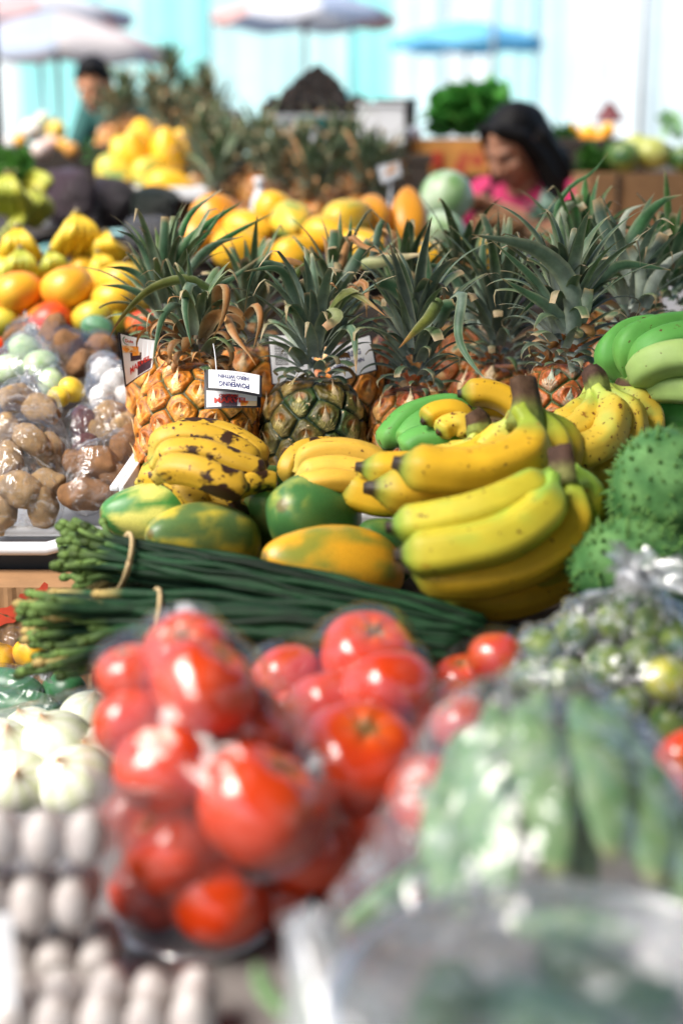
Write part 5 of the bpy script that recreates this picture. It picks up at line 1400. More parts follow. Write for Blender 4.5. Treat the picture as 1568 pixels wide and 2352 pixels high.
# ================================================================== LIMES
LM = [gourd_mesh('lime', s, (0.035, 0.11, 0.02), (0.22, 0.30, 0.035), 1.05) for s in range(3)]
lim = []
LP = [(1240, 1490, 1.10, 56), (1320, 1455, 1.13, 56), (1410, 1430, 1.14, 55), (1490, 1440, 1.14, 56), (1560, 1470, 1.12, 56), (1215, 1560, 1.07, 54), (1300, 1560, 1.06, 58), (1390, 1530, 1.08, 60), (1470, 1510, 1.10, 54), (1530, 1560, 1.05, 62), (1350, 1640, 1.08, 55), (1440, 1620, 1.08, 58), (1540, 1660, 1.07, 58), (1260, 1620, 1.10, 54), (1610, 1580, 1.08, 58)]
LL = ['dark lime on the banana side of the bag', 'lime beneath the bag shoulder', 'lime below the knot of the lime bag', 'lime beyond the knot of the lime bag', 'lime at the far shoulder of its bag', 'bright green lime nearest the bright tomato', 'lime with a pale streak in the front of its bag',
      'glossy lime in the middle of its bag', 'lime behind the yellow one', 'yellowish lime showing at the front of the bag', 'shaded lime low in the bag, above the pods', 'dark lime at the bottom of the bag', 'dark lime under the yellowish one', 'lime at the lowest corner of its bag near the tomatoes', 'lime at the frame edge of the lime bag']
for i, (x, y, d, r) in enumerate(LP):
    r *= 0.86
    lim.append((tuple(P(x, y, d)), L(r, d)))
    me = LM[i % 3] if i != 9 else gourd_mesh('lime', 7, (0.30, 0.36, 0.03), (0.60, 0.52, 0.04), 1.05)
    fruit(me, 'lime', LL[i], 'lime', x, y, d, L(r, d), m=M['smooth_fruit'], group='limes in the knotted bag')
bag('shiny knotted bag of limes', lim, tuple(P(1455, 1335, 1.10)), seed=21, mat='film_crinkled', wr=0.010, knot_size=0.034)
rz = P(1420, 1690, 1.1)
bxr = empty('wooden_riser', (rz.x + 0.08, rz.y + 0.02, TZ), 'dark wooden riser under the lime bag', 'riser')
MB().box((rz.x - 0.07, rz.y - 0.06, TZ + 0.001), (rz.x + 0.30, rz.y + 0.03, rz.z), 0.004).put('riser_block', M['black_plastic'], bxr, smooth=False)

# ================================================================== EGGS in stacked cartons
EM = [egg_mesh(s) for s in range(4)]
def carton(label, x0, y0, z, nx, ny, s, skip=()):
    """clear hinged carton; eggs stand in it, point up"""
    w, dp, h = nx * s, ny * s, 0.0405
    root = empty('egg_carton', (x0 + w / 2, y0 + dp / 2, z), label, 'egg carton', 'clear egg cartons')
    b = MB(); nxs, nys = nx * 10, ny * 10                          # dimpled tray
    V = []; 
    for j in range(nys + 1):
        for i in range(nxs + 1):
            u, v = i / 10, j / 10
            dz = 0.006 * (1 - abs(math.sin(math.pi * u)) ** 0.6 * abs(math.sin(math.pi * v)) ** 0.6)
            V.append((x0 + u * s, y0 + v * s, z + 0.0015 + dz))
    b.add(V, [(j * (nxs + 1) + i, j * (nxs + 1) + i + 1, (j + 1) * (nxs + 1) + i + 1, (j + 1) * (nxs + 1) + i) for j in range(nys) for i in range(nxs)])
    b.put('carton_tray', M['cup'], root)
    b = MB(); rows = []
    for j, (dz, ins) in enumerate(((0.009, 0), (0.016, -0.0015), (0.018, 0), (h - 0.008, 0.002), (h - 0.001, 0.006))):
        ring = []
        for (ax, ay, bx_, by_) in ((x0, y0, x0 + w, y0), (x0 + w, y0, x0 + w, y0 + dp), (x0 + w, y0 + dp, x0, y0 + dp), (x0, y0 + dp, x0, y0)):
            for q in range(12):
                px_, py_ = ax + (bx_ - ax) * q / 12, ay + (by_ - ay) * q / 12
                cx_, cy_ = x0 + w / 2, y0 + dp / 2
                ring.append((px_ + (cx_ - px_) / (w / 2) * ins, py_ + (cy_ - py_) / (dp / 2) * ins, z + dz))
        rows.append(ring)
    V = [p for r_ in rows for p in r_]; m_ = 48
    Fc = [(k * m_ + i, k * m_ + (i + 1) % m_, (k + 1) * m_ + (i + 1) % m_, (k + 1) * m_ + i) for k in range(4) for i in range(m_)] + [tuple(4 * m_ + i for i in range(m_))]
    b.add(V, Fc); b.put('carton_lid', M['cup'], root)
    return root
eg = 0.0256
def eggs(label, x0, y0, z, nx, ny, where):
    carton(label, x0, y0, z, nx, ny, eg)
    for j in range(ny):
        for i in range(nx):
            r = 0.0126
            o = put('egg', EM[(i * 3 + j * 5 + int(z * 100)) % 4], M['egg'], None, (x0 + (i + 0.5) * eg, y0 + (j + 0.5) * eg, z + 0.0035 + 0.0126 * 1.44 * random.uniform(0.97, 1.03)),
                    (random.uniform(-0.12, 0.12), random.uniform(-0.12, 0.12), random.uniform(0, 6)), r * random.uniform(0.95, 1.04))
            row = ('front row', 'second row', 'back row')[j]
            tag(o, 'small pale speckled egg in the ' + row + ' of the ' + where, 'egg', 'eggs in the ' + row + ' of the ' + where)
a = PZ(262, 2150, 0.80)
ex = -0.1375
eggs('top egg carton of the stack beside the tomato cup', ex - 4 * eg, 0.756, TZ + 0.0830, 4, 1, 'top carton')
eggs('middle egg carton of the stack', ex - 4 * eg - 0.009, 0.753, TZ + 0.0420, 4, 2, 'middle carton')
eggs('bottom egg carton of the stack', ex - 4 * eg + 0.004, 0.750, TZ + 0.0010, 4, 2, 'bottom carton')
f0 = PZ(455, 2300, TZ + 0.02)
eggs('egg carton lying alone in front of the tomato cup', f0.x + 0.012 - 5 * eg, 0.694, TZ + 0.0010, 5, 2, 'lone front carton')
lc = P(14, 2160, 0.78)
pc = empty('price_card', (lc.x, lc.y, lc.z - 0.02), 'blank white price card standing before the egg cartons', 'price card')
MB().box((lc.x - 0.022, lc.y - 0.0006, TZ + 0.03), (lc.x + 0.0045, lc.y + 0.0006, lc.z + 0.016), 0.0002).put('card', M['paper'], pc, smooth=False)
MB().box((lc.x - 0.026, lc.y - 0.012, TZ + 0.001), (lc.x - 0.004, lc.y + 0.012, TZ + 0.006), 0.001).box((lc.x - 0.019, lc.y + 0.001, TZ + 0.005), (lc.x - 0.012, lc.y + 0.003, TZ + 0.04), 0.0005).put('stand', M['white_plastic'], pc, smooth=False)

# ================================================================== ONIONS, CUCUMBERS, PEPPERS on the low table
OM = [onion_mesh(s) for s in range(3)]
ON = [('onion with a brown tip in the middle of its bag', 130, 1715, 1.33, 88), ('onion at the front, resting on the egg cartons', 175, 1800, 1.27, 92), ('onion at the frame edge of its bag', 0, 1730, 1.33, 84), ('onion with a brown root, highest in its bag', 205, 1655, 1.38, 72), ('onion low at the frame edge', 40, 1800, 1.27, 80),
      ('shaded onion at the back of its bag', 70, 1690, 1.42, 70), ('onion half hidden by the tomato cup', 240, 1740, 1.33, 80)]
for i, (lb, x, y, d, r) in enumerate(ON):
    pt_ = P(x, y, d)
    o = fruit(OM[i % 3], 'onion', 'white ' + lb, 'onion', x, y, d, L(r, d), (random.uniform(0.3, 1.2), random.uniform(-0.5, 0.5), random.uniform(-0.6, 0.6)), M['onion'], 'white onions in the bag')
bag('clear bag of white onions behind the egg cartons', spheres([a[1:] for a in ON]), tuple(P(170, 1630, 1.42)), seed=31, wr=0.004, knot_size=0.010)
CU = [('dark cucumber tied in the knotted bag', (-60, 1570, 1.52), (95, 1600, 1.50), 0.020), ('dark cucumber end beside the long bean tips', (110, 1600, 1.53), (185, 1590, 1.50), 0.021), ('cucumber under the knot of its bag', (-30, 1630, 1.49), (140, 1640, 1.47), 0.020)]
cs = []
for i, (lb, a, b_, r) in enumerate(CU):
    pa, pb = np.array(P(*a)), np.array(P(*b_))
    pth = catmull([pa, (pa + pb) / 2 + np.array((0, 0, 0.004)), pb], 20)
    V, Fc, s_, ph_ = tube(pth, r * np.clip(np.sin(np.pi * np.linspace(0.03, 0.97, 20)), 0, 1) ** 0.35, 16)
    C = [lerp((0.012, 0.075, 0.03), (0.04, 0.15, 0.05), float(np.clip(0.5 + nz(v, 40, i) + 0.3 * math.sin(p * 8), 0, 1))) for v, p in zip(V, ph_)]
    tag(world_part('cucumber', V, Fc, M['smooth_fruit'], None, C), lb, 'cucumber', 'cucumbers in the knotted bag')
    cs += [(tuple(pa), r), (tuple((pa + pb) / 2), r), (tuple(pb), r)]
bag('glossy knotted bag of dark cucumbers', cs, tuple(P(105, 1545, 1.46)), seed=33, wr=0.006, knot_size=0.017, lon=96)
pp = [('yellow pepper at the frame edge, under the cardboard box', 0, 1520, 1.62, 44), ('yellow pepper beside the long bean tips', 75, 1500, 1.62, 46)]
PE = gourd_mesh('pepper', 3, (0.62, 0.30, 0.012), (0.78, 0.46, 0.02), 1.05, ribs=4, rib=0.14)
for lb, x, y, d, r in pp: fruit(PE, 'pepper', lb, 'pepper', x, y, d, L(r, d), (0.4, 0.3, x), M['smooth_fruit'], 'yellow peppers in the bag')
bag('clear bag of yellow peppers below the cardboard box', spheres([a[1:] for a in pp]), tuple(P(-20, 1455, 1.60)), seed=35, wr=0.004, knot_size=0.012)
bag('dusky clear bag of cucumbers by the onions, at the frame edge', [(tuple(P(20, 1650, 1.45)), 0.025), (tuple(P(-40, 1640, 1.45)), 0.03)], None, seed=36, wr=0.004)

# ================================================================== POTATOES AND OTHER BAGGED ROOTS
PT = [potato_mesh(s) for s in range(4)]
BT = [potato_mesh(s + 10, (0.30, 0.15, 0.065), 1.7, 0.16) for s in range(3)]
PU = [potato_mesh(s + 20, (0.13, 0.045, 0.05), 1.3, 0.10) for s in range(2)]
def roots(lst, mes, name, cat, group, m=M['potato']):
    for i, a in enumerate(lst): fruit(mes[i % len(mes)], name, a[0], cat, a[1], a[2], a[3], L(a[4], a[3]) * 0.86, m=m, group=group)
A = [('oval potato upright in the near potato bag', 72, 1010, 1.78, 38), ('potato under the bag neck at the frame edge', 12, 995, 1.80, 42), ('potato at the top of the near potato bag', 95, 940, 1.84, 40), ('dark potato beside the oval one', 20, 1060, 1.76, 40), ('long smooth potato at the front of the near bag', 45, 1125, 1.73, 46), ('bent potato at the right end of the near bag', 108, 1110, 1.76, 40),
     ('potato at the bottom corner of the near bag', 100, 1165, 1.74, 40), ('potato cut by the frame edge, at the tray rim', 5, 1180, 1.74, 40), ('pale potato high under the film, near the frame edge', 40, 915, 1.86, 40), ('potato in the shade between the two potato bags', 118, 1040, 1.82, 38)]
roots(A, PT, 'potato', 'potato', 'potatoes in the near bag')
bag('clear bag of potatoes at the tray rim', spheres([a[1:] for a in A]), tuple(P(70, 870, 1.90)), mat='film_hazy', seed=41, wr=0.006, knot_size=0.014, zmin=0.798)
B = [('long sweet potato under the bright film glint', 225, 1060, 1.76, 44), ('sweet potato beside the beans', 200, 1135, 1.74, 44), ('sweet potato touching the white tray wall', 280, 1110, 1.76, 44), ('sweet potato behind the long one', 285, 1030, 1.80, 40), ('small sweet potato at the bag corner', 185, 1070, 1.78, 36)]
roots(B, BT, 'sweet_potato', 'sweet potato', 'sweet potatoes in the tight bag')
bag('tight shiny bag of sweet potatoes beside the pineapple tray', spheres([a[1:] for a in B]), None, mat='film_hazy', seed=43, wr=0.003, zmin=0.798)
Cc = [('tan potato leaning on the pineapple', 290, 985, 1.86, 40), ('brown potato under the garlic', 245, 960, 1.88, 42), ('round potato behind the beet', 240, 1000, 1.86, 36)]
roots(Cc, PT, 'potato', 'potato', 'potatoes in the bag under the garlic')
bag('small clear bag of potatoes under the garlic', spheres([a[1:] for a in Cc]), None, mat='film_hazy', seed=45, wr=0.004)
D = [('dark purple beet in the film between potato bags', 195, 975, 1.86, 38), ('lower purple beet above the sweet potatoes', 195, 1030, 1.84, 34)]
roots(D, PU, 'beet', 'beet', 'purple beets')
bag('clear bag of purple beets between the potato bags', spheres([a[1:] for a in D]), None, mat='film_hazy', seed=46, wr=0.004)
GA = gourd_mesh('garlic', 5, (0.62, 0.60, 0.58), (0.74, 0.72, 0.70), 0.85, ribs=9, rib=0.10)
E = [('garlic bulb nearest the torn tag', 262, 880, 1.98, 42), ('garlic bulb low in the white heap', 235, 915, 1.95, 40), ('garlic bulb at the top of the white heap', 240, 850, 2.02, 38), ('garlic bulb touching the pineapple', 290, 915, 1.96, 38)]
roots(E, [GA], 'garlic', 'garlic', 'garlic bulbs in the bag', M['onion'])
bag('clear bag of white garlic beside the orange pineapple', spheres([a[1:] for a in E]), None, seed=47, mat='film_soft', wr=0.005)
PC = gourd_mesh('chayote', 4, (0.34, 0.50, 0.22), (0.52, 0.62, 0.38), 1.2, ribs=5, rib=0.06)
Fh = [('pale green chayote at the frame edge', 20, 850, 2.05, 44), ('pale green chayote in the middle of its bag', 95, 840, 2.05, 42), ('chayote at the back of its bag', 60, 805, 2.10, 40), ('chayote under the yellow squash', 120, 880, 2.0, 36)]
roots(Fh, [PC], 'chayote', 'chayote', 'chayotes in the bag', M['smooth_fruit'])
bag('clear bag of pale green chayotes', spheres([a[1:] for a in Fh]), tuple(P(70, 760, 2.12)), seed=48, mat='film_soft', wr=0.005, knot_size=0.012)
YS = gourd_mesh('yellow_squash', 6, (0.68, 0.42, 0.03), (0.78, 0.58, 0.06), 1.15)
roots([('round yellow squash in front of the garlic', 165, 895, 1.96, 32), ('small yellow squash above the near potato bag', 135, 912, 1.94, 28)], [YS], 'yellow_squash', 'squash', 'yellow squashes', M['smooth_fruit'])
H_ = [('ginger root at the back of the brown bag', 165, 810, 2.12, 40), ('ginger root near the pineapple leaf tip', 230, 800, 2.14, 38), ('ginger root on the brown bag\'s near side', 200, 835, 2.08, 38), ('pale ginger root above the chayotes', 120, 775, 2.20, 36), ('ginger root at the frame edge behind the chayotes', 50, 775, 2.22, 36)]
roots(H_, BT, 'ginger', 'ginger', 'ginger roots in the brown bag')
bag('clear bag of brown ginger below the mangoes', spheres([a[1:] for a in H_]), tuple(P(60, 735, 2.25)), seed=49, wr=0.006, knot_size=0.012)
KB = gourd_mesh('bitter_melon', 8, (0.06, 0.18, 0.09), (0.14, 0.28, 0.16), 1.3, ribs=8, rib=0.12)
roots([('blue-green bitter melon under the mangoes', 225, 755, 2.25, 36)], [KB], 'bitter_melon', 'bitter melon', 'bitter melons', M['smooth_fruit'])
roots([('red tomato below the red mango', 150, 775, 2.3, 26), ('dark red tomato at the frame edge below the mangoes', -2, 800, 2.25, 30)], TM, 'tomato', 'tomato', 'tomatoes below the mangoes', M['tomato'])
# ================================================================== STEPS BEHIND THE POTATOES
def crate(label, lo, hi, m='dark_wood', name='wooden_crate', cat='crate', slats=4):
    root = empty(name, ((lo[0] + hi[0]) / 2, (lo[1] + hi[1]) / 2, lo[2]), label, cat)
    h = hi[2] - lo[2]; b = MB()
    sh_ = h / slats
    for k in range(slats):
        z0 = lo[2] + k * sh_ + 0.004; z1 = lo[2] + (k + 1) * sh_ - 0.004
        b.box((lo[0], lo[1], z0), (hi[0], lo[1] + 0.012, z1), 0.002).box((lo[0], hi[1] - 0.012, z0), (hi[0], hi[1], z1), 0.002)
        b.box((lo[0], lo[1] + 0.013, z0), (lo[0] + 0.012, hi[1] - 0.013, z1), 0.002).box((hi[0] - 0.012, lo[1] + 0.013, z0), (hi[0], hi[1] - 0.013, z1), 0.002)
    b.put('slatted_side', M[m], root, smooth=False)
    MB().box((lo[0] + 0.014, lo[1] + 0.014, lo[2]), (hi[0] - 0.014, hi[1] - 0.014, hi[2] - 0.012), 0.002).put('crate_floor', M[m], root, smooth=False)
    return root
crate('dark slatted crate behind the potato bags', (-1.30, 1.93, 0.798), (-0.30, 2.40, 0.905))

def stall(label, x0, x1, y0, y1, z, m=None):
    table('market_stall', label, 'stall', x0, x1, y0, y1, z, m or M['dark_wood'], M['dark_metal'], skirt=0.12)

# ------------------------------------------------------------------ mango stall
stall('dark stall under the mangoes and yellow bananas', -2.2, -0.46, 2.52, 3.35, 0.935)
crate('dark crate lifting the yellow bananas behind the mangoes', (-2.1, 2.78, 0.937), (-0.5, 3.25, 1.03))
MG = dict(yel=mango_mesh(1, (0.72, 0.42, 0.03), (0.62, 0.44, 0.05)), ora=mango_mesh(2, (0.74, 0.40, 0.03), (0.72, 0.20, 0.02)), red=mango_mesh(3, (0.58, 0.05, 0.015), (0.62, 0.30, 0.03)), grn=mango_mesh(4, (0.52, 0.46, 0.05), (0.70, 0.40, 0.03)))
ML = [('large orange mango at the frame edge', 35, 672, 2.44, 58, 'ora'), ('orange-blushed mango in the middle of its row', 150, 662, 2.44, 60, 'ora'), ('yellow mango nearest the splayed pineapple leaves', 262, 688, 2.44, 50, 'yel'),
      ('red mango in the bottom row', 112, 738, 2.42, 54, 'red'), ('yellow-green mango beside the bitter melon', 212, 730, 2.42, 48, 'grn'), ('mango half cut by the frame, bottom row', 5, 740, 2.44, 46, 'grn'), ('long yellow mango under the leaf tips', 275, 645, 2.50, 52, 'yel'),
      ('yellow mango showing behind the orange-blushed one', 215, 655, 2.52, 46, 'yel'), ('shaded mango deep in the bottom row', 165, 700, 2.52, 46, 'grn'), ('shaded mango behind the large orange one', 90, 690, 2.52, 46, 'grn'), ('reddish mango peeping behind the torn tag', 330, 745, 2.36, 40, 'red'),
      ('yellow mango between the two largest orange ones', 95, 645, 2.55, 42, 'yel'), ('green-tinged mango under the yellow one near the leaves', 255, 735, 2.44, 42, 'grn'), ('orange mango half under the red one', 60, 738, 2.46, 42, 'ora'), ('small yellow mango above the middle row', 190, 618, 2.62, 36, 'yel'), ('yellow mango tucked below the leaf tips', 300, 700, 2.48, 44, 'yel'), ('small greenish mango over the frame-edge mango', 12, 620, 2.58, 40, 'grn')]
for lb, x, y, d, r, k in ML:
    fruit(MG[k], 'mango', lb, 'mango', x, y, d, L(r, d), (R(90) + random.uniform(-0.25, 0.25), random.uniform(-0.4, 0.4), R(90) + random.uniform(-0.5, 0.5)), M['smooth_fruit'], 'mangoes on the dark stall', (0.95, 0.95, 0.80))

# bunches of small yellow bananas
def mini_hand_mesh(seed, ripe=(0.74, 0.46, 0.025), other=(0.60, 0.50, 0.05)):
    rs = random.Random(seed); b = MB()
    for k in range(8):
        t = (k - 3.5) / 3.5; row = k % 2
        a = t * 1.0
        p0 = np.array((0.12 * t, 0.1 * row, 0.95)); p1 = np.array((0.62 * math.sin(a), -0.55 - 0.25 * row, 0.55)); p2 = np.array((0.95 * math.sin(a), -0.55 + 0.2 * row, -0.15)); p3 = np.array((0.80 * math.sin(a), -0.15 + 0.3 * row, -0.80))
        pth = catmull([p0, p1, p2, p3], 16); s = np.linspace(0, 1, 16)
        rad = 0.23 * (0.45 + 0.55 * sstep(0.05, 0.3, s)) * (1 - 0.7 * sstep(0.85, 1, s))
        V, Fc, sp, ph = tube(pth, rad, 10, prof=lambda p: 1 + 0.05 * np.cos(5 * p))
        c = lerp(ripe, other, rs.random() * 0.6)
        C = [lerp(c, (0.05, 0.03, 0.015), float(sstep(0.94, 1, q))) * (1 - 0.2 * float(sstep(0.2, 0, q))) for q in sp]
        b.add(V, Fc, C)
    V, Fc, sp, ph = tube([(0, 0.05, 0.80), (0, 0.05, 1.02), (0, 0.08, 1.18)], [0.20, 0.16, 0.12], 10)
    b.add(V, Fc, [(0.14, 0.10, 0.03)] * len(V))
    return b.local('small_banana_hand', cols=True)
MH = [mini_hand_mesh(s) for s in range(3)]
MHG = [mini_hand_mesh(s + 5, (0.52, 0.47, 0.05), (0.26, 0.36, 0.05)) for s in range(2)]
for lb, x, y, d, r, k in [('highest bunch of small yellow bananas, in front of the dark bags', 165, 545, 2.62, 58, 0), ('bunch of small yellow bananas at the frame edge', 45, 570, 2.60, 50, 1), ('bunch of small yellow bananas next to the leaf tips', 258, 572, 2.62, 42, 2),
                          ('bunch of small bananas above the yellow mangoes', 225, 620, 2.58, 42, 0), ('greenish bunch of small bananas over the large orange mango', 45, 615, 2.52, 46, 3), ('greenish bunch of small bananas in the middle of the stall', 115, 612, 2.55, 38, 4), ('bunch of small bananas behind the leaf tips', 300, 620, 2.66, 40, 1)]:
    me = MH[k] if k < 3 else MHG[k - 3]
    o = fruit(me, 'small_banana_hand', lb, 'bananas', x, y, d, L(r, d), (R(20), random.uniform(-0.3, 0.3), random.uniform(-0.8, 0.8)), M['smooth_fruit'], 'bunches of small yellow bananas')

# ------------------------------------------------------------------ papaya stall in the middle
stall('dark stall under the yellow papayas', -0.42, 1.15, 2.62, 3.55, 0.985)
crate('dark crate under the upper yellow papayas', (-0.38, 2.86, 0.987), (0.95, 3.30, 1.055))
YP = [papaya_mesh(31, (0.52, 0.42, 0.05), (0.80, 0.42, 0.02), 0.9, 1.4), papaya_mesh(32, (0.38, 0.42, 0.08), (0.76, 0.45, 0.03), 0.75, 1.3), papaya_mesh(33, (0.70, 0.26, 0.02), (0.72, 0.30, 0.025), 0.9, 1.35), papaya_mesh(34, (0.26, 0.36, 0.08), (0.74, 0.48, 0.04), 0.55, 1.35)]
def yp(lb, x, y, d, r, k, to=None, sc=(1, 1, 1)):
    c = P(x, y, d)
    rot = axis_rot(c, P(*to)) if to else (random.uniform(1.2, 1.9), random.uniform(-0.4, 0.4), random.uniform(0.8, 2.4))
    o = put('papaya', YP[k], M['papaya'], None, c, rot, (L(r, d) * sc[0], L(r, d) * sc[1], L(r, d) * sc[2]))
    tag(o, lb, 'papaya', 'yellow papayas on the middle stall')
yp('yellow papaya with a green patch, at the top of the middle heap', 672, 515, 2.78, 50, 3, (720, 560, 2.60)); yp('yellow papaya left over the splayed leaf tips', 570, 530, 2.78, 46, 0); yp('yellow papaya at the top of the heap, above the green-patched one', 640, 485, 2.86, 42, 0)
yp('long yellow papaya low over the ragged crown', 555, 575, 2.68, 50, 0, (700, 590, 2.7)); yp('small round yellow papaya under the green-patched one', 680, 582, 2.66, 42, 0); yp('yellow papaya at the shoulder of the heap, nearest the cut leaves', 750, 540, 2.70, 44, 0)
yp('yellow papaya under the reddish one', 800, 505, 2.78, 50, 1); yp('reddish-orange papaya leaning on the tall one', 855, 498, 2.84, 46, 2, (850, 400, 2.9)); yp('tall orange-brown papaya standing on end', 938, 500, 2.86, 46, 2, (930, 300, 2.92), (1, 1, 1.25))
yp('orange papaya behind the splayed green leaves', 505, 500, 2.86, 52, 2); yp('orange papaya in the shade of the leaf tips', 470, 545, 2.80, 44, 2); yp('yellow papaya low behind the ragged crown', 830, 570, 2.66, 46, 0); yp('yellow papaya deep behind the dark crowns', 1100, 590, 2.66, 44, 0); yp('yellow papaya glimpsed between the dark crowns', 960, 590, 2.66, 42, 0)
CB = gourd_mesh('cabbage', 11, (0.20, 0.40, 0.12), (0.62, 0.72, 0.52), 0.98, stripe=4)
fruit(CB, 'cabbage', 'round pale green striped cabbage beside the woman', 'cabbage', 1025, 452, 3.2, L(62, 3.2), (0.4, 0.2, 0.6), M['smooth_fruit'], 'cabbages')
fruit(CB, 'cabbage', 'dim cabbage just below the striped one', 'cabbage', 1015, 540, 3.0, L(56, 3.0), (1.4, 0.2, 0.6), M['smooth_fruit'], 'cabbages')
crate('dark crate that lifts the cabbages', (0.55, 2.95, 1.057), (0.98, 3.28, 1.085), slats=1)

# ------------------------------------------------------------------ pineapple stall behind (bodies hidden, crowns up)
stall('dark stall under the second row of pineapples', -0.75, 0.65, 3.62, 4.5, 1.02)
b = MB(); crown_mb(b, 71, n=44, Lmax=0.17, w=0.022, brown=0.22, cut=0.2, height=0.08); CROWN_A = b.local('pineapple_crown', cols=True)
b = MB(); crown_mb(b, 72, n=44, Lmax=0.19, w=0.022, brown=0.30, cut=0.3, height=0.10, palette=((0.24, 0.27, 0.20), (0.08, 0.11, 0.055)), upright=1.25); CROWN_B = b.local('pineapple_crown', cols=True)
BODY_A = pine_body(0.062, 0.15, 71, PAL_ORANGE, 0.042, 64, 48); BODY_B = pine_body(0.060, 0.16, 72, PAL_RUST, 0.042, 64, 48)
def far_pine(lb, x, y, d, k, group, sc=1.0, lean=(0, 0)):
    H = 0.15 if k == 0 else 0.16
    rot = Euler((lean[0], lean[1], random.uniform(0, 6.28)))
    ax = rot.to_matrix() @ Vector((0, 0, 1))
    root = empty('pineapple', P(x, y, d) - ax * H * sc, lb, 'pineapple', group, rot); root.scale = (sc,) * 3
    put('body', (BODY_A, BODY_B)[k], M['pine'], root); put('crown', (CROWN_A, CROWN_B)[k], M['crown'], root, (0, 0, H - 0.004))
g = 'pineapples in the second row'
for i, (lb, x, y) in enumerate([('pineapple crown left of the white bottle, over the orange papaya', 500, 452), ('pineapple with dry leaf tips just past the white bottle', 640, 440), ('pineapple crown in front of the teal crate', 715, 462), ('pineapple crown under the white bag', 770, 440), ('pineapple beside the small orange price sign', 838, 448), ('pineapple crown half hidden by the reddish papaya', 880, 470)]):
    far_pine(lb, x, y, 3.75 + 0.12 * (i % 2), i % 2, g)
g = 'pineapples in the third row'
for i, (lb, x, y) in enumerate([('pineapple behind the yellow papaya pyramid', 455, 400), ('pineapple in the third row with pale dry leaves', 545, 392), ('pineapple behind the white bottle', 600, 398), ('pineapple in the third row before the white bag', 690, 400), ('pineapple in the third row before the teal crate', 790, 398)]):
    far_pine(lb, x, y, 4.25 + 0.1 * (i % 2), (i + 1) % 2, g, 1.0)
# white bottle
pb_ = P(596, 432, 3.6)
o = empty('spray_bottle', (pb_.x, pb_.y, 1.022), 'small white bottle standing among the pineapples', 'bottle')
V, Fc = lathe([(0.001, 0), (0.024, 0.0), (0.026, 0.01), (0.026, 0.11), (0.020, 0.135), (0.011, 0.150), (0.011, 0.165), (0.001, 0.165)], 24)
put('bottle_body', mesh('bottle_body', V, Fc), M['white_plastic'], o, (0, 0, 0), None, (0.9, 0.9, (pb_.z + 0.03 - 1.022) / 0.19))
V, Fc = lathe([(0.001, 0), (0.014, 0), (0.014, 0.018), (0.001, 0.02)], 20)
put('cap', mesh('cap', V, Fc), M['white_plastic'], o, (0, 0, (pb_.z + 0.03 - 1.022) * 0.872))

# ------------------------------------------------------------------ stall with dark bags and the papaya pyramid
stall('dark stall under the papaya pyramid and dark bags', -2.6, -0.80, 3.75, 5.2, 1.05)
PURP = pmat('purple_sack', (0.07, 0.040, 0.055), rough=0.35, vary=(14, 0.5), bump=(18, 0.8, 0.02), spots=[(20, 0.62, 0.75, (0.32, 0.24, 0.28))])
def sack(lb, x, y, d, w, h, m):
    c = P(x, y, d); wv, hv = L(w, d), L(h, d)
    me = ellip_mesh('sack', lambda a: (math.sin(a) ** 0.45, math.cos(a)), 28, lambda v, a, b_: (1, 1, 1), lambda V, a, b_: np.array([v * (1 + 0.14 * nz(v, 1.8, x) + 0.09 * nz(v, 5, x)) for v in V]))
    o = put('sack', me, m, None, c, (0, 0, random.uniform(-0.4, 0.4)), (wv, wv * 0.8, hv))
    tag(o, lb, 'sack', 'dark sacks of greens')
    return o
sack('mottled purple sack beside the green bananas far off', 160, 452, 3.9, 58, 62, PURP)
sack('dark purple sack under the papaya pyramid', 262, 468, 4.0, 52, 56, pmat('dark_sack', (0.035, 0.026, 0.034), rough=0.4, vary=(14, 0.5), bump=(18, 0.8, 0.02)))
sack('black-green sack under the lone yellow papaya', 355, 470, 4.0, 58, 40, pmat('green_black_sack', (0.008, 0.016, 0.012), rough=0.35, vary=(14, 0.5), bump=(18, 0.8, 0.02)))
sack('silvery plastic sack behind the leaf tips', 345, 535, 3.4, 60, 36, pmat('silver_sack', (0.12, 0.12, 0.13), rough=0.25, vary=(20, 0.6), bump=(22, 0.9, 0.02), spots=[(26, 0.6, 0.7, (0.5, 0.5, 0.5))]))
for k, (x, y, d, w, h) in enumerate(((345, 560, 3.4, 60, 40),)):
    crate('dark crate under the silvery sack', (P(280, 600, 3.3).x, 3.25, 0.937 + 0.0), (P(410, 600, 3.3).x, 3.50, P(345, 568, 3.4).z), slats=2)
sl = P(470, 442, 4.0)
o = empty('stall_shelf', (sl.x - 0.25, sl.y + 0.1, sl.z - 0.02), 'thin white shelf edge behind the splayed leaves', 'shelf')
MB().box((sl.x - 0.55, sl.y, sl.z - 0.02), (sl.x + 0.02, sl.y + 0.45, sl.z + 0.014), 0.004).put('shelf_board', M['white_plastic'], o, smooth=False)
for lx in (sl.x - 0.5, sl.x - 0.03):
    MB().box((lx - 0.02, sl.y + 0.2, 1.052), (lx + 0.02, sl.y + 0.24, sl.z - 0.02), 0.003).put('bracket', M['white_plastic'], o, smooth=False)
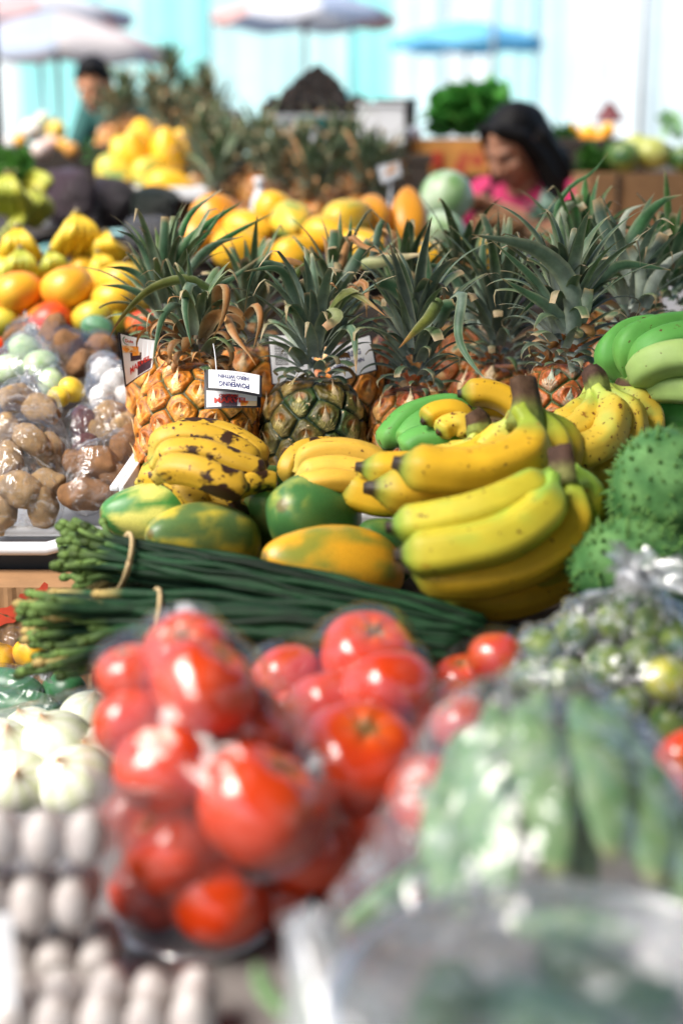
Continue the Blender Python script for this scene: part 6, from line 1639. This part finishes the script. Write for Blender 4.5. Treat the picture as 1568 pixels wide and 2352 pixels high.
for lb, x, y, d, r, k, to in [('topmost golden papaya of the far pyramid', 325, 318, 4.3, 36, 0, (325, 200, 4.35)), ('golden papaya in the middle of the far pyramid', 312, 355, 4.25, 42, 0, (300, 300, 4.2)), ('golden papaya at the end of the far pyramid', 385, 352, 4.25, 42, 0, (370, 250, 4.2)), ('pale papaya lowest at the far pyramid', 292, 355, 4.35, 38, 1, (250, 300, 4.35)),
                             ('lime-yellow papaya under the far pyramid', 265, 392, 4.2, 34, 3, None), ('green papaya under the far pyramid', 345, 392, 4.2, 34, 3, None), ('lone golden papaya on the white shelf', 390, 428, 4.08, 40, 0, (480, 432, 4.08)), ('greenish papaya leaning against the far pineapples', 432, 345, 4.4, 40, 1, (480, 390, 4.4))]:
    yp(lb, x, y, d, r, k, to)
for i, (lb, x, y, d, r) in enumerate([('clump of green bananas under the green leaves at the frame edge', 25, 450, 3.5, 52), ('clump of olive bananas next to the mottled sack', 65, 480, 3.55, 46), ('clump of olive bananas low at the frame edge', 15, 510, 3.5, 44), ('clump of green bananas touching the mottled sack', 75, 425, 3.7, 44)]):
    fruit(MHG[i % 2], 'small_banana_hand', lb, 'bananas', x, y, d, L(r, d), (R(20), 0.3 * i, 1.2 * i), M['smooth_fruit'], 'green bananas far off')
stall('low dark stall under the far green bananas', -3.2, -1.05, 3.38, 3.72, 1.02)

# leafy heaps: every leaf a curved sheet
def leafy(name, lb, cat, x, y, d, w, h, n, col0, col1, seed, group=None, lw=0.5):
    rs = random.Random(seed); b = MB()
    for i in range(n):
        a = rs.uniform(0, 6.28); q = math.sqrt(rs.random()); zz = rs.uniform(-1, 1)
        c = np.array((q * math.cos(a), 0.6 * q * math.sin(a), zz)) * np.array((w, w, h)) * np.sqrt(max(0.1, 1 - 0.5 * zz * zz)) * 0.8
        d_ = unit((rs.uniform(-1, 1), rs.uniform(-1, 0.4), rs.uniform(0.0, 1.2))); ln = w * rs.uniform(0.5, 0.95)
        sd = unit(np.cross(d_, (rs.random(), rs.random(), rs.random()))); n_ = np.cross(sd, d_)
        v = rs.random(); V = []
        for k in range(7):
            s = k / 6; ww = ln * lw * math.sin(math.pi * min(1, s * 0.92 + 0.06)) ** 0.7
            for u in np.linspace(-1, 1, 5):
                V.append(c + d_ * ln * s + sd * u * ww / 2 + n_ * (-(s ** 2) * ln * 0.35 + 0.16 * ww * u * u + 0.05 * ln * math.sin(u * 6 + s * 7)))
        cc = lerp(col0, col1, v)
        b.add(V, [(k * 5 + j, k * 5 + j + 1, k * 5 + j + 6, k * 5 + j + 5) for k in range(6) for j in range(4)], [cc * (1.25 if j == 2 else 1) for k in range(7) for j in range(5)])
    o = put(name, b.local(name, cols=True), M['leaf'], None, P(x, y, d))
    return tag(o, lb, cat, group)
leafy('leafy_greens', 'pile of green herb leaves at the frame edge above the green bananas', 'greens', 25, 395, 3.6, 0.075, 0.04, 60, (0.06, 0.20, 0.04), (0.14, 0.32, 0.06), 1)
leafy('leafy_greens', 'bushy heap of dark green leaves in the orange carton', 'greens', 1078, 268, 4.95, 0.122, 0.072, 220, (0.03, 0.16, 0.025), (0.10, 0.33, 0.06), 2, lw=0.7)
leafy('leafy_greens', 'tall leafy sprig before the man', 'greens', 208, 345, 4.6, 0.030, 0.055, 26, (0.05, 0.20, 0.04), (0.12, 0.30, 0.07), 3, lw=0.35)
leafy('leafy_greens', 'loose green leaves beside the far orange fruit', 'greens', 1290, 312, 5.2, 0.05, 0.03, 40, (0.04, 0.14, 0.03), (0.08, 0.22, 0.05), 4)
leafy('leafy_greens', 'pale green leaf bundle at the frame edge behind the squashes', 'greens', 1545, 300, 5.4, 0.06, 0.06, 24, (0.25, 0.45, 0.22), (0.35, 0.55, 0.30), 6, lw=0.8)
leafy('leafy_greens', 'dark greens heaped beside the cut squash', 'greens', 1556, 370, 4.7, 0.05, 0.04, 50, (0.02, 0.09, 0.02), (0.05, 0.16, 0.04), 7)
leafy('leafy_greens', 'green leaves under the squashes in the long carton', 'greens', 1375, 385, 4.5, 0.09, 0.025, 60, (0.04, 0.14, 0.03), (0.10, 0.26, 0.05), 8)

# ------------------------------------------------------------------ far pineapple heap beside the man
stall('dark stall under the far pineapple heap', -1.55, -0.30, 5.35, 6.15, 1.16)
crate('dark crate under the upper far pineapples', (-1.35, 5.55, 1.162), (-0.40, 6.0, 1.30))
g = 'pineapples in the far heap'
for i, (lb, x, y, d, s_, ln) in enumerate([('dark-crowned pineapple on top of the far heap', 395, 205, 5.75, 1.05, (0, 0)), ('pineapple on the far heap with one thin crown leaf up', 468, 228, 5.8, 0.75, (0, 0)), ('far pineapple just behind the man\'s shoulder', 300, 262, 5.7, 1.1, (0.1, -0.2)), ('far pineapple below the dark-crowned one', 360, 275, 5.6, 1.1, (0.1, 0)), ('far pineapple under the thin-leaved one', 440, 280, 5.6, 1.1, (0.1, 0.1)),
                                          ('far pineapple at the end of the heap, by the blue bag', 500, 285, 5.6, 1.0, (0.1, 0.2)), ('far pineapple at the foot of the heap near the man', 260, 290, 5.5, 1.0, (0.1, -0.2)), ('far pineapple low in the middle of the heap', 400, 320, 5.45, 1.05, (0.1, 0)), ('far pineapple low at the heap\'s end', 475, 330, 5.45, 1.05, (0.1, 0.1)), ('orange far pineapple leaning out of the heap', 520, 330, 5.4, 0.9, (0.0, 0.35))]):
    far_pine(lb, x, y, d, i % 2, g, s_, ln)
# fruit by the man
stall('pale stall before the man, heaped with mixed fruit', -2.8, -1.6, 5.25, 5.95, 1.16, M['table'])
mix = [('white melon on the stall before the man', 75, 300, 5.5, 26, (0.70, 0.66, 0.58), (0.75, 0.72, 0.66)), ('pink guava pile fruit before the man', 120, 330, 5.4, 20, (0.70, 0.40, 0.30), (0.74, 0.50, 0.38)), ('orange on the stall before the man', 145, 335, 5.4, 18, (0.76, 0.36, 0.03), (0.76, 0.40, 0.04)), ('yellow melon near the man\'s arm', 130, 300, 5.5, 24, (0.66, 0.46, 0.05), (0.7, 0.5, 0.1)),
       ('white gourd at the frame edge below the dark post', 20, 335, 5.4, 24, (0.66, 0.64, 0.58), (0.72, 0.70, 0.66)), ('orange at the frame edge', 45, 325, 5.4, 18, (0.76, 0.36, 0.03), (0.76, 0.40, 0.04)), ('pale pink fruit in front of the white melon', 95, 345, 5.3, 22, (0.74, 0.56, 0.48), (0.76, 0.62, 0.55)), ('green-topped white fruit behind the yellow melon', 100, 280, 5.6, 24, (0.70, 0.70, 0.62), (0.30, 0.40, 0.15)), ('orange under the man\'s hand', 165, 345, 5.3, 18, (0.76, 0.30, 0.05), (0.76, 0.40, 0.08))]
for i, a in enumerate(mix): fruit(gourd_mesh('melon', 60 + i, a[5], a[6], 0.95), 'melon' if 'orange ' not in a[0][:7] else 'orange', a[0], 'fruit', a[1], a[2], a[3], L(a[4], a[3]), m=M['smooth_fruit'], group='mixed fruit before the man')

# ------------------------------------------------------------------ scale table with the dark heap, crates, boxes
d = 5.0
h0 = P(730, 262, d)
stall('pale-edged stall under the dark taro heap', h0.x - 0.17, h0.x + 0.16, h0.y - 0.12, h0.y + 0.35, h0.z - 0.004, M['grey_plastic'])
TA = [potato_mesh(s + 40, (0.006, 0.005, 0.005), 1.25, 0.2) for s in range(3)]
taro = [(x, 245, 0.0, 25) for x in (632, 670, 708, 746, 784, 822)] + [(x, 222, 0.03, 25) for x in (672, 705, 738, 770)] + [(x, 198, 0.03, 23) for x in (692, 728, 762)] + [(x, 180, 0.03, 18) for x in (712, 744)] + [(729, 163, 0.03, 15)]
names = ['at the bottom of the dark heap, %s' % q for q in ('farthest out above the blue bag', 'second from the blue bag', 'third from the blue bag', 'in the middle', 'near the white box', 'touching the white box')] + ['in the second layer of the dark heap, %s' % q for q in ('above the blue bag', 'over the middle', 'past the middle', 'towards the white box')] + ['in the third layer of the dark heap, %s' % q for q in ('on the blue bag side', 'in the middle', 'on the white box side')] + ['just under the peak of the dark heap, blue bag side', 'just under the peak of the dark heap, white box side', 'at the very peak of the dark heap']
for (x, y, dd, r), q in zip(taro, names):
    fruit(TA[int(x) % 3], 'taro', 'black taro root ' + q, 'taro', x, y, d + dd, L(r, d), (random.uniform(1.2, 1.9), 0, random.uniform(0, 3)), M['potato'], 'black taro roots in a heap', (1, 1, 0.9))
TEAL = pmat('teal_crate_plastic', (0.006, 0.085, 0.075), rough=0.4, vary=(10, 0.2)); M['teal'] = TEAL
a0, a1 = P(690, 330, 4.85), P(822, 272, 4.85)
crate('teal plastic crate below the dark taro heap', (a0.x, 4.72, a0.z), (a1.x, 4.90, a1.z), 'teal', 'plastic_crate', 'crate', 2)
stall('dark stall under the teal crate and white box', a0.x - 0.1, P(925, 300, 4.75).x, 4.60, 4.98, a0.z - 0.004)
w0, w1 = P(822, 345, 4.75), P(920, 252, 4.75)
bxw = empty('white_box', ((w0.x + w1.x) / 2, 4.72, w0.z), 'tall white box standing beside the dark taro heap', 'box')
MB().box((w0.x, 4.64, w0.z), (w1.x, 4.80, w1.z), 0.004).put('box_body', M['white_plastic'], bxw, smooth=False)
MB().box((w0.x - 0.003, 4.635, w1.z + 0.0005), (w1.x + 0.003, 4.805, w1.z + 0.012), 0.003).put('lid', M['white_plastic'], bxw, smooth=False)
k0, k1 = P(860, 300, 5.2), P(945, 240, 5.2)
bxk = empty('black_crate', ((k0.x + k1.x) / 2, 5.2, k0.z), 'black crate behind the white box', 'crate')
MB().box((k0.x, 5.08, k0.z - 0.03), (k1.x, 5.20, k1.z), 0.004).put('crate_body', M['black_plastic'], bxk, smooth=False)
MB().box((k0.x - 0.006, 5.07, k1.z + 0.0005), (k1.x + 0.006, 5.21, k1.z + 0.008), 0.003).put('rim', M['black_plastic'], bxk, smooth=False)
stall('dark stall under the black crate and orange carton', k0.x - 0.05, 1.05, 4.995, 5.6, k0.z - 0.032)
WB = pmat('white_bag_plastic', (0.55, 0.55, 0.60), rough=0.35, vary=(20, 0.15), bump=(16, 0.8, 0.02)); BB = pmat('blue_bag_plastic', (0.10, 0.22, 0.36), rough=0.35, vary=(14, 0.4), bump=(16, 0.8, 0.02), spots=[(16, 0.6, 0.75, (0.6, 0.6, 0.6))])
sack('rounded white plastic sack under the taro heap', 700, 320, 4.6, 42, 34, WB); sack('crumpled white and blue bag by the far pineapples', 560, 318, 4.7, 44, 30, BB)
sack('crumpled white paper sack beside the orange carton', 935, 320, 4.7, 34, 28, WB); sack('pale sack behind the far pineapples', 520, 262, 5.9, 26, 14, WB)
stall('dark stall carrying the white and blue bags', -0.5, 0.28, 4.52, 4.60, P(700, 352, 4.6).z - 0.003)
# printed carton with greens
c0, c1 = P(938, 400, 4.7), P(1125, 322, 4.7)
bxc = empty('printed_carton', ((c0.x + c1.x) / 2, 4.8, c0.z), 'orange-brown printed carton holding the leafy greens', 'box')
MB().box((c0.x, 4.70, c0.z), (c1.x, 4.712, c1.z), 0.002).box((c0.x, 4.94, c0.z), (c1.x, 4.952, c1.z), 0.002).box((c0.x, 4.713, c0.z), (c0.x + 0.01, 4.939, c1.z), 0.002).box((c1.x - 0.01, 4.713, c0.z), (c1.x, 4.939, c1.z), 0.002).box((c0.x + 0.011, 4.713, c0.z), (c1.x - 0.011, 4.939, c0.z + 0.01), 0.001).put('carton_side', M['card_orange'], bxc, smooth=False)
q0, q1 = P(985, 385, 4.69), P(1010, 350, 4.69)
MB().box((q0.x, 4.694, q0.z), (q1.x, 4.697, q1.z), 0.001).put('printed_mark', M['red_print'], bxc, smooth=False)
stall('dark stall under the printed carton', c0.x - 0.05, c1.x + 0.3, 4.66, 4.96, c0.z - 0.004)
# small orange price sign
sg = P(895, 395, 3.55)
o = empty('price_sign', (sg.x, sg.y, sg.z - 0.05), 'small white price sign with orange marks, tilted over the second row', 'price sign')
f_ = MB(); f = quad(f_, P(866, 382, 3.55), P(916, 370, 3.57), P(922, 402, 3.57), P(878, 422, 3.55), 0.002); f_.put('sign_board', M['paper'], o, smooth=False)
rect(f, 0.25, 0.42, 0.78, 0.62, 0.0012, 'printed_stripe', M['ink_orange'], o, n=2); rect(f, 0.45, 0.12, 0.85, 0.26, 0.0012, 'printed_stripe', M['ink_orange'], o, n=2)
MB().tube([f(0.5, 0.95, -0.004), f(0.5, 0.5, -0.005) + np.array((0, 0.02, -0.12)), (sg.x, sg.y + 0.03, 1.021)], 0.003, 8).put('sign_stick', M['white_plastic'], o)

# ------------------------------------------------------------------ the woman's counter and the right-hand stall
wc = P(1190, 525, 3.95)
stall('wooden counter in front of the woman', 0.30, 0.95, wc.y - 0.10, wc.y + 0.16, wc.z - 0.005, M['card'])
BC = leafy('leafy_greens', 'wrapped pale green bunch on the woman\'s counter', 'greens', 1245, 492, 3.7, 0.05, 0.03, 26, (0.20, 0.38, 0.26), (0.40, 0.52, 0.42), 9, lw=0.6)
roots([('brown root on the woman\'s counter, under her hands', 1160, 512, 3.85, 30), ('second brown root on the counter, nearer the cabbage', 1110, 515, 3.85, 26)], BT, 'yam', 'yam', 'brown roots on the counter')
r0, r1 = P(1330, 520, 4.2), P(1700, 398, 4.2)
bxr = empty('long_carton', ((r0.x + r1.x) / 2, 4.3, r0.z), 'long brown cardboard carton under the squashes', 'box')
MB().box((r0.x, 4.16, r0.z), (r1.x, 4.172, r1.z), 0.002).box((r0.x, 4.52, r0.z), (r1.x, 4.532, r1.z), 0.002).box((r0.x, 4.173, r0.z), (r0.x + 0.01, 4.519, r1.z), 0.002).box((r1.x - 0.01, 4.173, r0.z), (r1.x, 4.519, r1.z), 0.002).put('carton_side', M['card'], bxr, smooth=False)
MB().box((r0.x + 0.011, 4.173, r0.z), (r1.x - 0.011, 4.519, r1.z - 0.05), 0.001).put('packing_layer', M['card'], bxr, smooth=False)
MB().box((P(1392, 520, 4.2).x, 4.1535, r0.z + 0.004), (P(1400, 520, 4.2).x, 4.1585, r1.z - 0.002), 0.001).put('flap_edge', M['dark_wood'], bxr, smooth=False)
stall('dark stall under the long cardboard carton', r0.x - 0.04, 1.9, 4.14, 4.6, r0.z - 0.004)
SQ = gourd_mesh('squash', 14, (0.32, 0.34, 0.05), (0.50, 0.52, 0.16), 0.85, ribs=10, rib=0.06); SQG = gourd_mesh('squash', 15, (0.03, 0.10, 0.03), (0.22, 0.28, 0.06), 0.9, ribs=10, rib=0.05)
for lb, x, y, d, r, me in [('yellow-green squash on the long carton, beside the thin pole', 1495, 352, 4.4, 42, SQ), ('dark green squash on the long carton', 1432, 360, 4.35, 38, SQG), ('mottled squash behind the dark one', 1460, 340, 4.55, 36, SQ), ('dark squash at the frame edge on the long carton', 1570, 365, 4.4, 34, SQG)]:
    fruit(me, 'squash', lb, 'squash', x, y, d, L(r, d), (0.3, 0.2, x), M['smooth_fruit'], 'squashes on the long carton')
stall('pale stall behind the long carton', 0.72, 2.2, 5.2, 5.9, P(1350, 345, 5.3).z - 0.02, M['table'])
OF = [gourd_mesh('orange', 70 + i, (0.78, 0.30, 0.015), (0.80, 0.46, 0.03), 0.95) for i in range(2)]
for i, (x, y, r) in enumerate([(1320, 318, 22), (1350, 308, 22), (1382, 318, 22), (1335, 338, 22), (1366, 335, 22), (1310, 300, 18), (1395, 300, 18)]):
    fruit(OF[i % 2], 'orange', ['orange nearest the woman\'s hair on the far pale stall', 'orange topmost on the far pale stall', 'orange nearest the thin pole on the far pale stall', 'lower orange on the far pale stall, towards the woman', 'lower orange on the far pale stall, towards the pole', 'pale orange behind the far heap, towards the woman', 'pale orange behind the far heap, towards the pole'][i], 'orange', x, y, 5.35 if i > 2 else 5.42, L(r, 5.4), m=M['smooth_fruit'], group='oranges on the far stall')
sack('dark shiny sack between the woman and the long carton', 1300, 375, 4.9, 40, 50, pmat('shiny_black_sack', (0.012, 0.010, 0.016), rough=0.25, vary=(20, 0.5), bump=(24, 0.9, 0.02), spots=[(30, 0.64, 0.72, (0.25, 0.22, 0.30))]))
stall('dark stall under the shiny black sack', 0.60, 0.98, 4.75, 4.99, P(1300, 425, 4.9).z - 0.003)
# folded dark-red parasol far off
fp_ = P(1398, 270, 7.0)
o = empty('folded_parasol', (fp_.x, fp_.y, 0), 'small dark red pointed canopy behind the oranges', 'parasol')
V, Fc = lathe([(0.085, 0), (0.060, 0.03), (0.030, 0.075), (0.004, 0.10)], 8)
put('canopy', mesh('canopy', V, Fc, smooth=False), pmat('dark_red_cloth', (0.10, 0.012, 0.015), rough=0.7, vary=(8, 0.3)), o, (0, 0, fp_.z - 0.02))
MB().tube([(fp_.x, fp_.y, 0), (fp_.x, fp_.y, fp_.z + 0.07)], 0.012, 8).put('pole', M['dark_metal'], o)
# right edge at mid distance: bowl, pail
bw = P(1545, 575, 2.6)
o = empty('mixing_bowl', (bw.x + 0.02, bw.y + 0.02, bw.z - 0.055), 'dark maroon bowl with a white rim, at the frame edge above the green bananas', 'bowl')
V, Fc = lathe([(0.001, 0), (0.035, 0), (0.06, 0.03), (0.072, 0.065), (0.068, 0.065), (0.055, 0.03), (0.001, 0.01)], 40); put('bowl_body', mesh('bowl_body', V, Fc), pmat('maroon_glaze', (0.06, 0.015, 0.012), rough=0.25), o)
pr = [(0.071 + 0.007 * math.cos(a), 0.070 + 0.009 * math.sin(a)) for a in np.linspace(0, 2 * math.pi, 10)[:-1]]; V, Fc = lathe(pr, 40, closed=True); put('rim', mesh('rim', V, Fc), M['white_plastic'], o)
pl_ = P(1560, 700, 2.45)
o = empty('white_pail', (pl_.x + 0.04, pl_.y + 0.03, pl_.z - 0.07), 'white plastic pail at the frame edge behind the pale cut leaves', 'pail')
V, Fc = lathe([(0.001, 0), (0.055, 0), (0.058, 0.004), (0.068, 0.12), (0.071, 0.122), (0.071, 0.13), (0.066, 0.128), (0.056, 0.01), (0.001, 0.008)], 40); put('pail_body', mesh('pail_body', V, Fc), M['white_plastic'], o)
MB().tube([(pl_.x + 0.04 + 0.071 * math.cos(a), pl_.y + 0.03 - 0.03 * math.sin(a), pl_.z + 0.05 - 0.05 * math.sin(a)) for a in np.linspace(0, math.pi, 16)], 0.0025, 8).put('handle', M['metal'], o)
crate('pale crate under the pail at the frame edge', (0.52, 2.30, 0.83), (0.92, 2.52, pl_.z - 0.072), 'card', slats=2)
stall('wooden stall under the bowl and pail', 0.50, 1.6, 2.275, 2.60, 0.826, M['card'])
crate('wooden crate under the maroon bowl', (0.55, 2.535, 0.83), (0.95, 2.61, bw.z - 0.057), 'card', slats=3)

# ------------------------------------------------------------------ posts
def post(lb, x, d, r, h, m, name='market_post'):
    p = P(x, 300, d)
    o = empty(name, (p.x, p.y, 0), lb, 'post')
    MB().tube([(p.x, p.y, 0.012), (p.x, p.y, h / 2), (p.x, p.y, h)], r, 16).put('pole', m, o)
    MB().box((p.x - r * 2.2, p.y - r * 2.2, 0.0), (p.x + r * 2.2, p.y + r * 2.2, 0.012), 0.003).put('base_plate', m, o, smooth=False)
post('thick dark post at the frame edge, by the man', -18, 5.0, 0.040, 3.165, M['dark_metal'])
post('pale slim pole crossing the blue umbrella', 1128, 13.0, 0.022, 4.4, M['metal'])
post('thin grey pole behind the squashes', 1467, 7.0, 0.011, 3.2, M['metal'])

# ------------------------------------------------------------------ tarps behind everything
def tarp(lb, x0, x1, d, z0, z1, col, seed, folds=7, amp=0.010, transl=0.12, top=None):
    p0, p1 = P(x0, 361, d), P(x1, 361, d); nx, nzz = 70, 10
    V = []
    for j in range(nzz + 1):
        for i in range(nx + 1):
            u, v = i / nx, j / nzz
            y = p0.y + amp * math.sin(u * folds * 2 * math.pi + seed) * (1 - 0.4 * v) + amp * 0.6 * nz((u * 6, v * 1.5, seed), 1, seed)
            V.append((p0.x + (p1.x - p0.x) * u, y, z0 + (z1 - z0) * v - (0.10 * math.sin(math.pi * u) * v)))
    me = mesh('tarp', V, [(j * (nx + 1) + i, j * (nx + 1) + i + 1, (j + 1) * (nx + 1) + i + 1, (j + 1) * (nx + 1) + i) for j in range(nzz) for i in range(nx)])
    o = put('tarp', me, pmat('tarp_cloth', col, rough=0.6, vary=(0.8, 0.12), trans=transl), None, (0, 0, 0))
    return tag(o, lb, 'tarp', 'tarps hung behind the market')
CY = (0.38, 0.93, 0.86); PCY = (0.56, 0.93, 0.89); WH = (0.84, 0.92, 0.91)
tl = [(-900, -420, PCY), (-430, 62, WH), (55, 225, CY), (218, 345, PCY), (338, 480, CY), (474, 640, (0.62, 0.92, 0.90)), (634, 800, (0.58, 0.92, 0.89)), (794, 905, CY), (900, 1010, (0.70, 0.92, 0.92)), (1004, 1130, WH), (1124, 1215, PCY), (1208, 1330, (0.68, 0.91, 0.91)), (1322, 1480, WH), (1474, 1800, (0.78, 0.92, 0.92)), (1790, 2500, PCY)]
desc = ['pale cyan tarp far beyond the frame edge', 'white tarp by the dark post', 'bright cyan tarp behind the man', 'pale cyan tarp between the man and the far pineapples', 'cyan tarp over the far pineapple heap', 'whitish cyan tarp beside the dark heap', 'whitish cyan tarp behind the dark taro heap', 'cyan tarp beyond the white box', 'pale tarp under one end of the blue umbrella', 'white tarp under the blue umbrella',
        'pale cyan tarp behind the blue umbrella pole', 'whitish tarp above the woman', 'white tarp behind the thin pole', 'pale tarp at the frame edge beyond the thin pole', 'pale cyan tarp past the frame edge']
for i, (x0, x1, c) in enumerate(tl): tarp(desc[i], x0, x1, 19.0 + 0.06 * (i % 2), 0.02, 4.6, c, i * 1.7, folds=max(2, int((x1 - x0) / 60)))
# frame that carries the tarps
o = empty('steel_gantry', (0, 19.2, 0), 'long steel gantry that carries the tarps', 'gantry')
MB().tube([(-9, 19.25, 4.66), (9, 19.25, 4.66)], 0.05, 12).put('rail', M['metal'], o)
for x in (-8.8, -3, 3, 8.8): MB().tube([(x, 19.75, 0), (x, 19.75, 4.6)], 0.05, 12).put('upright', M['metal'], o)

# ------------------------------------------------------------------ umbrellas
def umbrella(lb, x, y_rim, d, half, rise, cols, seed, lean=0.0, n=8):
    c = P(x, y_rim, d); r = L(half, d); h = L(rise, d)
    root = empty('market_umbrella', (c.x, c.y, 0), lb, 'umbrella', 'market umbrellas')
    cm = [pmat('umbrella_cloth', q, rough=0.7, vary=(3, 0.12), trans=0.3) for q in cols]
    V = [(0, 0, h)]; K = 6; m_ = n * 6
    for k in range(1, K + 1):
        s = k / K
        for i in range(m_):
            a = 2 * math.pi * i / m_; sag = abs(math.sin(a * n / 2))
            rr = r * s * (1 - 0.06 * sag); z = h * (1 - s ** 1.25) - 0.05 * h * sag * s - (0.02 * r * sag if k == K else 0)
            V.append((rr * math.cos(a), rr * math.sin(a), z))
    for i in range(m_): V.append((V[1 + (K - 1) * m_ + i][0], V[1 + (K - 1) * m_ + i][1], V[1 + (K - 1) * m_ + i][2] - r * 0.085 * (1 + 0.15 * math.sin(i))))
    Fc = [(0, 1 + i, 1 + (i + 1) % m_) for i in range(m_)]
    for k in range(K): Fc += [(1 + k * m_ + i, 1 + (k + 1) * m_ + i, 1 + (k + 1) * m_ + (i + 1) % m_, 1 + k * m_ + (i + 1) % m_) for i in range(m_)]
    me = mesh('canopy', V, Fc)
    for q in cm: me.materials.append(q)
    idx = []
    for f_ in Fc:
        a = np.mean([V[i] for i in f_], 0); idx.append(int((math.atan2(a[1], a[0]) + math.pi) / (2 * math.pi) * n) % len(cm))
    me.polygons.foreach_set('material_index', idx)
    put('canopy', me, None, root, (0, 0, c.z), (lean, lean * 0.6, 0.2))
    MB().tube([(c.x, c.y, 0.05), (c.x, c.y, c.z + h)], 0.02, 12).put('pole', M['metal'], root)
    for i in range(n):
        a = 2 * math.pi * i / n
        MB().tube([(c.x, c.y, c.z - 0.05 * r), (c.x + r * 0.55 * math.cos(a), c.y + r * 0.55 * math.sin(a), c.z + h * 0.30)], 0.006, 6).put('strut', M['metal'], root)
    V, Fc = lathe([(0.001, 0), (0.22, 0), (0.24, 0.03), (0.20, 0.08), (0.001, 0.09)], 24); put('base', mesh('base', V, Fc), M['concrete'], root)
umbrella('blue umbrella in front of the white tarps', 1072, 92, 15.0, 182, 44, [(0.13, 0.42, 0.66), (0.16, 0.48, 0.70)], 1)
umbrella('faded pink and blue umbrella over the middle', 700, 34, 11.0, 215, 60, [(0.58, 0.36, 0.34), (0.60, 0.61, 0.66), (0.32, 0.38, 0.50), (0.60, 0.44, 0.42)], 2)
umbrella('large pale pink and blue umbrella behind the man', 130, 108, 9.0, 260, 80, [(0.56, 0.44, 0.44), (0.44, 0.50, 0.60), (0.60, 0.54, 0.52)], 3, lean=0.03)
umbrella('navy and pink umbrella nearest the frame corner', 90, 30, 10.5, 215, 50, [(0.36, 0.42, 0.52), (0.60, 0.40, 0.40), (0.58, 0.58, 0.62)], 4)

# ================================================================== UNSEEN ROOF, LIGHT
USE_ROOF = True  # roof stays out of view; edges and dark underside shape the light
if USE_ROOF:
    o = empty('unseen_market_roof', (0, 1.5, 3.2), 'unseen corrugated roof shading the produce stalls', 'roof')
    V = []; nx = 160
    RX0, RX1, RY0, RY1 = ROOF
    for i in range(nx + 1):
        x = RX0 + (RX1 - RX0) * i / nx; z = 3.3 + 0.03 * math.sin(i * 1.9)
        V += [(x, RY0, z), (x, RY1, z)]
    world_part('roof_sheet', V, [(2 * i, 2 * i + 2, 2 * i + 3, 2 * i + 1) for i in range(nx)], pmat('roof_underside', (0.06, 0.06, 0.065), rough=0.6, vary=(3, 0.2)), o)
    for y in np.linspace(RY0 + 0.2, RY1 - 0.2, 4):
        MB().box((RX0, y - 0.03, 3.17), (RX1, y + 0.03, 3.255), 0.003).put('roof_beam', M['dark_metal'], o, smooth=False)
    for lx in (RX0 + 0.1, RX1 - 0.1):
        for ly in ((RY0 + 0.2,) if lx < 0 else (RY0 + 0.2, RY1 - 0.2)): MB().box((lx - 0.04, ly - 0.04, 0), (lx + 0.04, ly + 0.04, 3.165), 0.004).put('roof_post', M['dark_metal'], o, smooth=False)

w = bpy.data.worlds.new('World'); S.world = w; w.use_nodes = True
t = w.node_tree; t.nodes.clear()
wo = t.nodes.new('ShaderNodeOutputWorld'); bg = t.nodes.new('ShaderNodeBackground'); sky = t.nodes.new('ShaderNodeTexSky')
sky.sky_type = 'NISHITA'; sky.sun_disc = False
sky.sun_elevation = R(SUN[0]); sky.sun_rotation = R(SUN[1]); sky.air_density = 1.0; sky.dust_density = 2.5; sky.ozone_density = 1.0
bg.inputs['Strength'].default_value = SKYS
t.links.new(sky.outputs[0], bg.inputs['Color']); t.links.new(bg.outputs[0], wo.inputs['Surface'])
sun = bpy.data.lights.new('sun', 'SUN'); sun.energy = SUN[2]; sun.angle = R(SUN[3]); sun.color = (1.0, 0.95, 0.88)
so = bpy.data.objects.new('sun', sun); COL.objects.link(so); so.location = (0, 0, 8)
# Nishita's rotation runs clockwise from +Y seen from above
az = R(SUN[1]); el = R(SUN[0])
to_sun = Vector((math.sin(az) * math.cos(el), math.cos(az) * math.cos(el), math.sin(el)))
so.rotation_euler = to_sun.to_track_quat('Z', 'Y').to_euler()

S.render.engine = 'CYCLES'
S.cycles.use_denoising = True
S.cycles.max_bounces = 8; S.cycles.transparent_max_bounces = 24; S.cycles.diffuse_bounces = 4; S.cycles.glossy_bounces = 3
S.cycles.caustics_reflective = False; S.cycles.caustics_refractive = False
S.cycles.sample_clamp_indirect = 6.0
S.view_settings.view_transform = 'Standard'; S.view_settings.look = 'None'; S.view_settings.gamma = 1.0
S.view_settings.use_curve_mapping = False
S.view_settings.exposure = EXPO
bpy.context.view_layer.update()
